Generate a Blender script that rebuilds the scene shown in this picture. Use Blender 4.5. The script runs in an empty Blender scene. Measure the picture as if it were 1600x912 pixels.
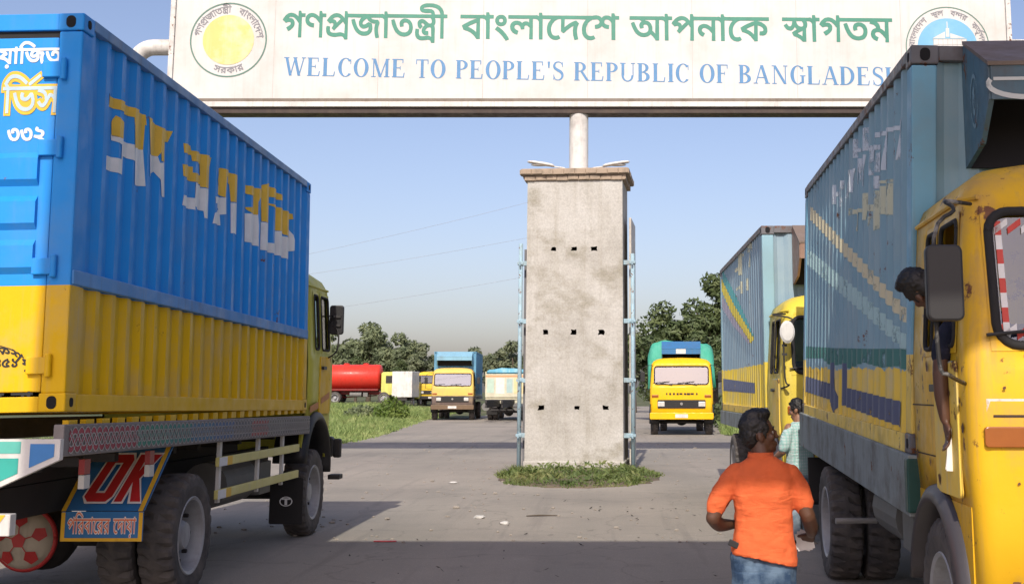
import bpy, bmesh, math, random
from math import radians as R, pi, sin, cos
from mathutils import Vector, Matrix, noise
from mathutils.geometry import delaunay_2d_cdt

random.seed(7)
scene = bpy.context.scene
COL = scene.collection

# ------------------------------------------------------------------ camera, sky, sun, exposure
cd = bpy.data.cameras.new('camera'); cam = bpy.data.objects.new('camera', cd); COL.objects.link(cam)
cam.location = (0, 0, 1.7); cam.rotation_euler = (R(98), 0, 0)
cd.sensor_width = 36; cd.lens = 41.4; cd.shift_x = -0.09375; cd.shift_y = -0.0644
cd.clip_start = 0.1; cd.clip_end = 4000
scene.camera = cam
SUN_EL, SUN_AZ = 40.0, 4.0
w = bpy.data.worlds.new('World'); scene.world = w; w.use_nodes = True
nt = w.node_tree; bg = nt.nodes['Background']
sky = nt.nodes.new('ShaderNodeTexSky'); sky.sky_type = 'NISHITA'; sky.sun_disc = False
sky.sun_elevation = R(SUN_EL); sky.sun_rotation = R(180 + SUN_AZ)
sky.air_density = 1.0; sky.dust_density = 2.6; sky.ozone_density = 3.0; sky.altitude = 0
tint = nt.nodes.new('ShaderNodeMix'); tint.data_type = 'RGBA'; tint.blend_type = 'MULTIPLY'; tint.inputs[0].default_value = 1; tint.inputs[7].default_value = (.92, .78, .775, 1)
nt.links.new(sky.outputs[0], tint.inputs[6]); nt.links.new(tint.outputs[2], bg.inputs[0]); bg.inputs[1].default_value = 0.15
sd = bpy.data.lights.new('sun', 'SUN'); sd.energy = 3.0; sd.angle = R(0.5); sd.color = (1, 0.93, 0.82)
sun = bpy.data.objects.new('sun', sd); COL.objects.link(sun)
sun.rotation_euler = Vector((sin(R(SUN_AZ)) * cos(R(SUN_EL)), cos(R(SUN_AZ)) * cos(R(SUN_EL)), -sin(R(SUN_EL)))).to_track_quat('-Z', 'Y').to_euler()
vs = scene.view_settings; vs.view_transform = 'Standard'; vs.look = 'None'; vs.gamma = 1; vs.exposure = 0.55; vs.use_curve_mapping = False

# ------------------------------------------------------------------ helpers: objects
def obj(name, bm, mat=None, parent=None, smooth=False, bevel=0, loc=None):
    me = bpy.data.meshes.new(name)
    if isinstance(bm, bmesh.types.BMesh):
        bmesh.ops.recalc_face_normals(bm, faces=bm.faces)
        bm.to_mesh(me); bm.free()
    else:
        me.from_pydata(bm[0], [], bm[1])
    o = bpy.data.objects.new(name, me); COL.objects.link(o)
    if mat: me.materials.append(mat)
    if parent: o.parent = parent
    if loc: o.location = loc
    if smooth:
        for p in me.polygons: p.use_smooth = True
    if bevel:
        m = o.modifiers.new('bevel', 'BEVEL'); m.width = bevel; m.segments = 2; m.limit_method = 'ANGLE'; m.angle_limit = R(40)
    return o
def thing(name, label, cat, loc=(0, 0, 0), rz=0, group=None):
    o = bpy.data.objects.new(name, None); COL.objects.link(o)
    o.location = loc; o.rotation_euler = (0, 0, rz); o.empty_display_size = .2
    o['label'] = label; o['category'] = cat
    if group: o['group'] = group
    return o
def tag(o, label, cat, group=None, kind=None):
    if label: o['label'] = label
    if cat: o['category'] = cat
    if group: o['group'] = group
    if kind: o['kind'] = kind
    return o
def copy_tree(o, parent=None):
    c = o.copy(); COL.objects.link(c)
    if parent: c.parent = parent
    for ch in list(o.children): copy_tree(ch, c)
    return c

# ------------------------------------------------------------------ helpers: shapes
def B(): return bmesh.new()
def box(bm, x0, x1, y0, y1, z0, z1, mat=None):
    v = [bm.verts.new(p) for p in ((x0,y0,z0),(x1,y0,z0),(x1,y1,z0),(x0,y1,z0),(x0,y0,z1),(x1,y0,z1),(x1,y1,z1),(x0,y1,z1))]
    if mat is not None:
        for k in v: k.co = mat @ k.co
    for f in ((0,3,2,1),(4,5,6,7),(0,1,5,4),(1,2,6,5),(2,3,7,6),(3,0,4,7)): bm.faces.new([v[i] for i in f])
    return bm
def prism(bm, pts, fn, d0, d1):
    """polygon pts (a,b) extruded along the third axis; fn(a,b,d)->xyz"""
    lo = [bm.verts.new(fn(a, b, d0)) for a, b in pts]; hi = [bm.verts.new(fn(a, b, d1)) for a, b in pts]
    bm.faces.new(lo[::-1]); bm.faces.new(hi)
    n = len(pts)
    for i in range(n): bm.faces.new((lo[i], lo[(i+1) % n], hi[(i+1) % n], hi[i]))
    return bm
def loft(bm, rings, closed=True, cap=True):
    vs_ = [[bm.verts.new(p) for p in r] for r in rings]; n = len(rings[0])
    for a, b in zip(vs_, vs_[1:]):
        for i in range(n if closed else n-1):
            j = (i+1) % n
            bm.faces.new((a[i], a[j], b[j], b[i]))
    if cap and closed:
        bm.faces.new(vs_[0][::-1]); bm.faces.new(vs_[-1])
    return bm
def frame_of(d):
    d = d.normalized(); u = Vector((0, 0, 1)) if abs(d.z) < .9 else Vector((1, 0, 0))
    a = d.cross(u).normalized(); return a, a.cross(d).normalized()
def catmull(pts, rad, k=4):
    P = [Vector(p) for p in pts]; out = []; rr = []
    for i in range(len(P)-1):
        p0 = P[max(i-1, 0)]; p1 = P[i]; p2 = P[i+1]; p3 = P[min(i+2, len(P)-1)]
        for j in range(k):
            t = j/k
            out.append(.5*((2*p1)+(p2-p0)*t+(2*p0-5*p1+4*p2-p3)*t*t+(3*p1-p0-3*p2+p3)*t**3)); rr.append(rad[i]*(1-t)+rad[i+1]*t)
    out.append(P[-1]); rr.append(rad[-1]); return out, rr
def tube(bm, pts, rad, seg=10, smooth_k=0, flat=1.0):
    if not hasattr(rad, '__len__'): rad = [rad]*len(pts)
    P = [Vector(p) for p in pts]
    if smooth_k: P, rad = catmull(pts, rad, smooth_k)
    rings = []; a = None
    for i, p in enumerate(P):
        d = (P[min(i+1, len(P)-1)]-P[max(i-1, 0)])
        if a is None: a, b = frame_of(d)
        else:
            a = (a-d.normalized()*a.dot(d.normalized())).normalized(); b = a.cross(d.normalized())
        rings.append([p+a*cos(2*pi*k/seg)*rad[i]+b*sin(2*pi*k/seg)*rad[i]*flat for k in range(seg)])
    return loft(bm, rings)
def limb(bm, pts, rad, seg=12, k=4):
    """tube with rounded ends"""
    P, r = catmull(pts, rad, k)
    d0 = (P[0]-P[1]).normalized(); d1 = (P[-1]-P[-2]).normalized()
    pre = [(P[0]+d0*r[0]*.95, r[0]*.3), (P[0]+d0*r[0]*.7, r[0]*.7)]; post = [(P[-1]+d1*r[-1]*.7, r[-1]*.7), (P[-1]+d1*r[-1]*.95, r[-1]*.3)]
    return tube(bm, [q[0] for q in pre]+P+[q[0] for q in post], [q[1] for q in pre]+r+[q[1] for q in post], seg)
def ell(bm, c, r, rot=None, seg=16):
    m = Matrix.Translation(c) @ (rot.to_4x4() if rot else Matrix.Identity(4)) @ Matrix.Diagonal((*r, 1))
    bmesh.ops.create_uvsphere(bm, u_segments=seg, v_segments=seg//2+2, radius=1, matrix=m); return bm
def lathe(bm, prof, M=None, seg=32, closed=False):
    """prof: (r, h) around local z"""
    rings = []
    for r_, h in prof:
        ring = [Vector((r_*cos(2*pi*k/seg), r_*sin(2*pi*k/seg), h)) for k in range(seg)]
        rings.append([M @ v for v in ring] if M else ring)
    if closed: rings.append(rings[0])
    vs_ = [[bm.verts.new(p) for p in r_] for r_ in (rings[:-1] if closed else rings)]
    if closed: vs_.append(vs_[0])
    for a, b in zip(vs_, vs_[1:]):
        for i in range(seg):
            j = (i+1) % seg; bm.faces.new((a[i], a[j], b[j], b[i]))
    if not closed:
        if prof[0][0] > 1e-4: bm.faces.new(vs_[0][::-1])
        if prof[-1][0] > 1e-4: bm.faces.new(vs_[-1])
    return bm
AX_X = Matrix(((0,0,1,0),(1,0,0,0),(0,1,0,0),(0,0,0,1)))   # local z -> world x
AX_Y = Matrix(((1,0,0,0),(0,0,1,0),(0,-1,0,0),(0,0,0,1)))  # local z -> world y
def rrect(u0, u1, v0, v1, r, n=5):
    p = []
    for cx_, cy_, a0 in ((u1-r, v1-r, 0), (u0+r, v1-r, 90), (u0+r, v0+r, 180), (u1-r, v0+r, 270)):
        for k in range(n+1):
            a = R(a0+90*k/n); p.append((cx_+r*cos(a), cy_+r*sin(a)))
    return p
def circle(cx_, cy_, r, n=40, rev=False):
    p = [(cx_+r*cos(2*pi*k/n), cy_+r*sin(2*pi*k/n)) for k in range(n)]
    return p[::-1] if rev else p

# ------------------------------------------------------------------ lettering: outlines -> filled decals
def area(c): return .5*sum(a[0]*b[1]-b[0]*a[1] for a, b in zip(c, c[1:]+c[:1]))
def fill(contours):
    """nonzero-rule fill of closed contours -> points, triangles"""
    V = []; E_ = []; C_ = []
    for c in contours:
        if len(c) < 3: continue
        n = len(V); k = len(c); V += [Vector(p) for p in c]; E_ += [(n+i, n+(i+1) % k) for i in range(k)]
        C_.append((min(p[0] for p in c), max(p[0] for p in c), min(p[1] for p in c), max(p[1] for p in c), c))
    v, e, f, ov, oe, of = delaunay_2d_cdt(V, E_, [], 0, 1e-6)
    def wind(x, y):
        t = 0
        for x0, x1, y0, y1, c in C_:
            if x0 <= x <= x1 and y0 <= y <= y1:
                px_, py_ = c[-1][0], c[-1][1]
                for q in c:
                    qx, qy = q[0], q[1]
                    if (py_ <= y) != (qy <= y):
                        s_ = (qx-px_)*(y-py_)-(x-px_)*(qy-py_)
                        if qy > py_ and s_ > 0: t += 1
                        elif qy <= py_ and s_ < 0: t -= 1
                    px_, py_ = qx, qy
        return t
    tris = [t for t in f if wind(sum(v[i][0] for i in t)/3, sum(v[i][1] for i in t)/3) != 0]
    return v, tris
def decal(name, contours, fn, mat, parent, cuts=()):
    v, t = fill(contours)
    bm = B(); vv = [bm.verts.new((p[0], p[1], 0)) for p in v]
    for a in t:
        try: bm.faces.new([vv[i] for i in a])
        except ValueError: pass
    lo = min(p[0] for p in v); hi = max(p[0] for p in v)
    for c in cuts:
        if lo < c < hi: bmesh.ops.bisect_plane(bm, geom=bm.verts[:]+bm.edges[:]+bm.faces[:], plane_co=(c, 0, 0), plane_no=(1, 0, 0), dist=1e-5)
    for k in [k for k in bm.verts if not k.link_faces]: bm.verts.remove(k)
    for k in bm.verts: k.co = Vector(fn(k.co.x, k.co.y))
    return obj(name, bm, mat, parent)
def ccw(c): return c if area(c) > 0 else c[::-1]
def unpack(g):
    wd, L = g; cs = []
    for f in L:
        x, y = f[0], f[1]; c = [(x/200, y/200)]
        for k in range(2, len(f), 2):
            x += f[k]; y += f[k+1]; c.append((x/200, y/200))
        cs.append(c)
    return wd/200, cs
def thicken(c, d):
    n = len(c); out = []
    for i in range(n):
        a, b, e = Vector(c[i-1]), Vector(c[i]), Vector(c[(i+1) % n])
        t = (b-a).normalized()+(e-b).normalized()
        t = t.normalized() if t.length > 1e-6 else Vector((1, 0))
        out.append((b.x-t.y*d, b.y+t.x*d))
    return out
def bangla(words, gap=.28, bold=.012):
    """laid-out run of packed words, em units, baseline at 0"""
    x = 0; cs = []
    for w_ in words:
        wd, c = unpack(GLYPHS[w_]); cs += [thicken([(p[0]+x, p[1]) for p in k], bold) for k in c]; x += wd+gap
    return x-gap, cs
def fit(run, u0, u1, vbase, vscale, skew=0):
    wd, cs = run; k = (u1-u0)/wd
    return [[(u0+p[0]*k, vbase+p[1]*vscale+p[0]*k*skew) for p in c] for c in cs]
def arc_text(run, cx_, cy_, r, size, a0, a1, inward=False):
    """run spread over angles a0..a1 (deg) on a circle"""
    wd, cs = run; out = []
    for c in cs:
        k = []
        for p in c:
            a = R(a0+(a1-a0)*p[0]/wd); rr = r+(-p[1] if inward else p[1])*size
            k.append((cx_+rr*cos(a), cy_+rr*sin(a)))
        out.append(k)
    return out
# serif capitals, cap height 1
def ringseg(cx_, cy_, rx, ry, tx, ty, a0, a1, n=14):
    o_ = [(cx_+rx*cos(R(a0+(a1-a0)*k/n)), cy_+ry*sin(R(a0+(a1-a0)*k/n))) for k in range(n+1)]
    i_ = [(cx_+(rx-tx)*cos(R(a0+(a1-a0)*k/n)), cy_+(ry-ty)*sin(R(a0+(a1-a0)*k/n))) for k in range(n+1)]
    return o_+i_[::-1]
def rc(x0, y0, x1, y1): return [(x0, y0), (x1, y0), (x1, y1), (x0, y1)]
def dg(x0, y0, x1, y1, w_): return [(x0-w_/2, y0), (x0+w_/2, y0), (x1+w_/2, y1), (x1-w_/2, y1)]
def sf(x, y, w_=.3): return rc(x-w_/2, y-.0 if y < .5 else y-.045, x+w_/2, y+.045 if y < .5 else y)
def bar(x0, x1, y, h=.05): return rc(x0, y-h/2, x1, y+h/2)
TK = .19
def st(x): return [rc(x-TK/2, 0, x+TK/2, 1), sf(x, 0), sf(x, 1)]
def serif_letter(ch):
    L = []
    if ch in 'EFL':
        L = st(.17)
        if ch in 'EF': L += [bar(.1, .62, .975), rc(.57, .78, .62, 1), bar(.2, .47, .52), rc(.44, .42, .475, .62)]
        if ch in 'EL': L += [bar(.1, .66, .025), [(.6, 0), (.66, 0), (.7, .26), (.65, .26)]]
        return .78 if ch != 'F' else .7, L
    if ch == 'I': return .36, st(.18)
    if ch == 'T': return .74, [rc(.295, 0, .445, 1), sf(.37, 0), bar(.04, .7, .975), rc(.04, .74, .085, 1), rc(.655, .74, .7, 1)]
    if ch == 'H': return .92, st(.17)+st(.73)+[bar(.2, .7, .5)]
    if ch == 'O': return .9, [ringseg(.45, .5, .4, .52, TK, .045, 0, 180), ringseg(.45, .5, .4, .52, TK, .045, 180, 360)]
    if ch == 'C': return .8, [ringseg(.45, .5, .4, .52, TK, .045, 42, 318, 22), rc(.7, .68, .74, .95)]
    if ch == 'G': return .9, [ringseg(.45, .5, .4, .52, TK, .045, 42, 310, 22), rc(.7, .68, .74, .95), rc(.64, .06, .77, .44), sf(.71, .44, .3)]
    if ch == 'D': return .88, st(.17)+[ringseg(.3, .5, .5, .5, TK, .05, -90, 90), bar(.15, .32, .975), bar(.15, .32, .025)]
    if ch == 'P': return .72, st(.17)+[ringseg(.3, .74, .35, .26, TK*.9, .05, -90, 90), bar(.15, .32, .975), bar(.15, .32, .505)]
    if ch == 'R': return .86, st(.17)+[ringseg(.3, .74, .35, .26, TK*.9, .05, -90, 90), bar(.15, .32, .975), bar(.15, .34, .505), dg(.74, 0, .42, .5, .15), sf(.76, 0, .2)]
    if ch == 'B': return .78, st(.17)+[ringseg(.3, .755, .32, .245, TK*.9, .05, -90, 90), ringseg(.3, .265, .38, .265, TK, .05, -90, 90), bar(.15, .32, .975), bar(.15, .32, .51), bar(.15, .32, .025)]
    if ch == 'U': return .9, [rc(.1, .3, .25, 1), sf(.175, 1), rc(.69, .3, .745, 1), sf(.715, 1, .22), ringseg(.4225, .33, .3225, .35, .12, .06, 180, 360)]
    if ch == 'A': return .9, [dg(.12, 0, .42, 1, .06), dg(.74, 0, .44, 1, .16), bar(.24, .62, .33), sf(.12, 0, .24), sf(.74, 0, .28)]
    if ch == 'W': return 1.2, [dg(.36, 0, .14, 1, .15), dg(.36, 0, .6, 1, .06), dg(.82, 0, .58, 1, .15), dg(.82, 0, 1.06, 1, .06), sf(.14, 1, .28), sf(1.06, 1, .24), sf(.6, 1, .22)]
    if ch == 'M': return 1.12, [rc(.16, 0, .215, 1), sf(.185, 0, .24), dg(.55, 0, .22, 1, .15), dg(.55, 0, .88, 1, .06), rc(.82, 0, .97, 1), sf(.895, 0), sf(.16, 1, .18), sf(.94, 1, .18)]
    if ch == 'N': return .96, [rc(.16, 0, .215, 1), sf(.185, 0, .24), dg(.76, 0, .2, 1, .15), rc(.75, 0, .8, 1), sf(.775, 1, .24), sf(.15, 1, .2)]
    if ch == 'S':
        c = [(.56, .8), (.5, .93), (.36, .99), (.2, .95), (.12, .8), (.16, .65), (.32, .54), (.48, .44), (.56, .28), (.5, .09), (.34, .01), (.18, .05), (.1, .22)]
        wd = [.05, .05, .05, .08, .12, .14, .15, .15, .13, .09, .05, .05, .05]
        P, r_ = catmull([(x, y, 0) for x, y in c], wd, 3); a_ = []; b_ = []
        for i, p in enumerate(P):
            d = (P[min(i+1, len(P)-1)]-P[max(i-1, 0)]).normalized(); nrm = Vector((-d.y, d.x, 0))*r_[i]/2
            a_.append((p+nrm).to_2d()[:]); b_.append((p-nrm).to_2d()[:])
        return .68, [a_+b_[::-1], rc(.54, .72, .58, .98), rc(.08, .02, .12, .3)]
    if ch == "'": return .26, [[(.09, .64), (.15, .64), (.19, 1), (.05, 1)]]
    return .42, []
def serif_words(s, u0, u1):
    """list of runs, one per word, already scaled to u0..u1"""
    wd, _ = serif_run(s); k = (u1-u0)/wd; x = 0; out = []
    for w_ in s.split(' '):
        ww, cs = serif_run(w_); out.append([[(u0+(p[0]+x)*k, p[1]) for p in c] for c in cs]); x += ww+.45
    return out
def serif_run(s):
    x = 0; cs = []
    for ch in s:
        wd, L = serif_letter(ch)
        cs += [ccw([(p[0]+x, p[1]) for p in c]) for c in L]; x += wd+.03
    return x, cs

# ------------------------------------------------------------------ materials
def nodes(name):
    m = bpy.data.materials.new(name); m.use_nodes = True; n = m.node_tree
    return m, n, n.nodes['Principled BSDF']
def N(n, typ, **kw):
    k = n.nodes.new(typ)
    for a, b in kw.items():
        if a.startswith('i_'): k.inputs[int(a[2:]) if a[2:].isdigit() else a[2:].replace('_', ' ')].default_value = b
        else: setattr(k, a, b)
    return k
def c4(c): return (*c, 1)
def ramp(n, fac, stops):
    r_ = n.nodes.new('ShaderNodeValToRGB'); el = r_.color_ramp.elements
    while len(el) < len(stops): el.new(.5)
    for e, (p, c) in zip(el, stops): e.position = p; e.color = c if hasattr(c, '__len__') else (c, c, c, 1)
    n.links.new(fac, r_.inputs[0]); return r_.outputs[0]
def mix(n, fac, a, b, mode='MIX'):
    m = n.nodes.new('ShaderNodeMix'); m.data_type = 'RGBA'; m.blend_type = mode
    for s, v in ((0, fac), (6, a), (7, b)):
        if hasattr(v, 'is_linked'): n.links.new(v, m.inputs[s])
        else: m.inputs[s].default_value = v if s == 0 else c4(v)
    return m.outputs[2]
def noise_tex(n, vec, scale, detail=5, rough=.6):
    t = N(n, 'ShaderNodeTexNoise'); t.inputs['Scale'].default_value = scale; t.inputs['Detail'].default_value = detail; t.inputs['Roughness'].default_value = rough
    n.links.new(vec, t.inputs[0]); return t.outputs[0]
def mapped(n, vec, sc):
    m = N(n, 'ShaderNodeMapping'); m.inputs['Scale'].default_value = sc; n.links.new(vec, m.inputs[0]); return m.outputs[0]
def bump(n, h, bs, strength=.3, dist=.01):
    b = N(n, 'ShaderNodeBump'); b.inputs['Strength'].default_value = strength; b.inputs['Distance'].default_value = dist
    n.links.new(h, b.inputs['Height']); n.links.new(b.outputs[0], bs.inputs['Normal'])
MATS = {}
def paint(name, col, dirt=(.12, .09, .06), amt=.35, rough=.45, scale=2.0, rust=0.0, streak=.35, metal=0.0, bmp=.15, split=None):
    """painted surface with dirt patches, vertical streaks and optional rust; split=(z, colour below z, jag)"""
    if name in MATS: return MATS[name]
    m, n, bs = nodes(name)
    tc = N(n, 'ShaderNodeTexCoord').outputs['Object']
    base = c4(col)
    if split:
        z = N(n, 'ShaderNodeSeparateXYZ'); n.links.new(tc, z.inputs[0])
        zz = z.outputs[2]
        if split[2]:
            a = N(n, 'ShaderNodeMath', operation='MULTIPLY_ADD'); a.inputs[1].default_value = split[2]
            n.links.new(noise_tex(n, mapped(n, tc, (1, 3, .2)), 4), a.inputs[0]); n.links.new(zz, a.inputs[2]); zz = a.outputs[0]
        g = N(n, 'ShaderNodeMath', operation='GREATER_THAN'); g.inputs[1].default_value = split[0]; n.links.new(zz, g.inputs[0])
        base = mix(n, g.outputs[0], split[1], col)
    else:
        rgb = N(n, 'ShaderNodeRGB'); rgb.outputs[0].default_value = base; base = rgb.outputs[0]
    var = noise_tex(n, tc, scale*.7, 3)
    base = mix(n, .22, base, ramp(n, var, [(.3, (.55, .55, .55, 1)), (.7, (1, 1, 1, 1))]), 'MULTIPLY')
    f1 = ramp(n, noise_tex(n, tc, scale, 8, .65), [(.48, 0), (.75, amt)])
    base = mix(n, f1, base, dirt)
    if streak:
        f2 = ramp(n, noise_tex(n, mapped(n, tc, (9, 9, .5)), 1.5, 6), [(.52, 0), (.8, streak)])
        base = mix(n, f2, base, dirt)
    rf = None
    if rust:
        rf = ramp(n, noise_tex(n, tc, scale*2.3, 10, .7), [(.66-rust*.25, 0), (.70-rust*.25, 1)])
        base = mix(n, rf, base, mix(n, noise_tex(n, tc, 30, 3), (.07, .025, .012), (.22, .09, .04)))
    n.links.new(base, bs.inputs['Base Color']); bs.inputs['Metallic'].default_value = metal; bs.inputs['Specular IOR Level'].default_value = .2
    rr = ramp(n, noise_tex(n, tc, scale*3, 4), [(.3, max(rough-.12, .05)), (.7, min(rough+.2, 1))])
    n.links.new(rr, bs.inputs['Roughness'])
    if bmp: bump(n, noise_tex(n, tc, 14, 4), bs, bmp, .004)
    MATS[name] = m; return m
def plain(name, col, rough=.5, metal=0, spec=.5):
    if name in MATS: return MATS[name]
    m, n, bs = nodes(name)
    tc = N(n, 'ShaderNodeTexCoord').outputs['Object']
    n.links.new(mix(n, .35, col, ramp(n, noise_tex(n, tc, 6, 6), [(.3, (.5, .48, .45, 1)), (.7, (1, 1, 1, 1))]), 'MULTIPLY'), bs.inputs['Base Color'])
    bs.inputs['Roughness'].default_value = rough; bs.inputs['Metallic'].default_value = metal; bs.inputs['Specular IOR Level'].default_value = spec
    MATS[name] = m; return m
def glass_mat(name, tint, refl=.22, trans=.8):
    m = bpy.data.materials.new(name); m.use_nodes = True; n = m.node_tree; n.nodes.clear()
    out = N(n, 'ShaderNodeOutputMaterial'); mx = N(n, 'ShaderNodeMixShader'); tr = N(n, 'ShaderNodeBsdfTransparent'); gl = N(n, 'ShaderNodeBsdfGlossy')
    tr.inputs[0].default_value = c4(tint); gl.inputs['Roughness'].default_value = .04; gl.inputs[0].default_value = (.9, .95, 1, 1)
    lw = N(n, 'ShaderNodeLayerWeight'); lw.inputs[0].default_value = refl
    mr = N(n, 'ShaderNodeMapRange'); mr.inputs[3].default_value = refl*.6; mr.inputs[4].default_value = 1.0; n.links.new(lw.outputs['Fresnel'], mr.inputs[0])
    n.links.new(mr.outputs[0], mx.inputs[0]); n.links.new(tr.outputs[0], mx.inputs[1]); n.links.new(gl.outputs[0], mx.inputs[2]); n.links.new(mx.outputs[0], out.inputs[0])
    return m
def worn(name, col, cover=.5, rough=.6, scale=7):
    """paint worn through: holes show what lies beneath"""
    if name in MATS: return MATS[name]
    m, n, bs = nodes(name); tc = N(n, 'ShaderNodeTexCoord').outputs['Object']
    bs.inputs['Base Color'].default_value = c4(col); bs.inputs['Roughness'].default_value = rough
    a = ramp(n, noise_tex(n, mapped(n, tc, (1, 1, .6)), scale, 8, .7), [(cover-.06, 0), (cover+.06, .92)])
    n.links.new(a, bs.inputs['Alpha']); MATS[name] = m; return m
black = plain('black_paint', (.012, .012, .013), .5)
rubber = plain('rubber', (.018, .017, .017), .85)
dark_metal = plain('dark_metal', (.03, .028, .027), .7)
rimgrey = paint('rim_grey', (.36, .37, .38), amt=.5, rough=.4)
white_p = paint('white_paint', (.66, .65, .62), amt=.3)
chrome = plain('bright_metal', (.5, .5, .5), .3, .8)
glass = glass_mat('window_glass', (.75, .85, .85))
windscreen_glass = glass_mat('windscreen_glass', (.66, .78, .84), .2)
orange_lens = plain('amber_lens', (.30, .09, .014), .3)
red_lens = plain('red_lens', (.30, .04, .04), .4)
lamp_lens = plain('lamp_lens', (.55, .55, .52), .2)
interior = plain('interior', (.03, .03, .035), .8)
def tyre_mat():
    m, n, bs = nodes('tyre_rubber'); tc = N(n, 'ShaderNodeTexCoord').outputs['Object']
    n.links.new(ramp(n, noise_tex(n, tc, 5, 8), [(.35, (.045, .042, .042, 1)), (.7, (.12, .105, .092, 1))]), bs.inputs['Base Color'])
    bs.inputs['Roughness'].default_value = .9; bump(n, noise_tex(n, tc, 60, 4), bs, .3, .003); return m
tyre_m = tyre_mat()

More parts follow.
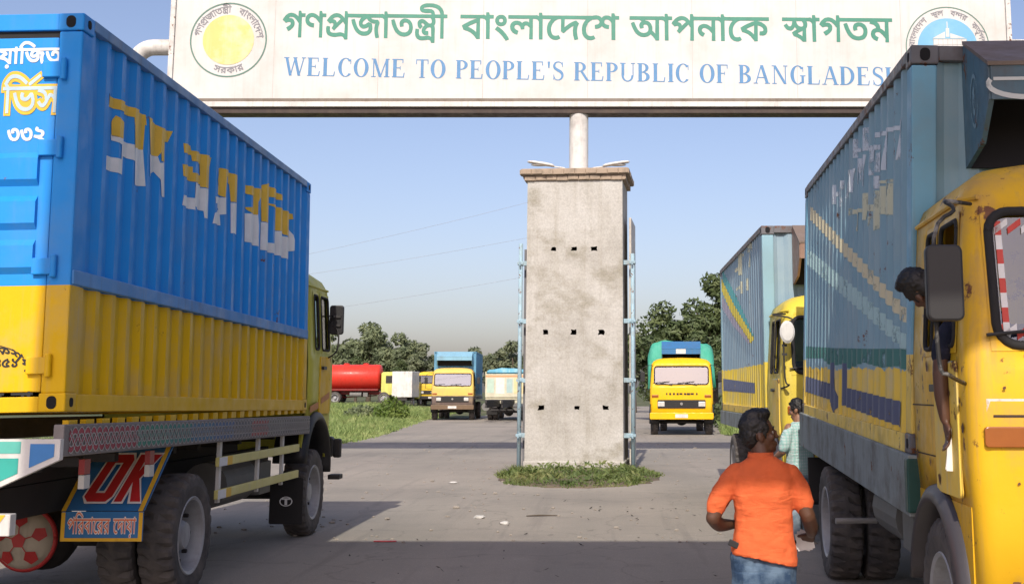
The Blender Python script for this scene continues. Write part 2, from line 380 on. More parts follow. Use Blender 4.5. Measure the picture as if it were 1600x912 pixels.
GLYPHS = {
 'gono': (976, [[97,0,0,85,4,-13,-5,7,-4,6,-4,5,-4,4,-4,4,-4,4,-4,3,-3,2,-4,2,-6,2,-6,0,-7,0,-6,-2,-4,-3,-5,-4,-3,-4,-4,-5,-3,-2,4,3,5,2,6,1,7,0,6,0,5,-1,4,-2,5,-4,3,-5,3,-6,0,-5,-1,-8,-2,-7,-5,-6,-6,-6,-8,-7,-11,-6,-10,15,7,3,7,4,5,3,5,4,2,5,1,5,-1,4,-2,3,-4,3,-6,0,-5,0,-5,-1,-4,-1,-5,-3,-17,14,5,6,4,6,5,6,4,4,6,4,5,4,6,2,6,1,6,1,6,-1,7,-1,5,-2,6,-2,5,-4,6,-4,5,-5,5,-6,5,-7,-3,3,-1,3,0,5,0,6,0,6,0,21,10,0,5,-14,21,0,0,-14,-21,0,0,-110],
[257,124,0,-14,-21,0,0,-110,-15,0,0,85,4,-12,-6,8,-6,7,-6,6,-5,6,-5,4,-6,3,-5,2,-5,2,-5,0,-6,0,-5,-2,-4,-3,-3,-4,-2,-4,0,-5,0,-6,3,-5,4,-4,5,-3,5,-2,6,-1,7,-1,-1,-17,-8,2,-8,1,-7,3,-7,4,-5,4,-5,5,-3,5,-2,7,-1,7,1,7,1,6,3,6,4,4,4,4,5,3,5,2,6,1,5,1,7,-1,6,-1,6,-2,6,-3,5,-3,6,-4,5,-5,6,-6,5,-6,-3,0,-1,4,0,5,0,6,0,5,0,23,10,0,5,-14],
[408,124,0,-14,-21,0,0,-110,-15,0,0,79,4,-13,-5,8,-5,7,-5,6,-4,5,-5,5,-4,4,-4,3,-4,3,-4,2,-6,2,-7,0,-8,-1,-7,-2,-4,-2,-4,-3,-4,-3,-3,-3,-4,-4,-3,-4,-1,0,3,2,3,1,3,1,4,0,7,-1,6,-2,4,-3,3,-5,2,-5,0,-6,0,-4,-1,-3,-3,1,2,3,3,2,2,3,2,2,3,2,2,3,25,23,10,-10,-57,-54,-12,11,17,16,-7,-9,-6,-5,2,4,3,4,1,4,1,5,-1,4,-2,4,-4,2,-5,1,-3,-1,-3,0,-3,-1,-3,-2,-16,14,6,7,5,6,6,6,5,5,6,4,6,3,7,3,6,1,7,1,7,-1,7,-1,6,-2,6,-4,6,-4,6,-5,5,-6,6,-7,6,-8,-3,1,-1,5,0,6,0,5,0,7,0,26,10,0,5,-14],
[387,-9,-15,0,-2,6,-3,4,-3,3,-4,3,-5,1,-5,1,-7,-1,-6,0,-7,-1,-7,-1,-7,-1,-7,0,-7,1,-8,1,-5,1,-5,2,-5,2,-4,3,-4,3,-3,5,-2,5,-1,7,-1,7,0,4,1,4,0,4,1,3,15,-2,0,-2,-1,-3,0,-4,0,-4,1,-7,2,-6,5,-4,5,-3,8,-2,8,0,6,0,6,0,7,1,6,1,6,1,7,0,7,-1,7,-2,4,-2,4,-2,3,-4,0,18,15,0],
[486,13,-7,0,-8,1,-7,3,-7,3,-7,5,-6,5,-7,7,-5,8,-6,10,-5,11,-5,13,-4,14,15,4,5,-15,5,-14,5,-11,6,-9,7,-8,7,-5,7,-4,9,-2,9,-1,9,1,8,2,5,3,5,5,2,7,1,8,0,5,-2,5,-1,4,-2,4,12,0,-4,-4,-3,-4,-5,-3,-4,-3,-4,-2,-4,-2,-8,-2,-8,-1,-7,1,-6,2,-4,3,-3,3,-3,3,-2,6,-1,8,0,6,3,6,3,6,5,6,7,5,9,5,-4,-1,-5,0,-5,0,-5,0,-62,0,0,14,188,0,0,-14,-63,0,-5,0,-4,0,-3,1,-4,0,-10,-5,-9,-5,-6,-4,-5,-4,-4,-4,-3,-3,-2,-5,-1,-5,1,-5,2,-3,4,-2,4,0,7,0,6,3,4,3,5,3,5,4,17,-6,2,-4,1,-6,1,-6,0,-6,0,-7,-2,-6,-2,-6,-4,-5,-5,-5,-6,-4,-7,-3,-9,-2],
[566,41,1,-6,0,-7,1,-6,1,-6,2,-7,2,-7,-15,-3,-2,7,-2,8,-1,7,-1,8,-1,7,0,8,0,7,1,7,1,5,1,6,2,4,1,5,-9,0,-9,1,-8,3,-6,2,-6,4,-6,4,-4,5,-4,5,-4,7,15,3,3,-4,2,-3,3,-3,4,-3,4,-3,5,-2,6,-1,6,-1,7,0,3,0,3,0,2,0,3,0,8,-14,-3,-6,-2,-5,-2,-6,-1,-6,0,-7],
[645,124,0,-14,-21,0,0,-110,-16,0,0,94,-1,4,-3,4,-3,3,-5,4,-7,1,-1,0,0,14,3,0,5,0,5,-3,4,-4,4,-5,0,1,0,3,-1,4,0,3,0,15,11,0,5,-14],
[724,10,-10,1,-11,3,-9,4,-10,7,-8,8,-8,11,-7,14,-7,16,-5,19,15,4,5,-15,5,-14,5,-12,6,-9,6,-8,7,-6,8,-4,8,-3,10,-1,6,0,5,1,5,2,5,2,5,4,3,5,3,5,1,5,0,7,0,5,-1,5,-2,5,-2,4,-3,4,-4,3,-6,3,-7,1,-7,-1,-5,-3,-3,-4,0,-5,0,-4,1,-2,0,-3,-15,-3,-1,4,-1,4,0,3,-1,4,1,7,3,6,3,3,4,3,4,2,5,2,5,1,6,0,8,-1,7,-2,7,-3,5,-4,5,-5,4,-7,3,-7,2,-8,1,-8,-1,-8,-2,-8,-2,-7,-5,-6,-5,-6,-7,-4,-7,-3,-9,-2],
[786,124,0,-14,-145,0,0,14],
[878,62,-7,0,-5,1,-5,1,-5,3,-3,2,-4,3,-4,3,-4,4,-3,3,-3,1,-3,0,-3,0,-3,-2,-2,-2,-1,-4,1,-3,1,-4,3,-3,3,-3,-11,-11,-3,3,-4,4,-3,4,-2,7,-1,7,0,7,3,5,4,4,5,3,5,2,5,1,8,-1,6,-2,4,-3,4,-3,4,-3,5,-4,4,-3,3,-2,5,-2,6,-1,6,1,4,3,3,4,1,6,-1,5,-1,5,-2,5,-3,4,-4,4,-3,4,16,3,3,-3,3,-4,3,-5,2,-5,2,-6,0,-7,-1,-8,-2,-6,-4,-6,-6,-3,-8,-3],
[925,124,0,-14,-143,0,0,14],
[875,74,7,0,5,-1,5,-2,3,-2,4,-4,3,-4,1,-6,1,-8,0,-70,-16,0,-1,5,-2,4,-3,4,-5,3,-7,1,-5,0,-6,-1,-6,-1,-6,0,-7,-1,-7,0,-6,0,-6,1,-5,1,-4,2,-4,2,-4,3,-4,4,-3,5,-2,6,-1,6,-1,8,1,4,0,5,1,5,0,4,16,-2,-1,-4,0,-3,-1,-4,0,-5,0,-6,2,-5,2,-4,4,-5,5,-2,6,-1,5,-1,6,1,6,0,6,1,5,1,6,1,5,0,6,-1,6,-2,5,-3,4,-5,0,48,0,4,0,4,-2,2,-1,2,-2,1,-3,1,-2,1,-4,0,-5,-1,-5,-1,-4,-2,-4,-3,-3,-4,-3,-3,-1,-3,-1,-4,0,-2,2,-2,3,-2,5,0,4,0,4,0,1,-14,-2,0,-3,-1,-3,0,-4,0,-6,0,-5,2,-5,3,-3,3,-3,5,-1,6,1,6,3,7,2,4,3,4,4,3,4,4,5,2,5,3,5,2,6,1],
[978,110,-21,0,0,-110,-15,0,0,110,-21,0,0,14,21,0,-2,9,-2,7,-3,6,-4,6,-6,4,-5,4,-7,3,-7,3,-8,1,-8,2,-9,0,-9,1,-7,-1,-7,0,-6,-1,-7,-1,-6,-2,-3,-3,-2,-4,2,-3,3,-1,5,-1,6,0,19,0,7,-1,5,0,5,-1,5,-3,5,-3,3,-4,2,-5,1,-6,1,-7,-14,0,0,4,-1,4,-1,3,-2,2,-2,1,-3,1,-3,0,-5,0,-20,0,-8,1,-6,1,-6,1,-4,2,-5,3,-2,3,-2,5,0,4,1,7,4,6,8,5,10,4,13,3,16,0,25,-1,21,-5,17,-8,12,-11,8,-15,4,-19,20,0]]),
 'bangladeshe': (853, [[121,124,0,-14,-21,0,0,-110,-15,0,-5,8,-5,7,-7,7,-7,6,-8,6,-9,5,-9,4,-10,3,-10,3,-8,19,13,7,14,7,13,7,14,6,14,5,14,5,-4,-9,0,14,-87,0,0,14],
[85,95,4,-6,-10,-3,-11,-4,-11,-5,-11,-5,-10,-6,-10,-5,7,-2,8,-3,8,-3,8,-5,7,-4,8,-6,6,-6,5,-7,5,-7,-2,0,-1,4,0,5,0,5,0,6],
[174,124,0,-14,-21,0,0,-110,-15,0,0,94,-2,4,-2,4,-3,3,-5,4,-7,1,-2,0,0,14,3,0,5,0,5,-3,5,-4,4,-5,-1,1,0,3,0,4,0,3,0,15,11,0,4,-14],
[197,63,8,-6,8,-6,8,-6,7,-7,7,-8,7,-8,5,-8,6,-8,4,-8,-13,-6,-5,8,-6,7,-5,7,-6,7,-6,6,-6,6,-7,6,-7,5,-9,6],
[188,97,0,5,2,5,2,5,2,3,4,3,4,3,7,3,7,0,8,0,7,-3,4,-3,3,-3,3,-3,2,-5,1,-5,0,-5,0,-5,-1,-5,-2,-4,-3,-4,-3,-3,-4,-3,-7,-2,-8,-1,-7,1,-7,2,-4,3,-4,3,-2,4,-2,4,-2,5],
[202,97,1,-6,3,-4,5,-3,5,-1,6,1,5,3,3,4,1,6,-1,6,-3,5,-5,2,-6,1,-5,-1,-5,-2,-3,-5],
[408,124,0,-14,-21,0,0,-110,-15,0,0,67,1,-5,-3,4,-3,3,-3,3,-5,3,-6,1,-3,0,-3,-1,-3,-2,-2,-2,-2,-4,0,-6,0,-3,0,-4,-13,-1,-1,5,-1,5,-2,4,-4,5,-5,4,-6,2,-5,1,-5,-1,-5,-1,-3,-3,-2,-3,-2,-4,0,-4,0,-5,2,-4,4,-4,4,-4,6,-3,6,-3,-5,-15,-6,3,-6,2,-5,4,-5,3,-4,5,-3,4,-3,6,-1,6,-1,6,1,6,1,5,3,5,3,4,4,3,4,3,5,2,6,1,6,0,6,0,6,-2,6,-2,5,-3,4,-4,5,-5,-3,0,3,5,4,5,6,2,6,1,7,0,6,-3,3,-2,4,-2,4,-4,-2,-3,0,5,0,4,0,4,0,4,0,17,-114,0,0,14],
[461,124,0,-14,-21,0,0,-110,-15,0,0,94,-2,4,-2,4,-3,3,-5,4,-7,1,-2,0,0,14,3,0,5,0,5,-3,5,-4,4,-5,-1,1,0,3,0,4,0,3,0,15,11,0,4,-14],
[531,124,0,-14,-4,0,-5,-1,-4,-2,-5,-3,-5,-3,-4,-4,-4,-5,-4,-5,-4,-6,-3,-7,-2,-6,-2,-8,0,-8,0,-9,2,-7,2,-6,3,-6,4,-4,4,-3,6,-2,7,-1,4,0,4,1,4,1,4,2,7,-12,-5,-3,-6,-2,-7,-2,-6,0,-8,1,-7,2,-7,4,-6,5,-5,6,-4,7,-3,8,-2,10,-1,10,1,11,2,9,3,10,5,8,6,8,6,6,7,6,8,4,8,4,-12,-7,-4,0,-4,-1,-5,0,-5,0,-28,0,0,14],
[651,124,0,-14,-91,0,0,-59,-2,4,5,5,6,6,7,5,7,5,7,5,8,5,8,4,9,4,9,3,13,-13,-3,-4,-2,-5,-2,-4,-2,-7,-1,-7,-1,-8,0,-8,0,-6,1,-7,1,-6,1,-6,2,-7,2,-7,-15,-3,-2,7,-2,8,-2,7,-1,8,0,7,-1,8,1,8,1,8,1,7,2,6,2,5,2,4,3,-1,-8,-3,-7,-4,-8,-4,-7,-5,-7,-5,-7,-5,-7,-6,-7,-7,-7,-7,-12,8,0,67,-18,0,0,14],
[720,124,0,-14,-4,0,-4,-1,-4,-2,-5,-3,-5,-3,-4,-4,-5,-5,-4,-5,-3,-6,-3,-7,-2,-6,-2,-8,0,-8,0,-9,2,-7,2,-6,3,-6,4,-4,4,-3,6,-2,7,-1,4,0,4,1,4,1,4,2,7,-12,-6,-3,-6,-2,-6,-2,-6,0,-8,1,-8,2,-6,4,-6,5,-5,6,-5,7,-3,8,-1,10,-1,10,1,11,2,9,3,10,5,8,5,8,7,6,7,6,8,4,8,4,-13,-7,-3,0,-4,-1,-5,0,-5,0,-28,0,0,14],
[856,124,0,-14,-21,0,0,-110,-16,0,0,102,1,4,0,4,0,3,-1,4,0,4,0,17,11,0,5,-14],
[791,126,7,-1,7,-2,4,-2,4,-3,4,-4,3,-3,3,-5,2,-4,-1,-21,-4,9,-5,7,-5,6,-6,5,-6,2,-7,1,-7,-1,-6,-3,-3,-5,-1,-8,0,-5,2,-4,4,-4,5,-3,7,-2,9,-1,-1,-15,-9,1,-7,2,-6,2,-5,4,-4,4,-4,5,-2,5,-1,6,-1,6,1,6,1,6,3,5,3,5,3,3,4,2,7,3],
[734,126,5,-1,6,-1,5,-2,4,-2,4,-4,4,-4,3,-6,1,-6,1,-8,-1,-5,-1,-5,-2,-5,-3,-5,-4,-4,-6,-3,-6,-3,-7,-1,-8,-1,-1,15,6,1,6,1,4,1,5,3,3,4,2,4,1,5,-1,5,-2,4,-3,3,-4,3,-5,2,-6,0,-4,0,-4,0,-3,-1,-5,-1,-1,15,4,1,5,0,4,1]]),
 'apnake': (779, [[180,124,0,-14,-20,0,0,-110,-16,0,-4,8,-5,6,-5,7,-6,5,-6,5,-7,5,5,13,6,-3,5,-4,5,-5,5,-5,4,-5,4,-5,0,3,-1,2,0,3,0,3,0,3,0,3,0,71,-146,0,0,14],
[75,18,-9,1,-8,2,-9,4,-8,5,-8,7,-7,9,-7,12,-7,14,-6,16,14,5,5,-13,5,-11,6,-10,5,-8,6,-6,6,-5,7,-4,8,-2,8,-1,6,1,6,1,5,2,4,3,4,3,2,3,2,7,1,7,-1,7,-2,7,-3,5,-5,4,-5,2,-6,1,-6,-1,-4,-2,-3,-4,0,-5,0,-3,1,-3,0,-2,-15,-3,-1,4,-1,4,-1,3,0,4,1,6,3,6,3,3,4,3,4,2,7,1,7,1,7,-1,7,-1,6,-3,5,-4,5,-5,3,-6,3,-6,2,-7,0,-8,0,-7,-2,-7,-3,-6,-4,-6,-5,-5,-6,-4,-7,-3,-9,-2],
[69,93,-2,6,-4,5,-4,3,-5,3,-5,1,4,9,9,-2,7,-3,6,-4,4,-3,3,-4,2,-5,1,-5],
[234,124,0,-14,-21,0,0,-110,-16,0,0,96,-2,5,-3,3,-2,3,-5,2,-6,1,-2,0,0,14,2,0,6,0,5,-3,4,-4,4,-5,0,1,0,3,-1,4,0,3,0,15,11,0,4,-14],
[377,124,0,-14,-21,0,0,-110,-16,0,0,79,5,-13,-6,8,-5,7,-4,6,-5,5,-4,5,-4,4,-4,3,-4,3,-4,2,-7,2,-7,0,-7,-1,-7,-2,-5,-2,-3,-3,-4,-3,-4,-3,-3,-4,-3,-4,-2,0,3,2,4,1,3,1,3,0,7,-1,6,-2,4,-3,3,-5,2,-5,1,-6,0,-4,-1,-3,-3,1,2,3,2,2,2,3,3,2,2,2,3,3,25,23,10,-10,-57,-54,-12,11,16,16,-7,-9,-6,-5,3,4,2,4,2,4,0,5,0,4,-3,4,-3,2,-5,1,-4,-1,-3,0,-3,-1,-3,-2,-15,14,5,7,6,6,5,6,6,5,6,4,6,3,6,3,7,1,7,1,7,-1,7,-1,6,-2,6,-4,6,-4,5,-5,6,-6,6,-7,6,-8,-4,1,0,5,0,6,-1,5,0,7,0,26,11,0,5,-14],
[498,124,0,-14,-21,0,0,-110,-16,0,0,49,3,-12,-4,6,-5,6,-5,5,-5,5,-6,4,-5,3,-5,2,-6,2,-5,0,-7,-1,-5,-3,-4,-5,-2,-6,1,-6,4,-5,3,-2,4,-3,6,-2,-8,-14,-8,3,-6,5,-5,5,-4,6,-2,6,-1,7,1,7,1,5,3,5,3,4,4,3,5,2,5,2,5,1,5,1,6,-1,7,-1,6,-2,5,-3,6,-3,5,-4,5,-4,4,-5,5,-5,-3,-1,0,5,-1,4,0,5,0,4,0,36,-88,0,0,14],
[551,124,0,-14,-21,0,0,-110,-16,0,0,94,-1,4,-3,4,-3,3,-5,4,-7,1,-1,0,0,14,3,0,5,0,5,-3,4,-4,4,-5,0,1,0,3,-1,4,0,3,0,15,11,0,5,-14],
[620,124,0,-14,-4,0,-4,-1,-5,-2,-4,-3,-5,-3,-5,-4,-4,-5,-4,-5,-4,-6,-3,-7,-2,-6,-1,-8,-1,-8,1,-9,1,-7,3,-6,3,-6,3,-4,4,-3,7,-2,6,-1,5,0,4,1,3,1,4,2,7,-12,-5,-3,-6,-2,-6,-2,-6,0,-8,1,-8,2,-7,4,-6,5,-5,6,-4,7,-3,8,-2,10,0,10,0,11,2,9,4,10,4,8,6,8,7,6,7,6,8,4,8,4,-13,-7,-4,0,-4,-1,-4,0,-5,0,-28,0,0,14],
[781,124,0,-14,-65,0,0,-12,0,-3,0,-95,-15,0,-4,8,-6,7,-6,7,-7,7,-8,6,-9,5,-9,4,-9,3,-10,2,-8,19,13,7,13,7,13,6,13,5,14,6,14,4,-4,-8,0,15,-85,0,0,14],
[701,93,4,-5,-7,-2,-7,-3,-7,-3,-7,-3,-7,-3,-7,-3,-7,-4,-6,-3,-6,-3,8,-2,7,-3,8,-4,8,-4,7,-5,7,-6,6,-6,5,-6,4,-7,-2,0,0,4,-1,5,0,5,0,6],
[770,58,0,-7,-2,-6,-3,-4,-2,-3,-4,-3,-4,-2,-6,-1,-6,0,-3,0,-3,0,-3,0,-3,1,1,14,3,0,4,0,8,1,5,2,2,4,1,5,-2,7,-3,6,-6,5,-8,5,-10,3,-12,3,0,15,10,-2,10,-3,8,-3,8,-5,7,-5,6,-6,4,-6,2,-8]]),
 'swagatam': (594, [[99,61,-9,0,-7,3,-7,4,-5,5,-5,7,-4,7,3,1,-2,-7,-3,-6,-2,-4,-3,-4,-3,-3,-6,-3,-7,-1,-5,1,-6,1,-5,3,-5,4,-3,4,-4,5,-4,5,13,8,3,-6,3,-4,3,-3,4,-2,4,-1,5,1,4,2,3,5,3,6,1,6,1,7,0,8,14,0,1,-5,2,-4,1,-5,2,-4,2,-4,3,-3,4,-5,5,-3,6,-2,6,-1,6,1,5,3,3,4,1,6,-1,5,-1,5,-3,5,-2,4,-4,4,-3,4,16,3,3,-3,3,-4,3,-5,2,-5,2,-6,0,-7,-1,-8,-3,-7,-4,-5,-6,-4,-8,-3],
[146,124,0,-14,-148,0,0,14],
[124,74,0,-74,-15,0,-5,5,-5,5,-4,4,-5,3,-6,3,-5,3,-6,3,-7,2,-7,2,-7,15,8,5,9,5,9,5,10,5,10,4,11,4],
[109,61,-5,-2,-5,-3,-5,-2,-5,-3,-5,-2,-4,-3,-5,-3,-4,-2,-4,-2,1,1,9,-2,8,-4,7,-3,6,-4,6,-5,5,-4,0,3,0,4,0,4,0,3],
[199,124,0,-14,-21,0,0,-110,-15,0,0,94,-2,4,-2,4,-3,3,-6,4,-6,1,-2,0,0,14,3,0,5,0,5,-3,5,-4,3,-5,0,1,0,3,0,4,0,3,0,15,11,0,4,-14],
[294,0,0,85,4,-13,-4,7,-5,6,-4,5,-4,4,-4,4,-4,4,-3,3,-4,2,-4,2,-6,2,-6,0,-7,0,-6,-2,-4,-3,-4,-4,-4,-4,-4,-5,-3,-2,4,3,5,2,6,1,7,0,6,0,5,-1,4,-2,5,-4,4,-5,2,-6,0,-5,0,-8,-3,-7,-5,-6,-6,-6,-8,-7,-10,-6,-11,15,7,3,7,4,5,3,5,4,3,5,0,5,0,4,-3,3,-4,3,-6,0,-5,0,-4,-1,-5,-1,-5,-3,-16,14,4,6,4,6,5,6,5,4,5,4,5,4,6,2,6,1,6,1,7,-1,6,-1,5,-2,6,-2,5,-4,6,-4,5,-5,5,-6,6,-7,-4,3,0,3,-1,5,0,6,0,6,0,21,11,0,4,-14,21,0,0,-14,-21,0,0,-110],
[410,10,-11,1,-10,3,-10,4,-9,7,-8,8,-8,11,-7,14,-7,16,-6,19,15,4,5,-15,5,-14,6,-12,6,-9,6,-8,7,-6,8,-4,8,-3,9,-1,6,0,6,1,4,2,6,2,5,4,3,5,2,5,2,5,0,7,0,5,-1,5,-2,5,-3,4,-3,4,-3,3,-7,3,-7,1,-7,-1,-4,-3,-3,-4,-1,-5,1,-4,0,-2,1,-3,-15,-3,-1,4,-1,4,-1,3,0,4,1,7,3,6,3,3,3,3,5,2,5,2,5,1,5,0,8,-1,8,-2,6,-3,6,-4,5,-5,4,-7,3,-7,2,-8,0,-8,0,-8,-2,-8,-3,-7,-4,-6,-5,-6,-7,-4,-8,-3,-9,-2],
[472,124,0,-14,-146,0,0,14],
[596,124,0,-14,-21,0,0,-110,-15,0,0,27,3,-11,-4,7,-5,7,-5,6,-5,6,-5,4,-5,5,-5,3,-6,2,-6,0,-7,-1,-6,-3,-3,-4,-2,-7,2,-6,3,-5,4,-3,5,-3,5,-2,-5,-15,-6,3,-6,3,-5,3,-4,4,-3,4,-3,4,-2,7,-1,7,1,6,1,5,3,5,3,4,4,3,5,2,5,2,4,1,5,1,8,-1,7,-1,7,-3,5,-3,6,-4,5,-5,4,-5,4,-5,4,-6,-3,-1,-1,5,0,4,0,5,0,5,0,54,-92,0,0,14],
[530,65,0,-3,-1,-2,-15,4,-1,8,-1,6,-2,5,-3,4,-4,4,-4,3,-6,2,-7,2,-9,1,3,14,9,-2,6,-1,6,-1,5,-2,5,-3,4,-3,4,-3,3,-4,3,-5,2,-5,1,-6,1,-6]]),
 'bangladesh': (784, [[121,124,0,-14,-21,0,0,-110,-15,0,-5,8,-5,7,-7,7,-7,6,-8,6,-9,5,-9,4,-10,3,-10,3,-8,19,13,7,14,7,13,7,14,6,14,5,14,5,-4,-9,0,14,-87,0,0,14],
[85,95,4,-6,-10,-3,-11,-4,-11,-5,-11,-5,-10,-6,-10,-5,7,-2,8,-3,8,-3,8,-5,7,-4,8,-6,6,-6,5,-7,5,-7,-2,0,-1,4,0,5,0,5,0,6],
[174,124,0,-14,-21,0,0,-110,-15,0,0,94,-2,4,-2,4,-3,3,-5,4,-7,1,-2,0,0,14,3,0,5,0,5,-3,5,-4,4,-5,-1,1,0,3,0,4,0,3,0,15,11,0,4,-14],
[197,63,8,-6,8,-6,8,-6,7,-7,7,-8,7,-8,5,-8,6,-8,4,-8,-13,-6,-5,8,-6,7,-5,7,-6,7,-6,6,-6,6,-7,6,-7,5,-9,6],
[188,97,0,5,2,5,2,5,2,3,4,3,4,3,7,3,7,0,8,0,7,-3,4,-3,3,-3,3,-3,2,-5,1,-5,0,-5,0,-5,-1,-5,-2,-4,-3,-4,-3,-3,-4,-3,-7,-2,-8,-1,-7,1,-7,2,-4,3,-4,3,-2,4,-2,4,-2,5],
[202,97,1,-6,3,-4,5,-3,5,-1,6,1,5,3,3,4,1,6,-1,6,-3,5,-5,2,-6,1,-5,-1,-5,-2,-3,-5],
[408,124,0,-14,-21,0,0,-110,-15,0,0,67,1,-5,-3,4,-3,3,-3,3,-5,3,-6,1,-3,0,-3,-1,-3,-2,-2,-2,-2,-4,0,-6,0,-3,0,-4,-13,-1,-1,5,-1,5,-2,4,-4,5,-5,4,-6,2,-5,1,-5,-1,-5,-1,-3,-3,-2,-3,-2,-4,0,-4,0,-5,2,-4,4,-4,4,-4,6,-3,6,-3,-5,-15,-6,3,-6,2,-5,4,-5,3,-4,5,-3,4,-3,6,-1,6,-1,6,1,6,1,5,3,5,3,4,4,3,4,3,5,2,6,1,6,0,6,0,6,-2,6,-2,5,-3,4,-4,5,-5,-3,0,3,5,4,5,6,2,6,1,7,0,6,-3,3,-2,4,-2,4,-4,-2,-3,0,5,0,4,0,4,0,4,0,17,-114,0,0,14],
[461,124,0,-14,-21,0,0,-110,-15,0,0,94,-2,4,-2,4,-3,3,-5,4,-7,1,-2,0,0,14,3,0,5,0,5,-3,5,-4,4,-5,-1,1,0,3,0,4,0,3,0,15,11,0,4,-14],
[531,124,0,-14,-4,0,-5,-1,-4,-2,-5,-3,-5,-3,-4,-4,-4,-5,-4,-5,-4,-6,-3,-7,-2,-6,-2,-8,0,-8,0,-9,2,-7,2,-6,3,-6,4,-4,4,-3,6,-2,7,-1,4,0,4,1,4,1,4,2,7,-12,-5,-3,-6,-2,-7,-2,-6,0,-8,1,-7,2,-7,4,-6,5,-5,6,-4,7,-3,8,-2,10,-1,10,1,11,2,9,3,10,5,8,6,8,6,6,7,6,8,4,8,4,-12,-7,-4,0,-4,-1,-5,0,-5,0,-28,0,0,14],
[651,124,0,-14,-91,0,0,-59,-2,4,5,5,6,6,7,5,7,5,7,5,8,5,8,4,9,4,9,3,13,-13,-3,-4,-2,-5,-2,-4,-2,-7,-1,-7,-1,-8,0,-8,0,-6,1,-7,1,-6,1,-6,2,-7,2,-7,-15,-3,-2,7,-2,8,-2,7,-1,8,0,7,-1,8,1,8,1,8,1,7,2,6,2,5,2,4,3,-1,-8,-3,-7,-4,-8,-4,-7,-5,-7,-5,-7,-5,-7,-6,-7,-7,-7,-7,-12,8,0,67,-18,0,0,14],
[787,124,0,-14,-21,0,0,-110,-16,0,0,102,1,4,0,4,-1,3,0,4,0,4,0,17,11,0,5,-14],
[721,126,8,-1,7,-2,4,-2,4,-3,4,-4,3,-3,3,-5,2,-4,-1,-21,-4,9,-5,7,-5,6,-6,5,-6,2,-7,1,-7,-1,-6,-3,-3,-5,-2,-8,1,-5,2,-4,4,-4,5,-3,7,-2,9,-1,-2,-15,-8,1,-7,2,-6,2,-5,4,-5,4,-3,5,-2,5,-1,6,-1,6,1,6,1,6,2,5,3,5,4,3,4,2,7,3],
[665,126,5,-1,5,-1,5,-2,5,-2,4,-4,4,-4,2,-6,2,-6,1,-8,-1,-5,-1,-5,-2,-5,-4,-5,-4,-4,-5,-3,-6,-3,-7,-1,-8,-1,-1,15,6,1,5,1,5,1,5,3,3,4,2,4,0,5,0,5,-2,4,-3,3,-4,3,-5,2,-7,0,-3,0,-4,0,-4,-1,-4,-1,-2,15,5,1,4,0,4,1]]),
 'sarkar': (589, [[138,124,0,-14,-21,0,0,-110,-15,0,0,71,5,-13,-4,5,-4,4,-3,4,-5,3,-4,1,-3,0,-2,-2,-3,-2,-2,-4,-3,-3,-2,-5,-3,-5,-4,-7,-3,-5,-3,-4,-3,-4,-3,-3,-3,-3,-6,-2,-6,-1,-6,1,-5,2,-5,3,-4,4,-4,4,-3,4,-4,6,12,7,4,-5,3,-5,2,-2,4,-3,4,0,3,0,3,2,4,3,3,4,3,4,3,5,3,5,4,7,4,6,3,5,3,4,5,3,6,1,6,-1,6,-3,4,-3,4,-4,4,-4,-4,0,0,4,-1,4,0,4,0,5,0,18,-104,0,0,14],
[54,54,-1,9,-2,7,-1,6,-2,5,-2,4,-3,3,-4,3,-4,2,-6,2,-6,2,-7,1,-8,1,3,15,10,-4,8,-1,6,-2,5,-1,5,-2,4,-3,4,-3,3,-3,2,-4,2,-4,1,-5,1,-5,1,-6],
[258,124,0,-14,-21,0,0,-110,-16,0,-4,8,-6,7,-6,7,-8,6,-8,6,-8,5,-10,4,-9,3,-10,3,-8,19,13,7,13,7,14,7,13,6,14,5,15,5,-5,-9,0,14,-87,0,0,14],
[221,95,4,-6,-10,-3,-11,-4,-11,-5,-11,-5,-10,-6,-10,-5,8,-2,7,-3,8,-3,8,-5,8,-4,7,-6,6,-6,6,-7,4,-7,-2,0,0,4,0,5,-1,5,0,6],
[173,-1,-4,1,-4,2,-3,4,-1,4,1,5,3,4,4,3,4,0,5,0,4,-3,3,-4,0,-5,0,-4,-3,-4,-4,-2],
[419,124,0,-14,-65,0,0,-12,0,-3,0,-95,-15,0,-5,8,-5,7,-7,7,-7,7,-8,6,-8,5,-9,4,-10,3,-9,2,-8,19,13,7,13,7,13,6,13,5,14,6,14,4,-4,-8,0,15,-85,0,0,14],
[339,93,4,-5,-7,-2,-7,-3,-7,-3,-8,-3,-7,-3,-7,-3,-6,-4,-6,-3,-6,-3,7,-2,8,-3,8,-4,7,-4,8,-5,6,-6,7,-6,4,-6,4,-7,-1,0,-1,4,0,5,0,5,0,6],
[408,58,-1,-7,-2,-6,-2,-4,-3,-3,-3,-3,-5,-2,-5,-1,-6,0,-4,0,-3,0,-2,0,-3,1,1,14,3,0,4,0,8,1,4,2,2,4,1,5,-1,7,-3,6,-6,5,-8,5,-10,3,-13,3,1,15,10,-2,9,-3,9,-3,8,-5,7,-5,5,-6,4,-6,3,-8],
[472,124,0,-14,-21,0,0,-110,-15,0,0,94,-2,4,-2,4,-3,3,-6,4,-6,1,-2,0,0,14,3,0,5,0,5,-3,5,-4,3,-5,0,1,0,3,0,4,0,3,0,15,11,0,4,-14],
[591,124,0,-14,-21,0,0,-110,-15,0,-5,8,-5,7,-7,7,-7,6,-8,6,-9,5,-9,4,-10,3,-10,3,-7,19,13,7,13,7,13,7,14,6,14,5,15,5,-5,-9,0,14,-87,0,0,14],
[555,95,4,-6,-10,-3,-11,-4,-11,-5,-11,-5,-10,-6,-10,-5,8,-2,7,-3,8,-3,8,-5,8,-4,7,-6,6,-6,6,-7,4,-7,-2,0,0,4,-1,5,0,5,0,6],
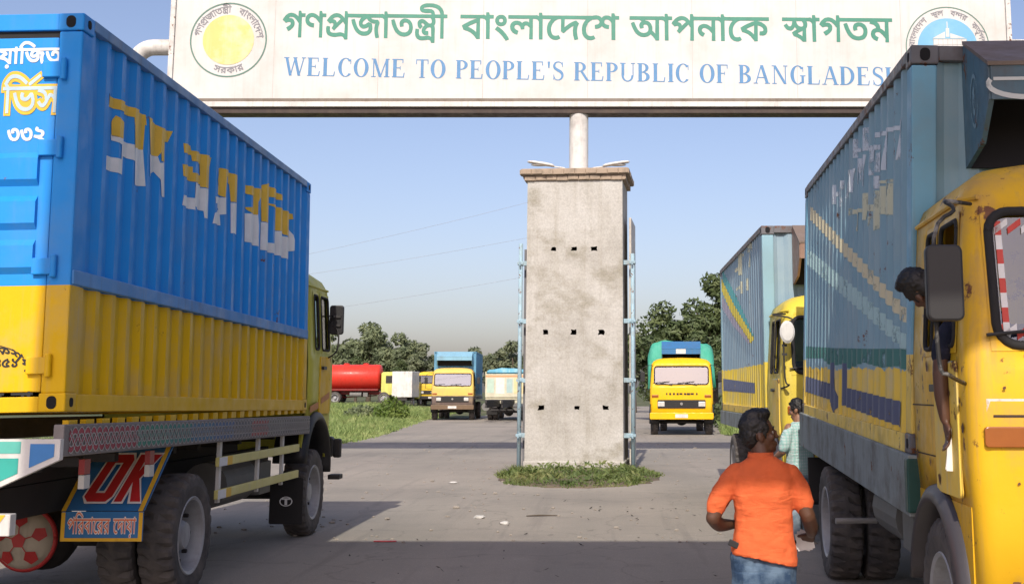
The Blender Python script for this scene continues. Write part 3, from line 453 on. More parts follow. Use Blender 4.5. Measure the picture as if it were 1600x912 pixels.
[507,-1,-4,1,-4,2,-3,4,-1,4,1,5,3,4,4,3,4,0,5,0,4,-3,2,-4,1,-5,-1,-4,-2,-4,-4,-2]]),
 'sthala': (290, [[100,61,-9,1,-8,2,-6,4,-6,5,-5,7,-4,7,3,1,-2,-7,-3,-6,-2,-4,-3,-4,-3,-3,-6,-3,-7,-1,-5,1,-6,1,-5,3,-5,4,-3,4,-4,5,-4,5,13,8,3,-6,3,-4,3,-3,4,-2,4,-1,5,1,4,2,3,5,3,6,1,6,1,7,0,8,14,0,1,-5,2,-4,1,-5,2,-4,2,-4,3,-3,4,-5,5,-3,6,-2,6,-1,6,1,5,3,3,4,1,6,-1,5,-1,5,-3,5,-2,4,-4,4,-3,4,16,3,3,-3,3,-4,3,-5,2,-5,2,-6,0,-7,-1,-8,-3,-7,-4,-5,-6,-4,-7,-2],
[146,124,0,-14,-148,0,0,14],
[91,64,7,-1,6,0,5,-2,5,-2,4,-2,4,-3,4,-5,2,-5,2,-5,0,-5,0,-7,-2,-5,-3,-5,-5,-4,-5,-3,-6,-3,-5,-1,-5,-2,-6,0,1,5,5,-2,5,-1,5,-2,5,-2,6,-3,5,-2,5,-3,5,-3,6,-3,-8,-11,-6,4,-6,3,-6,4,-7,3,-6,2,-6,3,-6,2,-7,2,-6,2,-7,1,-7,2,-7,1,3,14,6,-2,7,-1,6,-1,7,0,10,1,8,1,5,3,4,3,2,5,1,5,-1,5,-2,4,-3,3,-5,3,-5,1,-6,1,-8,-1,-4,-2,-3,-3,-1,-5,0,-3,1,-3,-14,-3,-1,3,-1,3,0,3,-1,3,1,6,3,5,5,4,6,3,4,2,5,1],
[292,124,0,-14,-21,0,0,-110,-15,0,0,67,1,-5,-3,4,-3,3,-3,3,-5,3,-6,1,-3,0,-3,-1,-3,-2,-2,-2,-2,-4,0,-6,0,-3,0,-4,-13,-1,-1,5,-1,5,-2,4,-4,5,-5,4,-5,2,-6,1,-5,-1,-4,-1,-4,-3,-2,-3,-2,-4,0,-4,0,-5,2,-4,4,-4,4,-4,6,-3,6,-3,-5,-15,-6,3,-6,2,-5,4,-5,3,-4,5,-3,4,-3,6,-1,6,-1,6,1,6,1,5,3,5,3,4,4,3,5,3,5,2,5,1,6,0,7,0,6,-2,5,-2,5,-3,5,-4,4,-5,-3,0,3,5,5,5,6,2,6,1,6,0,6,-3,4,-2,3,-2,4,-4,-1,-3,-1,5,0,4,0,4,0,4,0,17,-114,0,0,14]]),
 'bandar': (417, [[121,124,0,-14,-21,0,0,-110,-15,0,-5,8,-5,7,-7,7,-7,6,-8,6,-9,5,-9,4,-10,3,-10,3,-8,19,13,7,14,7,13,7,14,6,14,5,14,5,-4,-9,0,14,-87,0,0,14],
[85,95,4,-6,-10,-3,-11,-4,-11,-5,-11,-5,-10,-6,-10,-5,7,-2,8,-3,8,-3,8,-5,7,-4,8,-6,6,-6,5,-7,5,-7,-2,0,-1,4,0,5,0,5,0,6],
[300,124,0,-14,-90,0,0,-59,-3,4,5,5,6,6,7,5,7,5,7,5,8,5,8,4,9,4,9,3,13,-13,-3,-4,-2,-5,-1,-4,-2,-7,-2,-7,-1,-8,0,-8,0,-6,1,-7,1,-6,1,-6,2,-7,2,-7,-15,-3,-2,7,-2,8,-1,7,-2,8,0,7,0,8,0,8,1,8,1,7,2,6,2,5,2,4,3,-1,-8,-3,-7,-4,-7,-4,-7,-5,-7,-5,-7,-5,-8,-6,-7,-7,-7,-7,-12,8,0,29,1,2,0,4,-1,4,0,4,0,4,0,20,-77,0,0,14],
[158,95,6,0,5,-1,5,-2,4,-2,5,-2,4,-4,4,-3,4,-4,4,-5,0,-18,-6,7,-6,7,-7,5,-6,4,-7,3,-6,1,-7,-1,-5,-3,-3,-4,-1,-6,1,-5,2,-4,3,-3,4,-2,5,-2,-8,-14,-7,3,-6,4,-4,5,-4,6,-2,6,-1,7,1,5,1,5,3,5,3,3,4,4,4,2,7,2],
[420,124,0,-14,-21,0,0,-110,-16,0,-4,8,-6,7,-6,7,-8,6,-8,6,-8,5,-10,4,-9,3,-10,3,-8,19,13,7,13,7,14,7,13,6,14,5,15,5,-5,-9,0,14,-87,0,0,14],
[383,95,4,-6,-10,-3,-11,-4,-11,-5,-11,-5,-10,-6,-10,-5,8,-2,7,-3,8,-3,8,-5,8,-4,7,-6,6,-6,6,-7,4,-7,-2,0,0,4,0,5,-1,5,0,6],
[335,-1,-4,1,-4,2,-3,4,-1,4,1,5,3,4,4,3,4,0,5,0,4,-3,3,-4,0,-5,0,-4,-3,-4,-4,-2]]),
 'joined': (556, [[127,124,0,-14,-21,0,0,-110,-15,0,-6,7,-6,7,-7,6,-7,5,-8,5,-8,4,-10,4,-10,2,-12,2,-7,19,4,2,4,3,5,3,4,2,5,3,4,2,5,2,5,3,4,2,-5,4,-6,3,-6,3,-7,3,-8,2,-8,2,6,14,0,-4,-18,0,0,14],
[91,110,-64,0,-4,2,5,-2,6,-2,6,-2,5,-3,5,-4,6,-3,4,-3,4,-3,3,-4,1,-11,-5,-2,-5,-2,-5,-3,-5,-2,-5,-3,-5,-2,-5,-3,-4,-2,-4,-3,-2,3,11,-2,10,-3,9,-3,8,-4,8,-5,7,-5,6,-5,6,-6,6,-6,-3,-1,0,4,0,5,0,5,0,4],
[74,-37,-4,1,-4,3,-3,3,-1,5,1,5,3,4,4,2,4,1,5,-1,4,-2,2,-4,1,-5,-1,-5,-2,-3,-4,-3],
[180,124,0,-14,-21,0,0,-110,-15,0,0,94,-2,4,-2,4,-3,3,-5,4,-7,1,-2,0,0,14,3,0,5,0,5,-3,5,-4,4,-5,-1,1,0,3,0,4,0,3,0,15,11,0,4,-14],
[234,124,0,-14,-21,0,0,-110,-16,0,0,110,-21,0,0,14,19,0,-3,4,-4,4,-3,5,-3,4,5,7,5,8,5,6,6,6,6,5,6,5,8,3,8,2,10,0,7,0,7,-1,6,-1,7,-2,6,-3,6,-3,7,-3,6,-4,6,-4,7,-5,7,-5,6,-6,-8,-11,-9,7,-8,7,-8,5,-7,5,-7,3,-7,3,-7,2,-7,1,-8,1,-7,-1,-6,-1,-6,-2,-5,-3,-5,-3,-4,-5,-4,-4,-3,-6,-3,-5,2,-4,2,-3,3,-4,3,-4],
[312,13,-8,0,-7,1,-8,3,-7,3,-7,5,-6,5,-6,7,-6,8,-5,10,-6,11,-4,13,-5,14,16,4,4,-15,5,-14,6,-11,6,-9,6,-8,7,-5,8,-4,8,-2,9,-1,9,1,8,2,6,3,4,5,3,7,0,8,0,5,-1,5,-2,4,-1,4,12,0,-4,-4,-4,-4,-4,-3,-4,-3,-5,-2,-4,-2,-7,-2,-8,-1,-8,1,-6,2,-4,3,-3,3,-2,3,-3,6,-1,8,1,6,2,6,3,6,5,6,7,5,9,5,-4,-1,-5,0,-5,0,-5,0,-61,0,0,14,187,0,0,-14,-63,0,-4,0,-4,0,-4,1,-3,0,-11,-5,-8,-5,-7,-4,-5,-4,-4,-4,-2,-3,-3,-5,0,-5,0,-5,3,-3,3,-2,4,0,7,0,7,3,4,3,4,3,5,4,17,-6,2,-4,1,-6,1,-6,1,-6,-1,-7,-1,-6,-3,-6,-4,-5,-4,-5,-7,-4,-7,-3,-9,-2],
[392,41,0,-6,1,-7,0,-6,2,-6,2,-7,2,-7,-15,-3,-2,7,-2,8,-2,7,-1,8,-1,7,0,8,0,7,1,7,1,5,1,6,2,4,2,5,-10,0,-9,1,-7,3,-7,2,-6,4,-5,4,-5,5,-4,5,-3,7,15,3,2,-4,3,-3,3,-3,3,-3,5,-3,5,-2,5,-1,7,-1,7,0,3,0,2,0,3,0,3,0,8,-14,-3,-6,-3,-5,-1,-6,-1,-6,-1,-7],
[496,10,-10,1,-10,3,-10,4,-9,7,-9,8,-8,11,-7,14,-6,16,-6,19,15,4,5,-15,5,-14,5,-12,6,-9,7,-8,6,-6,8,-4,9,-3,9,-1,6,0,5,1,5,2,6,2,4,4,3,5,3,5,1,5,1,7,-1,5,-1,5,-2,5,-2,4,-3,4,-4,3,-6,3,-7,1,-7,-1,-5,-3,-2,-4,-1,-5,0,-4,1,-2,1,-3,-16,-3,-1,4,-1,4,0,3,0,4,1,7,2,6,3,3,4,3,4,2,5,2,5,1,6,0,8,-1,7,-2,7,-3,6,-4,5,-5,4,-7,3,-7,1,-8,1,-8,-1,-8,-1,-8,-3,-7,-4,-6,-6,-6,-6,-4,-8,-3,-9,-2],
[558,124,0,-14,-145,0,0,14]]),
 'number': (355, [[111,59,-1,-9,-1,-9,-3,-8,-3,-7,-4,-6,-6,-5,-6,-4,-8,-2,-10,-1,-7,0,-6,1,-7,3,-6,3,-6,4,-5,6,-5,7,-5,9,-5,11,-4,13,-4,15,-3,18,15,4,4,-19,4,-15,5,-13,4,-11,5,-8,6,-6,6,-4,6,-2,7,-1,7,1,5,1,4,3,4,3,3,5,2,5,1,5,1,6,0,7,0,8,-2,7,-1,7,-3,6,-3,5,-4,4,-4,3,-4,2,-5,1,-4,-1,-4,-2,-2,-3,-1,-4,1,-4,0,-3,1,-3,2,-4,-16,-4,-2,5,-1,5,-1,5,-1,4,1,8,4,6,4,4,6,3,6,1,5,1,9,-1,8,-3,7,-4,6,-6,5,-6,4,-8,2,-9,2,-10],
[229,59,0,-9,-2,-9,-2,-8,-3,-7,-5,-6,-5,-5,-7,-4,-8,-2,-9,-1,-7,0,-7,1,-6,3,-6,3,-6,4,-6,6,-5,7,-5,9,-4,11,-4,13,-4,15,-4,18,15,4,4,-19,5,-15,4,-13,5,-11,5,-8,5,-6,6,-4,7,-2,7,-1,6,1,5,1,5,3,3,3,3,5,2,5,1,5,1,6,0,7,0,8,-1,7,-2,7,-3,6,-3,5,-3,4,-4,3,-5,2,-4,1,-5,-1,-3,-2,-2,-3,-1,-4,0,-4,1,-3,1,-3,2,-4,-16,-4,-3,5,-1,5,-1,5,0,4,1,8,3,6,4,4,6,3,6,1,6,1,9,-1,8,-3,6,-4,6,-6,5,-6,4,-8,3,-9,1,-10],
[262,108,1,4,1,5,3,4,4,5,12,-7,-2,-2,-1,-3,-1,-2,0,-2,0,-3,2,-2,2,-1,4,-2,5,-1,8,-2,12,-3,10,-4,7,-5,4,-5,3,-7,1,-8,-1,-8,-4,-8,-6,-7,-9,-5,-10,-4,-12,-1,-4,0,-2,0,-2,1,8,2,5,-2,6,-3,6,-3,6,-3,6,-4,6,-4,6,-4,6,-4,5,-4,-9,-11,-7,6,-8,5,-7,5,-6,5,-7,3,-7,3,-6,3,-7,3,-8,2,-8,3,-8,2,-9,2,3,14,7,-2,7,-1,5,-1,6,0,7,0,12,0,9,2,7,3,4,4,3,5,1,5,-1,5,-1,4,-3,3,-5,3,-4,2,-6,1,-6,1,-7,2,-7,2,-5,2,-6,3,-4,4,-3,5]]),
 'works': (766, [[102,126,9,-1,8,-3,7,-4,4,-6,3,-7,1,-8,0,-7,-2,-5,-3,-6,-3,-4,-5,-5,-5,-4,-6,-3,-7,-4,-7,-3,-6,15,8,3,7,3,6,4,4,4,2,6,1,5,-1,7,-3,5,-5,3,-7,1,-7,-1,-7,-2,-6,-3,-5,-3,-5,-4,-3,-4,-2,-4,-1,-3,1,-3,1,-3,3,-2,6,-1,-4,-15,-7,2,-6,3,-4,3,-3,4,-2,5,-1,5,1,7,3,7,3,4,4,5,5,4,5,3,5,4,6,2,6,2,7,1],
[136,45,-1,-10,-4,-9,-7,-8,-9,-5,-11,-3,-13,-2,-10,1,-8,2,-9,2,-8,4,-8,6,-7,6,-7,8,-7,10,-6,11,-6,13,-5,14,-4,16,15,5,5,-18,6,-16,6,-13,7,-11,8,-9,8,-7,9,-5,10,-2,11,-1,8,0,7,2,6,3,4,4,3,6,1,7,-1,5,-1,4,-3,4,-4,3,-4,3,-5,3,16,7,5,-4,5,-4,3,-5,3,-5,2,-6],
[275,124,0,-14,-21,0,0,-110,-16,0,-5,7,-7,7,-6,6,-7,5,-8,5,-9,4,-9,4,-11,2,-12,2,-7,19,4,2,5,3,4,3,5,2,4,3,5,2,5,2,4,3,5,2,-5,4,-6,3,-7,3,-6,3,-8,2,-9,2,6,14,1,-4,-18,0,0,14],
[238,110,-63,0,-5,2,6,-2,6,-2,5,-2,6,-3,5,-4,5,-3,5,-3,4,-3,3,-4,1,-11,-5,-2,-5,-2,-5,-3,-5,-2,-6,-3,-4,-2,-5,-3,-4,-2,-4,-3,-3,3,11,-2,10,-3,9,-3,9,-4,7,-5,7,-5,7,-5,6,-6,6,-6,-3,-1,0,4,0,5,-1,5,0,4],
[222,-37,-5,1,-4,3,-2,3,-1,5,1,5,2,4,4,2,5,1,4,-1,4,-2,3,-4,1,-5,-1,-5,-3,-3,-4,-3],
[328,124,0,-14,-21,0,0,-110,-15,0,0,94,-2,4,-3,4,-3,3,-5,4,-7,1,-1,0,0,14,3,0,5,0,5,-3,4,-4,4,-5,0,1,0,3,0,4,0,3,0,15,10,0,5,-14],
[275,141,65,42,8,-11,-64,-43],
[489,124,0,-14,-65,0,0,-12,0,-3,0,-95,-15,0,-4,8,-6,7,-6,7,-7,7,-8,6,-9,5,-9,4,-9,3,-10,2,-8,19,13,7,13,7,13,6,13,5,14,6,14,4,-4,-8,0,15,-85,0,0,14],
[409,93,4,-5,-7,-2,-7,-3,-7,-3,-7,-3,-7,-3,-7,-3,-7,-4,-6,-3,-6,-3,8,-2,7,-3,8,-4,8,-4,7,-5,7,-6,6,-6,5,-6,4,-7,-2,0,0,4,-1,5,0,5,0,6],
[478,58,0,-7,-2,-6,-3,-4,-2,-3,-4,-3,-4,-2,-6,-1,-6,0,-3,0,-3,0,-3,0,-3,1,1,14,3,0,4,0,8,1,5,2,2,4,1,5,-2,7,-3,6,-6,5,-8,5,-10,3,-12,3,0,15,10,-2,10,-3,8,-3,8,-5,7,-5,6,-6,4,-6,2,-8],
[625,124,0,-14,-21,0,0,-110,-16,0,0,102,1,4,0,4,0,3,-1,4,0,4,0,17,11,0,5,-14],
[560,126,7,-1,7,-2,4,-2,4,-3,4,-4,3,-3,3,-5,2,-4,-1,-21,-4,9,-5,7,-5,6,-6,5,-6,2,-7,1,-7,-1,-6,-3,-3,-5,-1,-8,0,-5,2,-4,4,-4,5,-3,7,-2,9,-1,-1,-15,-9,1,-7,2,-6,2,-5,4,-4,4,-4,5,-2,5,-1,6,-1,6,1,6,1,6,3,5,3,5,3,3,5,2,6,3],
[503,126,5,-1,6,-1,5,-2,4,-2,5,-4,3,-4,3,-6,1,-6,1,-8,-1,-5,-1,-5,-2,-5,-3,-5,-4,-4,-5,-3,-7,-3,-7,-1,-8,-1,-1,15,6,1,6,1,4,1,5,3,3,4,2,4,1,5,-1,5,-2,4,-3,3,-4,3,-5,2,-6,0,-4,0,-3,0,-4,-1,-5,-1,-1,15,4,1,4,0,5,1],
[768,124,0,-14,-21,0,0,-110,-15,0,0,79,4,-13,-5,8,-5,7,-5,6,-4,5,-5,5,-4,4,-4,3,-4,3,-4,2,-7,2,-7,0,-7,-1,-7,-2,-4,-2,-4,-3,-4,-3,-4,-3,-3,-4,-3,-4,-2,0,4,2,3,1,3,1,4,0,7,-1,5,-2,5,-3,3,-5,1,-5,1,-6,0,-4,-1,-3,-3,1,2,3,2,2,3,3,2,2,3,2,2,3,25,23,10,-10,-57,-54,-12,11,17,16,-8,-9,-6,-5,3,4,2,4,2,4,1,5,-1,4,-2,4,-4,2,-5,1,-3,-1,-3,0,-3,-1,-4,-2,-15,14,6,7,5,6,6,6,5,5,6,4,6,3,6,3,7,1,7,1,7,-1,7,-1,6,-2,6,-4,6,-4,6,-5,5,-6,6,-7,6,-8,-3,1,-1,5,0,6,0,5,0,7,0,26,10,0,5,-14]]),
 'dial': (473, [[57,0,-10,1,-8,2,-7,4,-4,5,-3,6,0,6,0,5,2,5,3,5,4,4,5,3,8,3,6,-16,-6,-1,-3,-2,-2,-3,-1,-3,1,-4,3,-2,5,-2,7,-1,8,1,6,2,5,3,4,4,2,5,1,6,0,6,-2,5,-3,5,-5,5,-4,3,-6,4,-6,5,-7,5,-7,5,-5,5,-4,4,-4,3,-2,4,-2,5,-1,6,1,5,2,5,2,3,2,4,3,3,14,-7,-3,-3,-2,-3,-1,-3,-1,-3,0,-2,1,-3,1,-2,2,-3,4,-3,4,-4,4,-3,4,-3,6,-3,7,-5,6,-5,5,-5,4,-4,3,-5,3,-4,1,-5,1,-6,1,-6,-1,-7,-2,-6,-3,-6,-4,-5,-5,-4,-5,-4,-7,-2,-7,-2],
[178,0,-14,1,-12,3,-9,5,-7,7,-4,9,-1,9,1,7,2,7,5,5,6,5,9,5,10,4,0,-5,-6,4,-6,3,-5,3,-5,2,-3,4,-3,3,-2,6,-1,7,1,5,1,5,3,5,4,4,5,4,6,3,7,3,8,1,8,0,11,0,9,-2,7,-2,6,-3,5,-4,4,-4,2,-4,2,-5,0,-5,0,-5,-2,-5,-2,-4,-3,-4,-3,-3,-5,-3,-4,-2,-5,-3,-6,-2,-1,4,10,-4,8,-4,7,-5,5,-5,2,-7,1,-9,-1,-10,-4,-9,-7,-6,-9,-5,-11,-3],
[178,14,9,1,8,2,6,3,4,4,3,5,0,6,-1,6,-3,5,-3,3,-4,2,-5,3,-4,2,-5,1,-5,1,-10,-2,-7,-4,-6,-3,-5,-5,-2,-5,-1,-5,1,-5,2,-5,5,-4,6,-3,7,-2],
[178,73,4,1,5,2,4,1,6,4,5,4,3,4,1,5,-1,5,-2,4,-4,3,-6,2,-7,2,-9,0,-7,0,-7,-2,-5,-2,-5,-3,-3,-4,-1,-5,1,-4,2,-5,4,-3,5,-4,8,-3],
[299,0,-9,1,-9,2,-9,3,-7,4,-6,6,-6,7,-3,8,-3,9,0,10,1,10,3,10,5,9,6,9,9,8,10,8,11,7,13,8,15,7,7,-11,-1,-3,-2,-2,0,-3,0,-3,1,-5,3,-5,6,-2,6,-1,2,0,1,0,7,-11,-7,-4,-6,-4,-6,-4,-5,-4,-4,-3,-3,-4,-3,-6,-1,-7,1,-5,3,-5,4,-3,5,-2,7,0,4,0,3,0,7,-17,-7,-3,-8,-3,-8,-3,-8,-2,-9,-1],
[301,14,6,0,5,1,4,0,4,1,4,1,5,1,-1,0,-8,2,-8,3,-5,4,-4,5,-2,6,-1,6,0,5,2,5,2,5,2,4,4,5,4,4,5,4,6,5,7,4,-1,-5,-6,2,-5,2,-4,4,-3,4,-2,4,-1,5,1,5,0,2,1,1,2,-2,-10,-6,-9,-5,-8,-6,-7,-6,-6,-7,-5,-7,-3,-7,-2,-7,-1,-8,0,-8,2,-7,3,-5,4,-5,5,-3,6,-3,6,-1,6,-1],
[413,0,-11,1,-8,2,-6,4,-5,5,-2,6,-1,6,0,5,2,5,3,5,4,4,6,3,7,3,6,-16,-6,-1,-3,-2,-2,-3,-1,-3,1,-4,3,-2,5,-2,7,-1,8,1,6,2,6,3,3,4,3,5,0,6,0,6,-2,5,-3,5,-5,5,-4,3,-5,4,-6,5,-8,5,-7,5,-5,5,-4,4,-3,3,-3,4,-2,5,-1,6,1,5,2,5,2,3,3,4,3,3,13,-7,-3,-3,-2,-3,-1,-3,-1,-3,1,-2,0,-3,1,-2,3,-3,3,-3,4,-4,4,-3,5,-3,5,-3,7,-5,6,-5,5,-5,4,-4,4,-5,2,-4,2,-5,0,-6,1,-6,-1,-7,-2,-6,-3,-6,-3,-5,-5,-4,-6,-4,-7,-2,-7,-2]]),
 'shan': (256, [[137,124,0,-14,-21,0,0,-110,-15,0,0,102,1,4,0,4,-1,3,0,4,0,4,0,17,11,0,4,-14],
[72,126,8,-1,7,-2,4,-2,4,-3,3,-4,4,-3,2,-5,3,-4,-1,-21,-4,9,-5,7,-6,6,-5,5,-7,2,-6,1,-7,-1,-6,-3,-4,-5,-1,-8,1,-5,2,-4,4,-4,5,-3,7,-2,9,-1,-2,-15,-8,1,-7,2,-6,2,-6,4,-4,4,-3,5,-2,5,-2,6,0,6,0,6,2,6,2,5,3,5,4,3,4,2,7,3],
[15,126,6,-1,5,-1,5,-2,5,-2,4,-4,4,-4,2,-6,2,-6,0,-8,0,-5,-1,-5,-3,-5,-3,-5,-4,-4,-5,-3,-6,-3,-7,-1,-8,-1,-1,15,6,1,5,1,5,1,5,3,3,4,2,4,0,5,0,5,-2,4,-3,3,-4,3,-5,2,-7,0,-3,0,-4,0,-4,-1,-4,-1,-2,15,5,1,4,0,4,1],
[258,124,0,-14,-21,0,0,-110,-15,0,0,49,3,-12,-5,6,-4,6,-5,5,-6,5,-5,4,-5,3,-6,2,-5,2,-5,0,-7,-1,-6,-3,-4,-5,-1,-6,1,-6,3,-5,4,-2,4,-3,5,-2,-7,-14,-8,3,-6,5,-5,5,-4,6,-3,6,0,7,0,7,2,5,2,5,4,4,4,3,4,2,5,2,5,1,5,1,7,-1,6,-1,6,-2,6,-3,5,-3,5,-4,5,-4,5,-5,5,-5,-3,-1,-1,5,0,4,0,5,0,4,0,36,-89,0,0,14]]),
 'na': (174, [[123,124,0,-14,-21,0,0,-110,-16,0,0,49,4,-12,-5,6,-5,6,-5,5,-5,5,-5,4,-6,3,-5,2,-6,2,-5,0,-7,-1,-5,-3,-4,-5,-1,-6,1,-6,3,-5,3,-2,4,-3,6,-2,-8,-14,-7,3,-7,5,-5,5,-4,6,-2,6,-1,7,1,7,1,5,3,5,3,4,4,3,5,2,5,2,5,1,5,1,7,-1,6,-1,6,-2,5,-3,6,-3,5,-4,5,-4,5,-5,4,-5,-3,-1,0,5,0,4,-1,5,0,4,0,36,-88,0,0,14],
[176,124,0,-14,-21,0,0,-110,-15,0,0,94,-2,4,-3,4,-3,3,-5,4,-7,1,-1,0,0,14,3,0,5,0,5,-3,4,-4,4,-5,0,1,0,3,0,4,0,3,0,15,10,0,5,-14]]),
 'doya': (795, [[145,124,0,-14,-21,0,0,-110,-15,0,0,79,4,-13,-5,8,-5,7,-5,6,-4,5,-5,5,-4,4,-4,3,-4,3,-4,2,-6,2,-7,0,-8,-1,-7,-2,-4,-2,-4,-3,-4,-3,-3,-3,-4,-4,-3,-4,-1,0,3,2,3,1,3,1,4,0,7,-1,6,-2,4,-3,3,-5,2,-5,0,-6,0,-4,-1,-3,-3,1,2,3,3,2,2,3,2,2,3,2,2,3,25,23,10,-10,-57,-54,-12,11,17,16,-7,-9,-6,-5,2,4,3,4,1,4,1,5,-1,4,-2,4,-4,2,-5,1,-3,-1,-3,0,-3,-1,-3,-2,-16,14,6,7,5,6,6,6,5,5,6,4,6,3,7,3,6,1,7,1,7,-1,7,-1,6,-2,6,-4,6,-4,6,-5,5,-6,6,-7,6,-8,-3,1,-1,5,0,6,0,5,0,7,0,26,10,0,5,-14],
[198,124,0,-14,-21,0,0,-110,-15,0,0,110,-21,0,0,14,19,0,-4,4,-3,4,-3,5,-3,4,5,7,5,8,5,6,5,6,6,5,7,5,8,3,8,2,10,0,7,0,7,-1,6,-1,7,-2,6,-3,6,-3,6,-3,7,-4,6,-4,7,-5,6,-5,7,-6,-8,-11,-9,7,-8,7,-8,5,-7,5,-7,3,-7,3,-7,2,-7,1,-8,1,-7,-1,-6,-1,-6,-2,-5,-3,-5,-3,-4,-5,-4,-4,-3,-6,-4,-5,2,-4,3,-3,3,-4,3,-4],
[318,124,0,-14,-21,0,0,-110,-16,0,-4,8,-6,7,-6,7,-8,6,-8,6,-8,5,-10,4,-9,3,-10,3,-8,19,13,7,13,7,14,7,13,6,14,5,15,5,-5,-9,0,14,-87,0,0,14],
[281,95,4,-6,-10,-3,-11,-4,-11,-5,-11,-5,-10,-6,-10,-5,8,-2,7,-3,8,-3,8,-5,8,-4,7,-6,6,-6,6,-7,4,-7,-2,0,0,4,0,5,-1,5,0,6],
[233,-1,-4,1,-4,2,-3,4,-1,4,1,5,3,4,4,3,4,0,5,0,4,-3,3,-4,0,-5,0,-4,-3,-4,-4,-2],
[437,124,0,-14,-21,0,0,-110,-16,0,-4,8,-6,7,-6,7,-7,6,-8,6,-9,5,-9,4,-10,3,-10,3,-8,19,13,7,13,7,14,7,14,6,14,5,14,5,-5,-9,0,14,-86,0,0,14],
[400,95,5,-6,-11,-3,-10,-4,-11,-5,-11,-5,-11,-6,-9,-5,7,-2,8,-3,8,-3,8,-5,7,-4,7,-6,7,-6,5,-7,4,-7,-2,0,0,4,0,5,-1,5,0,6],
[490,124,0,-14,-21,0,0,-110,-15,0,0,94,-2,4,-3,4,-3,3,-5,4,-7,1,-1,0,0,14,3,0,5,0,5,-3,4,-4,4,-5,0,1,0,3,0,4,0,3,0,15,10,0,5,-14],
[559,124,0,-14,-4,0,-4,-1,-5,-2,-4,-3,-5,-3,-4,-4,-5,-5,-4,-5,-3,-6,-3,-7,-3,-6,-1,-8,0,-8,0,-9,2,-7,2,-6,3,-6,4,-4,4,-3,6,-2,6,-1,5,0,4,1,3,1,5,2,7,-12,-6,-3,-6,-2,-6,-2,-6,0,-8,1,-8,2,-7,4,-6,5,-5,6,-4,7,-3,8,-2,10,0,10,0,11,3,9,3,10,5,8,5,8,7,6,7,6,8,4,8,4,-13,-7,-4,0,-4,-1,-4,0,-5,0,-28,0,0,14],
[678,124,0,-14,-21,0,0,-110,-15,0,-4,8,-6,7,-6,7,-8,6,-8,6,-9,5,-9,4,-10,3,-10,3,-7,19,13,7,13,7,13,7,14,6,14,5,15,5,-5,-9,0,14,-87,0,0,14],
[642,95,4,-6,-10,-3,-11,-4,-11,-5,-11,-5,-10,-6,-10,-5,8,-2,7,-3,8,-3,8,-5,8,-4,7,-6,6,-6,6,-7,4,-7,-2,0,0,4,-1,5,0,5,0,6],
[594,-1,-4,1,-4,2,-3,4,-1,4,1,5,3,4,4,3,4,0,5,0,4,-3,2,-4,1,-5,-1,-4,-2,-4,-4,-2],
[798,124,0,-14,-21,0,0,-110,-16,0,-4,8,-6,7,-6,7,-8,6,-8,6,-8,5,-10,4,-9,3,-10,3,-8,19,13,7,13,7,14,7,13,6,14,5,15,5,-5,-9,0,14,-87,0,0,14],
[761,95,4,-6,-10,-3,-11,-4,-11,-5,-11,-5,-10,-6,-10,-5,8,-2,7,-3,8,-3,8,-5,8,-4,7,-6,6,-6,6,-7,4,-7,-2,0,0,4,0,5,-1,5,0,6],
[713,-1,-4,1,-4,2,-3,4,-1,4,1,5,3,4,4,3,4,0,5,0,4,-3,3,-4,0,-5,0,-4,-3,-4,-4,-2]]),
 'doya2': (421, [[71,124,0,-14,-4,0,-4,-1,-5,-2,-4,-3,-5,-3,-4,-4,-5,-5,-4,-5,-3,-6,-3,-7,-3,-6,-1,-8,0,-8,0,-9,2,-7,2,-6,3,-6,4,-4,4,-3,6,-2,6,-1,5,0,4,1,3,1,5,2,7,-12,-6,-3,-6,-2,-6,-2,-6,0,-8,1,-8,2,-7,4,-5,5,-6,6,-4,7,-3,8,-2,10,0,10,0,11,3,9,3,10,5,8,5,8,7,6,7,6,8,4,8,4,-13,-7,-4,0,-4,-1,-4,0,-5,0,-28,0,0,14],
[192,124,0,-14,-91,0,0,-59,-3,4,6,5,6,6,6,5,7,5,8,5,8,5,8,4,8,4,9,3,13,-13,-2,-4,-2,-5,-2,-4,-2,-7,-1,-7,-1,-8,0,-8,0,-6,0,-7,1,-6,2,-6,1,-7,3,-7,-15,-3,-3,7,-1,8,-2,7,-1,8,-1,7,0,8,0,8,1,8,2,7,2,6,2,5,2,4,2,-1,-7,-3,-8,-4,-7,-4,-7,-5,-7,-5,-7,-5,-7,-6,-7,-7,-8,-7,-11,8,0,67,-19,0,0,14],
[245,124,0,-14,-21,0,0,-110,-15,0,0,94,-2,4,-3,4,-2,3,-6,4,-7,1,-1,0,0,14,3,0,5,0,5,-3,5,-4,3,-5,0,1,0,3,0,4,0,3,0,15,10,0,5,-14],
[370,124,0,-14,-21,0,0,-110,-15,0,-6,7,-6,7,-7,6,-7,5,-8,5,-8,4,-10,4,-10,2,-12,2,-7,19,4,2,4,3,5,3,4,2,5,3,5,2,4,2,5,3,4,2,-5,4,-6,3,-6,3,-7,3,-8,2,-8,2,6,14,0,-4,-18,0,0,14],
[334,110,-64,0,-4,2,5,-2,6,-2,6,-2,5,-3,6,-4,4,-3,5,-3,4,-3,3,-4,1,-11,-5,-2,-5,-2,-5,-3,-5,-2,-5,-3,-5,-2,-5,-3,-4,-2,-4,-3,-2,3,11,-2,10,-3,9,-3,8,-4,8,-5,7,-5,6,-5,6,-6,6,-6,-3,-1,0,4,0,5,0,5,0,4],
[317,-37,-4,1,-4,3,-3,3,-1,5,1,5,3,4,4,2,4,1,5,-1,4,-2,2,-4,1,-5,-1,-5,-2,-3,-4,-3],
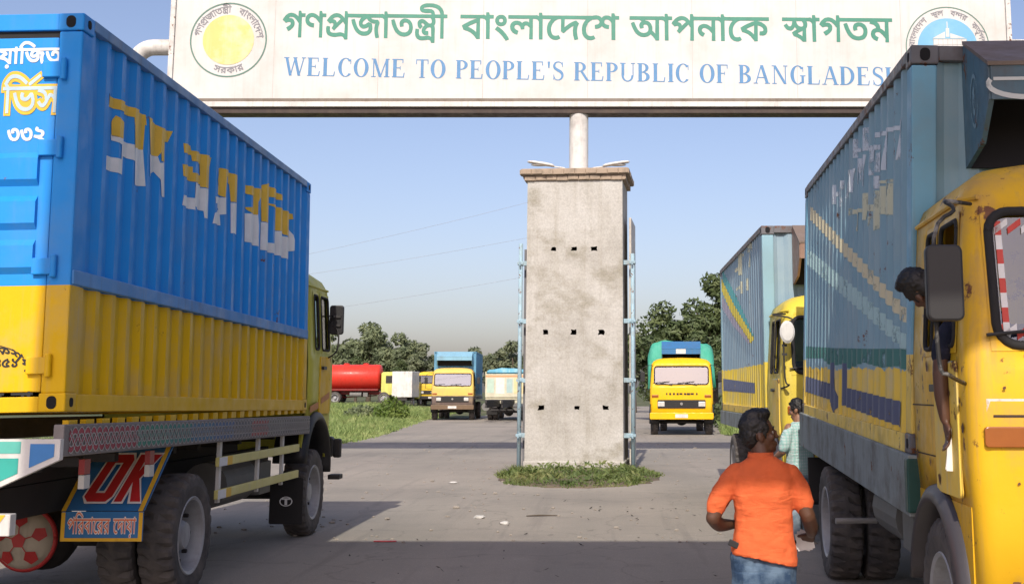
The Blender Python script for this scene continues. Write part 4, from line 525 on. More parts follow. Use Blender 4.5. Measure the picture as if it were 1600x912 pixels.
[423,124,0,-14,-21,0,0,-110,-15,0,0,94,-2,4,-2,4,-3,3,-5,4,-7,1,-2,0,0,14,3,0,5,0,5,-3,5,-4,4,-5,-1,1,0,3,0,4,0,3,0,15,11,0,4,-14]]),
 'service': (333, [[55,124,0,-14,-21,0,0,-110,-15,0,0,110,-21,0,0,14,18,0,-3,4,-3,4,-3,5,-3,4,5,7,5,8,5,6,5,6,6,5,7,5,8,3,8,2,10,0,7,0,6,-1,7,-1,6,-2,7,-3,6,-3,6,-3,7,-4,6,-4,6,-5,7,-5,7,-6,-8,-11,-9,7,-9,7,-7,5,-8,5,-7,3,-7,3,-6,2,-8,1,-7,1,-7,-1,-6,-1,-6,-2,-5,-3,-5,-3,-4,-5,-4,-4,-3,-6,-4,-5,2,-4,3,-3,3,-4,3,-4],
[138,9,-9,0,-8,1,-8,3,-7,3,-7,5,-7,6,-7,7,-6,9,-5,10,-5,11,-5,14,-5,15,15,4,5,-16,6,-15,5,-12,7,-9,7,-8,7,-6,8,-4,9,-2,9,-1,7,0,6,1,5,3,5,2,4,4,3,4,2,5,1,5,1,5,-1,6,0,5,-2,5,-2,4,-2,4,-2,3,9,15,5,-7,4,-7,2,-7,2,-7,2,-7,0,-7,-1,-8,-1,-7,-4,-8,-4,-6,-5,-5,-7,-5,-8,-3,-8,-2],
[130,57,-8,1,-6,2,-6,3,-4,5,-2,6,-1,6,0,5,1,5,2,4,1,3,16,-5,-1,-2,-1,-3,-1,-3,0,-3,0,-4,3,-4,3,-1,4,-1,5,0,4,2,4,2,5,4,3,4,4,4,4,6,12,2,-1,-11,-4,-5,-4,-5,-4,-5,-4,-3,-4,-4,-4,-2,-5,-2,-5,-1],
[199,124,0,-14,-148,0,0,14],
[147,141,65,42,7,-11,-63,-43],
[336,124,0,-14,-21,0,0,-110,-16,0,0,71,5,-13,-4,5,-4,4,-3,4,-4,3,-4,1,-3,0,-3,-2,-2,-2,-3,-4,-2,-3,-3,-5,-3,-5,-3,-7,-4,-5,-3,-4,-3,-4,-3,-3,-3,-3,-6,-2,-6,-1,-5,1,-5,2,-5,3,-5,4,-3,4,-4,4,-4,6,13,7,3,-5,3,-5,3,-2,3,-3,4,0,4,0,3,2,3,3,4,4,2,4,3,5,3,5,5,7,3,6,4,5,3,4,5,3,5,1,7,-1,5,-3,4,-3,4,-4,5,-4,-4,0,-1,4,0,4,-1,4,0,5,0,18,-104,0,0,14],
[252,54,-2,9,-1,7,-1,6,-2,5,-3,4,-3,3,-4,3,-4,2,-5,2,-7,2,-7,1,-8,1,3,15,11,-4,7,-1,6,-2,6,-1,5,-2,4,-3,3,-3,3,-3,2,-4,2,-4,2,-5,1,-5,0,-6]]),
 'kartri': (629, [[163,124,0,-14,-65,0,0,-12,0,-3,0,-95,-15,0,-4,8,-6,7,-6,7,-7,7,-8,6,-9,5,-9,4,-9,3,-10,2,-8,19,13,7,13,7,13,6,13,5,14,6,14,4,-4,-8,0,15,-85,0,0,14],
[83,93,4,-5,-7,-2,-7,-3,-7,-3,-7,-3,-7,-3,-7,-3,-7,-4,-6,-3,-6,-3,8,-2,7,-3,8,-4,8,-4,7,-5,7,-6,6,-6,5,-6,4,-7,-2,0,0,4,-1,5,0,5,0,6],
[152,58,0,-7,-2,-6,-3,-4,-2,-3,-4,-3,-4,-2,-6,-1,-6,0,-3,0,-3,0,-3,0,-3,1,1,14,3,0,4,0,8,1,5,2,2,4,1,5,-2,7,-3,6,-6,5,-8,5,-10,3,-12,3,0,15,10,-2,10,-3,8,-3,8,-5,7,-5,6,-6,4,-6,2,-8],
[243,10,-11,1,-10,3,-10,4,-9,7,-8,8,-8,11,-7,14,-7,16,-6,19,15,4,5,-15,5,-14,6,-12,6,-9,6,-8,7,-6,8,-4,8,-3,9,-1,6,0,6,1,4,2,6,2,4,4,4,5,2,5,2,5,0,7,0,5,-1,5,-2,5,-3,4,-3,4,-3,3,-6,3,-8,1,-7,-1,-4,-3,-3,-4,-1,-5,1,-4,0,-2,1,-3,-15,-3,-1,4,-1,4,-1,3,0,4,1,7,3,6,3,3,3,3,5,2,5,2,5,1,5,0,8,-1,8,-2,6,-3,6,-4,5,-5,4,-7,3,-7,2,-8,0,-8,0,-8,-2,-8,-3,-7,-4,-6,-5,-6,-7,-4,-8,-3,-9,-2],
[305,124,0,-14,-146,0,0,14],
[252,141,65,42,8,-11,-64,-43],
[232,-16,5,3,5,2,6,2,5,3,6,2,6,2,5,3,6,2,6,2,5,-13,-5,-2,-4,-1,-5,-2,-5,-1,-4,-2,-5,-2,-6,-2,-6,-3,-2,3,10,-2,9,-1,8,-2,8,-3,7,-2,6,-3,6,-3,6,-4,5,-3,-7,-11,-7,4,-7,4,-7,3,-7,3,-6,2,-7,2,-8,2,-7,1,-8,1],
[448,124,0,-14,-21,0,0,-110,-15,0,0,79,4,-13,-5,8,-5,7,-5,6,-4,5,-5,5,-4,4,-4,3,-4,3,-4,2,-7,2,-7,0,-7,-1,-7,-2,-4,-2,-4,-3,-4,-3,-4,-3,-3,-4,-3,-4,-2,0,4,2,3,1,3,1,4,0,7,-1,5,-2,5,-3,3,-5,1,-5,1,-6,0,-4,-1,-3,-3,1,2,3,2,2,3,3,2,2,3,2,2,3,25,23,10,-10,-57,-54,-12,11,17,16,-8,-9,-6,-5,3,4,2,4,2,4,1,5,-1,4,-2,4,-4,2,-5,1,-3,-1,-3,0,-3,-1,-4,-2,-15,14,6,7,5,6,6,6,5,5,6,4,6,3,6,3,7,1,7,1,7,-1,7,-1,6,-2,6,-4,6,-4,6,-5,5,-6,6,-7,6,-8,-3,1,-1,5,0,6,0,5,0,7,0,26,10,0,5,-14],
[632,124,0,-14,-63,0,0,-110,-16,0,0,17,1,5,0,3,0,5,-1,5,0,5,0,44,0,2,0,24,-109,0,0,14],
[621,54,0,-6,-2,-6,-4,-5,-5,-4,-4,-2,-5,-1,-6,0,-3,0,-3,0,-3,0,-2,1,1,14,3,0,4,0,7,0,4,3,2,3,1,4,-1,4,-1,3,-1,3,-3,2,-3,2,-5,2,-5,2,-7,1,-7,0,-8,0,-7,0,-8,1,-7,1,-6,1,-6,3,-5,3,-4,4,-3,5,-1,7,-1,7,0,4,1,3,0,2,15,-1,-1,-3,0,-4,1,-7,2,-5,4,-3,5,-2,7,-1,7,-1,7,0,12,0,10,-1,8,-2,7,-2,5,-3,5,-4,4,-5,3,-5,2,-6],
[515,53,6,0,5,-2,6,-2,4,-2,5,-4,4,-4,4,-4,4,-5,4,-5,0,-14,-2,-4,-5,6,-4,6,-4,5,-4,4,-4,4,-4,3,-7,3,-7,1,-3,0,-3,-1,-2,-2,-1,-1,-1,-3,0,-2,0,-3,1,-3,0,-2,1,-2,-15,-3,-1,3,-2,3,0,4,-1,3,1,5,1,5,3,4,3,3,4,3,4,2,5,1],
[483,93,7,-1,6,-1,6,-3,5,-4,4,-4,4,-5,3,-7,2,-7,0,-8,0,-4,0,-3,-1,-3,0,-2,-16,1,1,2,0,3,1,4,-1,7,-1,6,-3,6,-4,4,-5,3,-7,1,-5,0,-4,-2,-2,-4,-1,-4,1,-3,0,-2,1,-2,-16,-3,-1,3,-1,3,0,3,0,3,0,5,2,4,2,4,3,3,4,3,5,2,5,1],
[471,81,0,4,0,2,0,3,0,5,-2,6,-2,5,-3,5,-4,3,-6,2,19,4,4,-3,4,-5,2,-4,2,-5,1,-6,0,-7,0,-3,0,-2,0,-2,-1,-3]]),
}
L_YEL=[[(0.49,3.76),(1.2,3.78),(1.21,3.7),(0.95,3.7),(0.5,3.68)],[(0.95,3.73),(1.2,3.77),(1.19,3.5),(0.98,3.47)],[(0.66,3.64),(0.77,3.61),(0.81,3.49),(0.63,3.48),(0.62,3.58)],[(1.23,3.77),(1.4,3.77),(1.5,3.75),(1.75,3.78),(1.71,3.68),(1.65,3.67),(1.66,3.5),(1.51,3.48),(1.5,3.55),(1.47,3.51),(1.28,3.49)],[(2.01,3.74),(2.24,3.77),(2.25,3.73),(2.78,3.78),(2.74,3.69),(2.66,3.69),(2.69,3.47),(2.51,3.46),(2.51,3.48),(2.26,3.46),(2.02,3.46),(2.01,3.56),(2.27,3.59),(2.27,3.54),(2.5,3.56),(2.48,3.66),(2.26,3.64),(2.25,3.69),(2.02,3.66)],[(2.91,3.7),(3.04,3.74),(3.55,3.75),(3.55,3.5),(3.33,3.47),(3.31,3.63),(3.14,3.68),(3.11,3.47),(2.93,3.49),(2.88,3.59)],[(3.77,3.72),(4.21,3.76),(4.23,3.68),(4.16,3.62),(4.16,3.48),(3.91,3.46),(3.81,3.5),(4.03,3.54),(4.02,3.64),(3.79,3.64)],[(4.31,3.81),(4.48,3.87),(4.74,3.86),(5.02,3.84),(5.03,3.78),(4.57,3.75),(4.57,3.64),(4.54,3.45),(4.38,3.45)],[(4.56,3.68),(5.49,3.71),(5.5,3.65),(5.36,3.62),(5.45,3.42),(5.2,3.43),(5.15,3.45),(4.88,3.43),(4.81,3.64)]]
L_WHI=[[(0.62,3.49),(0.97,3.49),(0.99,3.37),(0.8,3.38),(0.82,3.22),(0.54,3.22),(0.53,3.32),(0.74,3.33),(0.74,3.44),(0.63,3.45)],[(0.98,3.47),(1.19,3.5),(1.22,3.22),(1.0,3.19),(0.99,3.37)],[(1.27,3.48),(1.47,3.51),(1.49,3.46),(1.66,3.5),(1.69,3.22),(1.54,3.2),(1.51,3.32),(1.44,3.38),(1.29,3.31)],[(2.03,3.3),(2.3,3.32),(2.31,3.46),(2.51,3.47),(2.51,3.45),(2.71,3.47),(2.72,3.2),(2.56,3.19),(2.55,3.25),(2.31,3.25),(2.32,3.22),(2.02,3.21)],[(2.83,3.43),(3.12,3.47),(3.14,3.32),(3.05,3.3),(3.06,3.2),(2.81,3.18),(2.83,3.28),(3.02,3.34),(2.95,3.39),(2.84,3.37)],[(3.33,3.46),(3.55,3.49),(3.56,3.19),(3.34,3.17)],[(3.81,3.44),(4.16,3.48),(4.19,3.16),(3.83,3.16)],[(4.36,3.44),(4.57,3.45),(4.62,3.26),(4.83,3.27),(4.84,3.42),(5.15,3.45),(5.16,3.41),(5.42,3.41),(5.43,3.53),(5.57,3.42),(5.57,3.3),(5.42,3.27),(5.42,3.17),(5.15,3.17),(4.36,3.15)]]
R_WHI=[[(0.88,3.55),(0.46,3.48),(0.46,3.45),(0.89,3.52)],[(0.56,3.53),(0.38,3.51),(0.42,3.25),(0.61,3.27)],[(1.09,3.58),(0.88,3.55),(0.94,3.26),(1.15,3.29)],[(1.41,3.62),(1.05,3.56),(1.06,3.53),(1.41,3.58)],[(1.56,3.55),(1.16,3.48),(1.16,3.45),(1.57,3.51)],[(1.66,3.56),(1.42,3.53),(1.46,3.31),(1.7,3.34)],[(1.39,3.46),(1.17,3.43),(1.19,3.29),(1.42,3.32)],[(2.08,3.57),(1.9,3.54),(1.95,3.3),(2.13,3.31)],[(2.34,3.58),(2.12,3.55),(2.16,3.35),(2.38,3.37)],[(2.29,3.66),(1.61,3.56),(1.62,3.53),(2.3,3.63)],[(1.99,3.77),(1.83,3.75),(1.86,3.59),(2.02,3.6)],[(2.56,3.79),(2.27,3.74),(2.3,3.59),(2.59,3.63)],[(2.85,3.57),(2.43,3.52),(2.44,3.48),(2.86,3.53)],[(2.71,3.52),(2.44,3.49),(2.47,3.33),(2.74,3.36)],[(2.93,3.49),(2.74,3.47),(2.77,3.33),(2.96,3.34)],[(3.39,3.56),(3.12,3.53),(3.17,3.3),(3.44,3.32)],[(3.83,3.59),(3.64,3.57),(3.67,3.39),(3.87,3.41)],[(3.7,3.5),(3.34,3.46),(3.35,3.42),(3.7,3.46)],[(1.56,3.31),(1.2,3.26),(1.2,3.23),(1.57,3.28)],[(1.47,3.27),(1.27,3.24),(1.28,3.18),(1.48,3.2)]]
R_YEL=[[(0.95,3.16),(0.75,3.14),(0.79,2.92),(0.99,2.94)],[(1.21,3.18),(1.04,3.16),(1.08,2.96),(1.25,2.98)],[(1.58,3.2),(1.26,3.16),(1.27,3.13),(1.59,3.17)],[(1.49,3.16),(1.31,3.14),(1.36,2.88),(1.54,2.89)],[(1.84,3.13),(1.51,3.09),(1.51,3.04),(1.85,3.08)],[(2.09,3.25),(1.86,3.23),(1.9,3.02),(2.13,3.04)],[(2.5,3.18),(2.11,3.14),(2.11,3.11),(2.5,3.14)],[(2.39,3.14),(2.2,3.13),(2.23,2.98),(2.42,2.99)],[(2.73,3.22),(2.55,3.21),(2.56,3.15),(2.74,3.16)],[(1.81,3.03),(1.52,3.0),(1.53,2.93),(1.83,2.96)],[(1.29,3.23),(0.71,3.16),(0.71,3.14),(1.3,3.21)]]
R_CREAM=[[(5.71,3.65),(2.15,2.74),(0.19,2.22),(0.21,2.13),(2.17,2.63),(5.74,3.51)]]
R_TEAL=[[(5.87,3.19),(2.2,2.48),(0.24,2.07),(0.26,1.97),(2.22,2.34),(5.91,3.01)]]
R_GREEN=[[(6.1,2.1),(3.81,2.05),(1.67,2.01),(0.2,1.99),(0.22,1.85),(0.55,1.88),(1.15,1.87),(1.99,1.91),(2.66,1.86),(3.09,1.9),(3.84,1.88),(4.53,1.96),(6.12,1.97)]]
R_DARK=[[(6.5,1.77),(3.96,1.72),(3.65,1.53),(3.99,1.57),(6.53,1.6)],[(2.9,1.7),(0.36,1.65),(0.39,1.49),(2.86,1.54)],[(3.09,1.91),(2.79,1.9),(2.79,1.55),(3.08,1.54)],[(3.93,1.9),(3.66,1.92),(3.4,1.54),(3.68,1.37)]]
S_YEL=[[(5.98,3.78),(3.87,3.16),(1.29,2.5),(1.49,2.39),(4.15,3.0),(6.01,3.55)]]
S_TEAL=[[(5.72,3.93),(3.61,3.3),(1.41,2.57),(1.29,2.48),(3.87,3.16),(5.8,3.76)]]
S_LIL=[[(6.09,3.44),(4.14,3.02),(1.77,2.47),(1.78,2.4),(4.17,2.84),(6.11,3.24)]]
S_CRE=[[(3.05,3.93),(2.61,3.88),(2.66,3.54),(3.1,3.58)],[(3.55,3.73),(2.85,3.71),(2.86,3.65),(3.56,3.67)],[(1.65,4.0),(1.33,3.96),(1.35,3.8),(1.68,3.84)],[(1.88,3.84),(1.2,3.79),(1.21,3.75),(1.88,3.79)],[(1.63,3.76),(1.4,3.74),(1.43,3.53),(1.66,3.56)],[(2.89,3.46),(2.56,3.43),(2.59,3.24),(2.92,3.26)],[(2.14,3.44),(1.74,3.4),(1.76,3.22),(2.16,3.25)],[(3.47,3.41),(2.9,3.39),(2.91,3.34),(3.48,3.36)],[(2.72,3.87),(2.29,3.85),(2.3,3.81),(2.73,3.82)]]
S_DARK=[[(6.48,1.94),(1.26,1.83),(1.28,1.68),(6.51,1.72)]]
# ------------------------------------------------------------------ ground, road
def sstep(a, b, x):
    t = max(0, min(1, (x-a)/(b-a))); return t*t*(3-2*t)
def hgt(x, y): return .7*sstep(62, 100, y)*sstep(-10, -19, x)
def ground_mat():
    m, n, bs = nodes('earth_and_grass'); tc = N(n, 'ShaderNodeTexCoord').outputs['Object']
    a = ramp(n, noise_tex(n, tc, .35, 8), [(.38, (.055, .075, .02, 1)), (.55, (.09, .10, .035, 1)), (.7, (.20, .165, .10, 1))])
    n.links.new(mix(n, .4, a, ramp(n, noise_tex(n, tc, 9, 6), [(.3, .5), (.7, 1)]), 'MULTIPLY'), bs.inputs['Base Color']); bs.inputs['Roughness'].default_value = .95
    bump(n, noise_tex(n, tc, 8, 6), bs, .6, .05); return m
def road_mat():
    m, n, bs = nodes('dusty_asphalt'); tc = N(n, 'ShaderNodeTexCoord').outputs['Object']
    big = noise_tex(n, tc, .22, 6, .55)
    col = ramp(n, big, [(.34, (.245, .226, .195, 1)), (.5, (.30, .273, .232, 1)), (.66, (.345, .312, .262, 1))])
    lane = noise_tex(n, mapped(n, tc, (.9, .06, 1)), 1.0, 4)
    col = mix(n, ramp(n, lane, [(.45, 0), (.7, .45)]), col, (.375, .328, .278))
    pat = noise_tex(n, tc, 1.3, 8, .7)
    col = mix(n, ramp(n, pat, [(.55, 0), (.72, .5)]), col, (.19, .175, .16))
    # dark oil drips and tyre smears
    drip = noise_tex(n, mapped(n, tc, (1.6, 1, 1)), 2.1, 4)
    col = mix(n, ramp(n, drip, [(.66, 0), (.74, .45)]), col, (.06, .055, .052))
    smear = noise_tex(n, mapped(n, tc, (2.4, .10, 1)), 1.0, 6, .65)
    col = mix(n, ramp(n, smear, [(.56, 0), (.72, .40)]), col, (.13, .12, .112))
    blot = noise_tex(n, tc, .75, 8, .7)
    col = mix(n, ramp(n, blot, [(.60, 0), (.66, .28)]), col, (.40, .36, .30))
    # exposed aggregate
    vo = N(n, 'ShaderNodeTexVoronoi'); vo.inputs['Scale'].default_value = 55; n.links.new(tc, vo.inputs[0])
    sp = ramp(n, vo.outputs['Distance'], [(.12, (1.45, 1.4, 1.35, 1)), (.4, (.86, .86, .86, 1))])
    col = mix(n, .45, col, sp, 'MULTIPLY')
    col = mix(n, .30, col, ramp(n, noise_tex(n, tc, 160, 3), [(.3, .55), (.7, 1)]), 'MULTIPLY')
    # fine cracks
    vc = N(n, 'ShaderNodeTexVoronoi', feature='DISTANCE_TO_EDGE'); vc.inputs['Scale'].default_value = .45
    wp = N(n, 'ShaderNodeVectorMath', operation='ADD'); n.links.new(tc, wp.inputs[0])
    nz = N(n, 'ShaderNodeTexNoise'); nz.inputs['Scale'].default_value = 1.2; nz.inputs['Detail'].default_value = 6; n.links.new(tc, nz.inputs[0]); n.links.new(nz.outputs[1], wp.inputs[1]); n.links.new(wp.outputs[0], vc.inputs[0])
    cr = ramp(n, vc.outputs['Distance'], [(.003, .20), (.010, 0)])
    col = mix(n, cr, col, (.05, .045, .04))
    n.links.new(col, bs.inputs['Base Color']); bs.inputs['Roughness'].default_value = .92; bs.inputs['Specular IOR Level'].default_value = .25
    ad = N(n, 'ShaderNodeMath', operation='ADD'); n.links.new(noise_tex(n, tc, 130, 4), ad.inputs[0]); n.links.new(noise_tex(n, tc, 7, 5), ad.inputs[1])
    bump(n, ad.outputs[0], bs, .35, .008); return m
V = []; F = []
xs = [-900, -400, -200, -120]+[-80+4*i for i in range(41)]+[120, 200, 400, 900]; ys = [-300, -120, -60]+[-20+4*i for i in range(46)]+[220, 300, 500, 900, 1800]
for y in ys:
    for x in xs: V.append((x, y, hgt(x, y)-.012))
nx = len(xs)
for j in range(len(ys)-1):
    for i in range(nx-1): F.append((j*nx+i, j*nx+i+1, (j+1)*nx+i+1, (j+1)*nx+i))
tag(obj('ground', (V, F), ground_mat(), smooth=True), 'dry green and brown earth around the road', 'ground', kind='structure')
road_out = [(-16, -30), (16, -30), (16, 30), (8, 35), (4.9, 41), (4.6, 48), (5.6, 62), (8.0, 85), (11, 140), (-6, 140), (-11.6, 92), (-11.0, 72), (-10.3, 63), (-9.2, 50), (-8.75, 43), (-8.9, 39), (-10.5, 36.5), (-16, 34)]
rp = []
for i, p in enumerate(road_out):
    q = road_out[(i+1) % len(road_out)]; L = math.dist(p, q); k = max(1, int(L/.7))
    for j in range(k):
        x = p[0]+(q[0]-p[0])*j/k; y = p[1]+(q[1]-p[1])*j/k; nn = noise.noise((x*.6, y*.6, 0))*.3+noise.noise((x*2, y*2, 3))*.12
        rp.append((x+nn, y+nn*.5))
v, t = fill([rp])
tag(obj('road', ([(p[0], p[1], 0) for p in v], t), road_mat()), 'dusty grey asphalt road running under the gate', 'road', kind='structure')

# ------------------------------------------------------------------ gate: pillar, sign, pipes, lamps
def concrete_mat():
    m, n, bs = nodes('whitewashed_concrete'); tc = N(n, 'ShaderNodeTexCoord').outputs['Object']
    col = ramp(n, noise_tex(n, tc, .9, 8, .6), [(.35, (.37, .355, .315, 1)), (.5, (.46, .445, .405, 1)), (.68, (.52, .51, .475, 1))])
    st_ = ramp(n, noise_tex(n, mapped(n, tc, (1, 1, 1.5)), .9, 8, .66), [(.52, 0), (.68, .75)])
    col = mix(n, st_, col, (.25, .23, .17))
    ver = ramp(n, noise_tex(n, mapped(n, tc, (5, 5, .35)), 1.4, 6), [(.5, 0), (.75, .4)])
    col = mix(n, ver, col, (.28, .255, .19))
    # board-marked courses
    br = N(n, 'ShaderNodeTexWave', wave_type='BANDS', bands_direction='Z'); br.inputs['Scale'].default_value = 2.2; br.inputs['Distortion'].default_value = 2; br.inputs['Detail'].default_value = 4; n.links.new(tc, br.inputs[0])
    col = mix(n, .06, col, ramp(n, br.outputs[1], [(.2, .6), (.7, 1)]), 'MULTIPLY')
    col = mix(n, .5, col, ramp(n, noise_tex(n, tc, 26, 8, .75), [(.34, .5), (.6, 1)]), 'MULTIPLY')
    col = mix(n, ramp(n, noise_tex(n, mapped(n, tc, (1, 1, .7)), 4.5, 8, .7), [(.6, 0), (.72, .45)]), col, (.27, .26, .215))
    n.links.new(col, bs.inputs['Base Color']); bs.inputs['Roughness'].default_value = .9
    bump(n, noise_tex(n, tc, 12, 8), bs, .5, .012); return m
conc = concrete_mat()
brick = paint('weathered_brick', (.38, .30, .225), dirt=(.12, .105, .085), amt=.7, rough=.9, scale=5, bmp=.6)
PY = R(-5); PC = (-.68, 26.85, 0)
gp = thing('gate_pillar', 'tall whitewashed concrete pillar with nine square holes standing mid road', 'pillar', PC, PY)
HW, HD = 1.085, .76
# shaft: front face with nine real recesses
holes = []
for z, xs_, in ((4.85, (-.47, -.01, .44)), (3.0, (-.65, -.01, .60)), (1.35, (-.735, .07, .70))):
    for x in xs_: holes.append((x, z))
bm = B(); ht = 6.40
def taper(x, z): return x*(1.0-.012*(z/6.4))
cont = [[(-HW, .2), (HW, .2), (HW, ht), (-HW, ht)]]
hl = []
for x, z in holes:
    a, b = random.uniform(.055, .08), random.uniform(.045, .06)
    h = [(x+sx*a*random.uniform(.75, 1.2), z+sz*b*random.uniform(.7, 1.2)) for sx, sz in ((-1, -1), (0, -.9), (1, -1), (1.05, 0), (1, 1), (.1, 1), (-1, 1), (-.9, .1))]
    hl.append(h); cont.append(h[::-1])
v, t = fill(cont)
vv = [bm.verts.new((taper(p[0], p[1]), -HD, p[1])) for p in v]
for a in t: bm.faces.new([vv[i] for i in a])
bt = [bm.verts.new((taper(sx*HW, z), sy*HD, z)) for z in (.2, ht) for sx, sy in ((-1, -1), (1, -1), (1, 1), (-1, 1))]
for i, j in ((1, 2), (2, 3), (3, 0)): bm.faces.new((bt[i], bt[j], bt[4+j], bt[4+i]))
bm.faces.new(bt[4:]); bm.faces.new(bt[:4][::-1])
shaft = obj('shaft', bm, conc, gp)
for h in hl:
    bm = B(); o_ = [bm.verts.new((taper(*p), -HD, p[1])) for p in h]; i_ = [bm.verts.new((taper(*p), -HD+.28, p[1])) for p in h]
    for k in range(8): bm.faces.new((o_[k], o_[(k+1) % 8], i_[(k+1) % 8], i_[k]))
    bm.faces.new(i_)
    obj('weep_hole', bm, plain('hole_shade', (.02, .018, .016), .95), shaft)  # recess walls coloured near black for the shade inside
bm = B(); box(bm, -HW-.03, HW+.03, -HD-.03, HD+.03, -.1, .205)
obj('plinth', bm, conc, gp, bevel=.03)
# brick cap: two corbelled courses of separate bricks
bm = B()
for k, (z0, z1, ov) in enumerate(((6.40, 6.51, .05), (6.525, 6.64, .13))):
    box(bm, -HW-ov+.02, HW+ov-.02, -HD-ov+.02, HD+ov-.02, z0-.004, z1+.006)
    for side in (0, 1, 2, 3):
        L = (HW if side < 2 else HD)+ov; x = -L
        while x < L-.05:
            wd = min(.245, L-x); g = random.uniform(.0, .02); j = random.uniform(-.008, .012)
            a, b = x+.006, x+wd-.006
            if side == 0: box(bm, a, b, -HD-ov-g+.0, -HD-ov+.12, z0+.003+j, z1+j)
            if side == 1: box(bm, a, b, HD+ov-.12, HD+ov+g, z0+.003+j, z1+j)
            if side == 2: box(bm, HW+ov-.12, HW+ov+g+.001, a, b, z0+.004+j, z1+j+.001)
            if side == 3: box(bm, -HW-ov-g-.001, -HW-ov+.12, a, b, z0+.004+j, z1+j+.001)
            x += wd
box(bm, -HW-.1, HW+.1, -HD-.1, HD+.1, 6.63, 6.665)
obj('cap', bm, brick, gp, bevel=.008)

# sign
SX0, SX1, SZ0, SZ1, SY = -10.24, 9.43, 8.43, 11.2, 26.65
sg = thing('gate_sign', 'long white overhead welcome board lettered in Bengali and English', 'sign', (-.68, 26.9, 0))
def sl(x, y, z): return (x+.68, y-26.9, z)
board = paint('board_white', (.61, .605, .59), dirt=(.36, .32, .25), amt=.35, rough=.55, scale=.9, streak=.22, bmp=.08)
frame_m = paint('frame_steel', (.62, .61, .58), dirt=(.14, .10, .07), amt=.5, rust=.3, scale=3)
bm = B(); a = sl(SX0+.12, SY, SZ0); b = sl(SX1-.12, SY+.5, SZ1)
box(bm, a[0], b[0], a[1], b[1], a[2], b[2]); panel = obj('panel', bm, board, sg)
for nm, q in (('frame_rail', (SX0, SX1, SY-.05, SY+.55, 8.225, 8.345)), ('frame_rail', (SX0, SX1, SY-.05, SY+.55, SZ1, SZ1+.12)), ('frame_post', (SX0, SX0+.115, SY-.06, SY+.56, 8.35, SZ1-.005)), ('frame_post', (SX1-.115, SX1, SY-.06, SY+.56, 8.35, SZ1-.005))):
    bm = B(); a = sl(q[0], q[2], q[4]); b = sl(q[1], q[3], q[5]); box(bm, a[0], b[0], a[1], b[1], a[2], b[2]); obj(nm, bm, frame_m if nm == 'frame_post' else white_p, sg, bevel=.01)
bm = B(); a = sl(SX0+.02, SY-.02, 8.35); b = sl(SX1-.02, SY+.5, 8.43); box(bm, a[0], b[0], a[1], b[1], a[2], b[2]-.003); obj('gap_strip', bm, paint('dirty_joint', (.20, .17, .14), amt=.8, scale=4), sg)
bm = B(); a = sl(SX0+.1, SY+.02, 8.09); b = sl(SX1-.1, SY+.48, 8.222); box(bm, a[0], b[0], a[1], b[1], a[2], b[2]); obj('soffit_strip', bm, paint('soffit_shade', (.06, .045, .04), amt=.5), sg)  # dark strip whose colour stands for the shaded underside of the board
bm = B(); lathe(bm, [(.22, 6.66), (.22, 8.10)], None, 28); obj('support_column', bm, paint('pipe_white', (.66, .65, .62), amt=.5, rough=.4, streak=.5), sg, smooth=False)
bm = B(); lathe(bm, [(.36, 6.662), (.36, 6.70)], None, 20); obj('base_flange', bm, frame_m, sg)
for s in (-1, 1):
    x0 = SX0 if s < 0 else SX1; pts = [(x0-s*.3, 27.0, 9.75), (x0+s*.45, 27.0, 9.75)]
    for k in range(9):
        a_ = R(90*k/8); pts.append((x0+s*(.5+.42*sin(a_)), 27.0, 9.75-.42+.42*cos(a_)))
    pts += [(x0+s*.92, 27.0, 5), (x0+s*.92, 27.0, -.2)]
    bm = B(); tube(bm, [sl(*p) for p in pts], .19, 20); obj('support_pipe', bm, MATS['pipe_white'], sg, smooth=True)
for k in range(1, 8):
    u = SX0+k*2.44; decal('panel_joint', [rc(u, SZ0+.01, u+.012, SZ1-.01)], lambda a, b: sl(a, SY-.003, b), plain('joint_grey', (.46, .45, .42), .7), panel)
def on_sign(off=.006): return lambda u, v: sl(u, SY-off, v)
green = plain('sign_green', (.035, .225, .155), .5); blue = plain('sign_blue', (.075, .225, .44), .5)
for wd, u0, u1 in (('gono', 440, 697), ('bangladeshe', 720, 966), ('apnake', 985, 1201), ('swagatam', 1224, 1394)):
    U = [(k-950)/1840*27.5 for k in (u0, u1)]
    if wd == 'gono': cs = fit(bangla([wd], bold=.018), U[0], U[1], 9.905, .90, -.0088)
    else: cs = fit(bangla([wd], bold=.018), U[0], U[1], 9.905-.0088*(U[0]+7.63), .90, -.0088)
    decal('bengali_lettering', cs, on_sign(), green, sg)
for run_ in serif_words("WELCOME TO PEOPLE'S REPUBLIC OF BANGLADESH", -7.55, 6.86):
    decal('english_lettering', [[(p[0], 8.975+p[1]*.44-.0175*(p[0]+7.55)) for p in c] for c in run_], on_sign(), blue, sg)
ex, ez = -8.87, 9.83
ink = plain('seal_ink', (.10, .20, .16), .6); grey_ink = plain('seal_grey', (.22, .22, .24), .6)
sl_ = decal('seal_ring', [circle(ex, ez, .90, 56), circle(ex, ez, .865, 56, True)], on_sign(), ink, sg)
decal('seal_disc', [circle(ex, ez, .60, 44)], on_sign(), paint('faded_yellow', (.62, .56, .20), dirt=(.62, .59, .46), amt=.9, scale=1.7, streak=.3, bmp=0), sg)
decal('seal_lettering', arc_text(bangla(['gono', 'bangladesh'], .9, .02), ex, ez, .66, .24, 172, 4), on_sign(), grey_ink, sg)
decal('seal_lettering', arc_text(bangla(['sarkar'], .3, .02), ex, ez, .80, .22, 245, 300, True), on_sign(), grey_ink, sg)
ex, ez = 7.93, 9.65
decal('seal_ring', [circle(ex, ez, .98, 56), circle(ex, ez, .955, 56, True)], on_sign(), ink, sg)
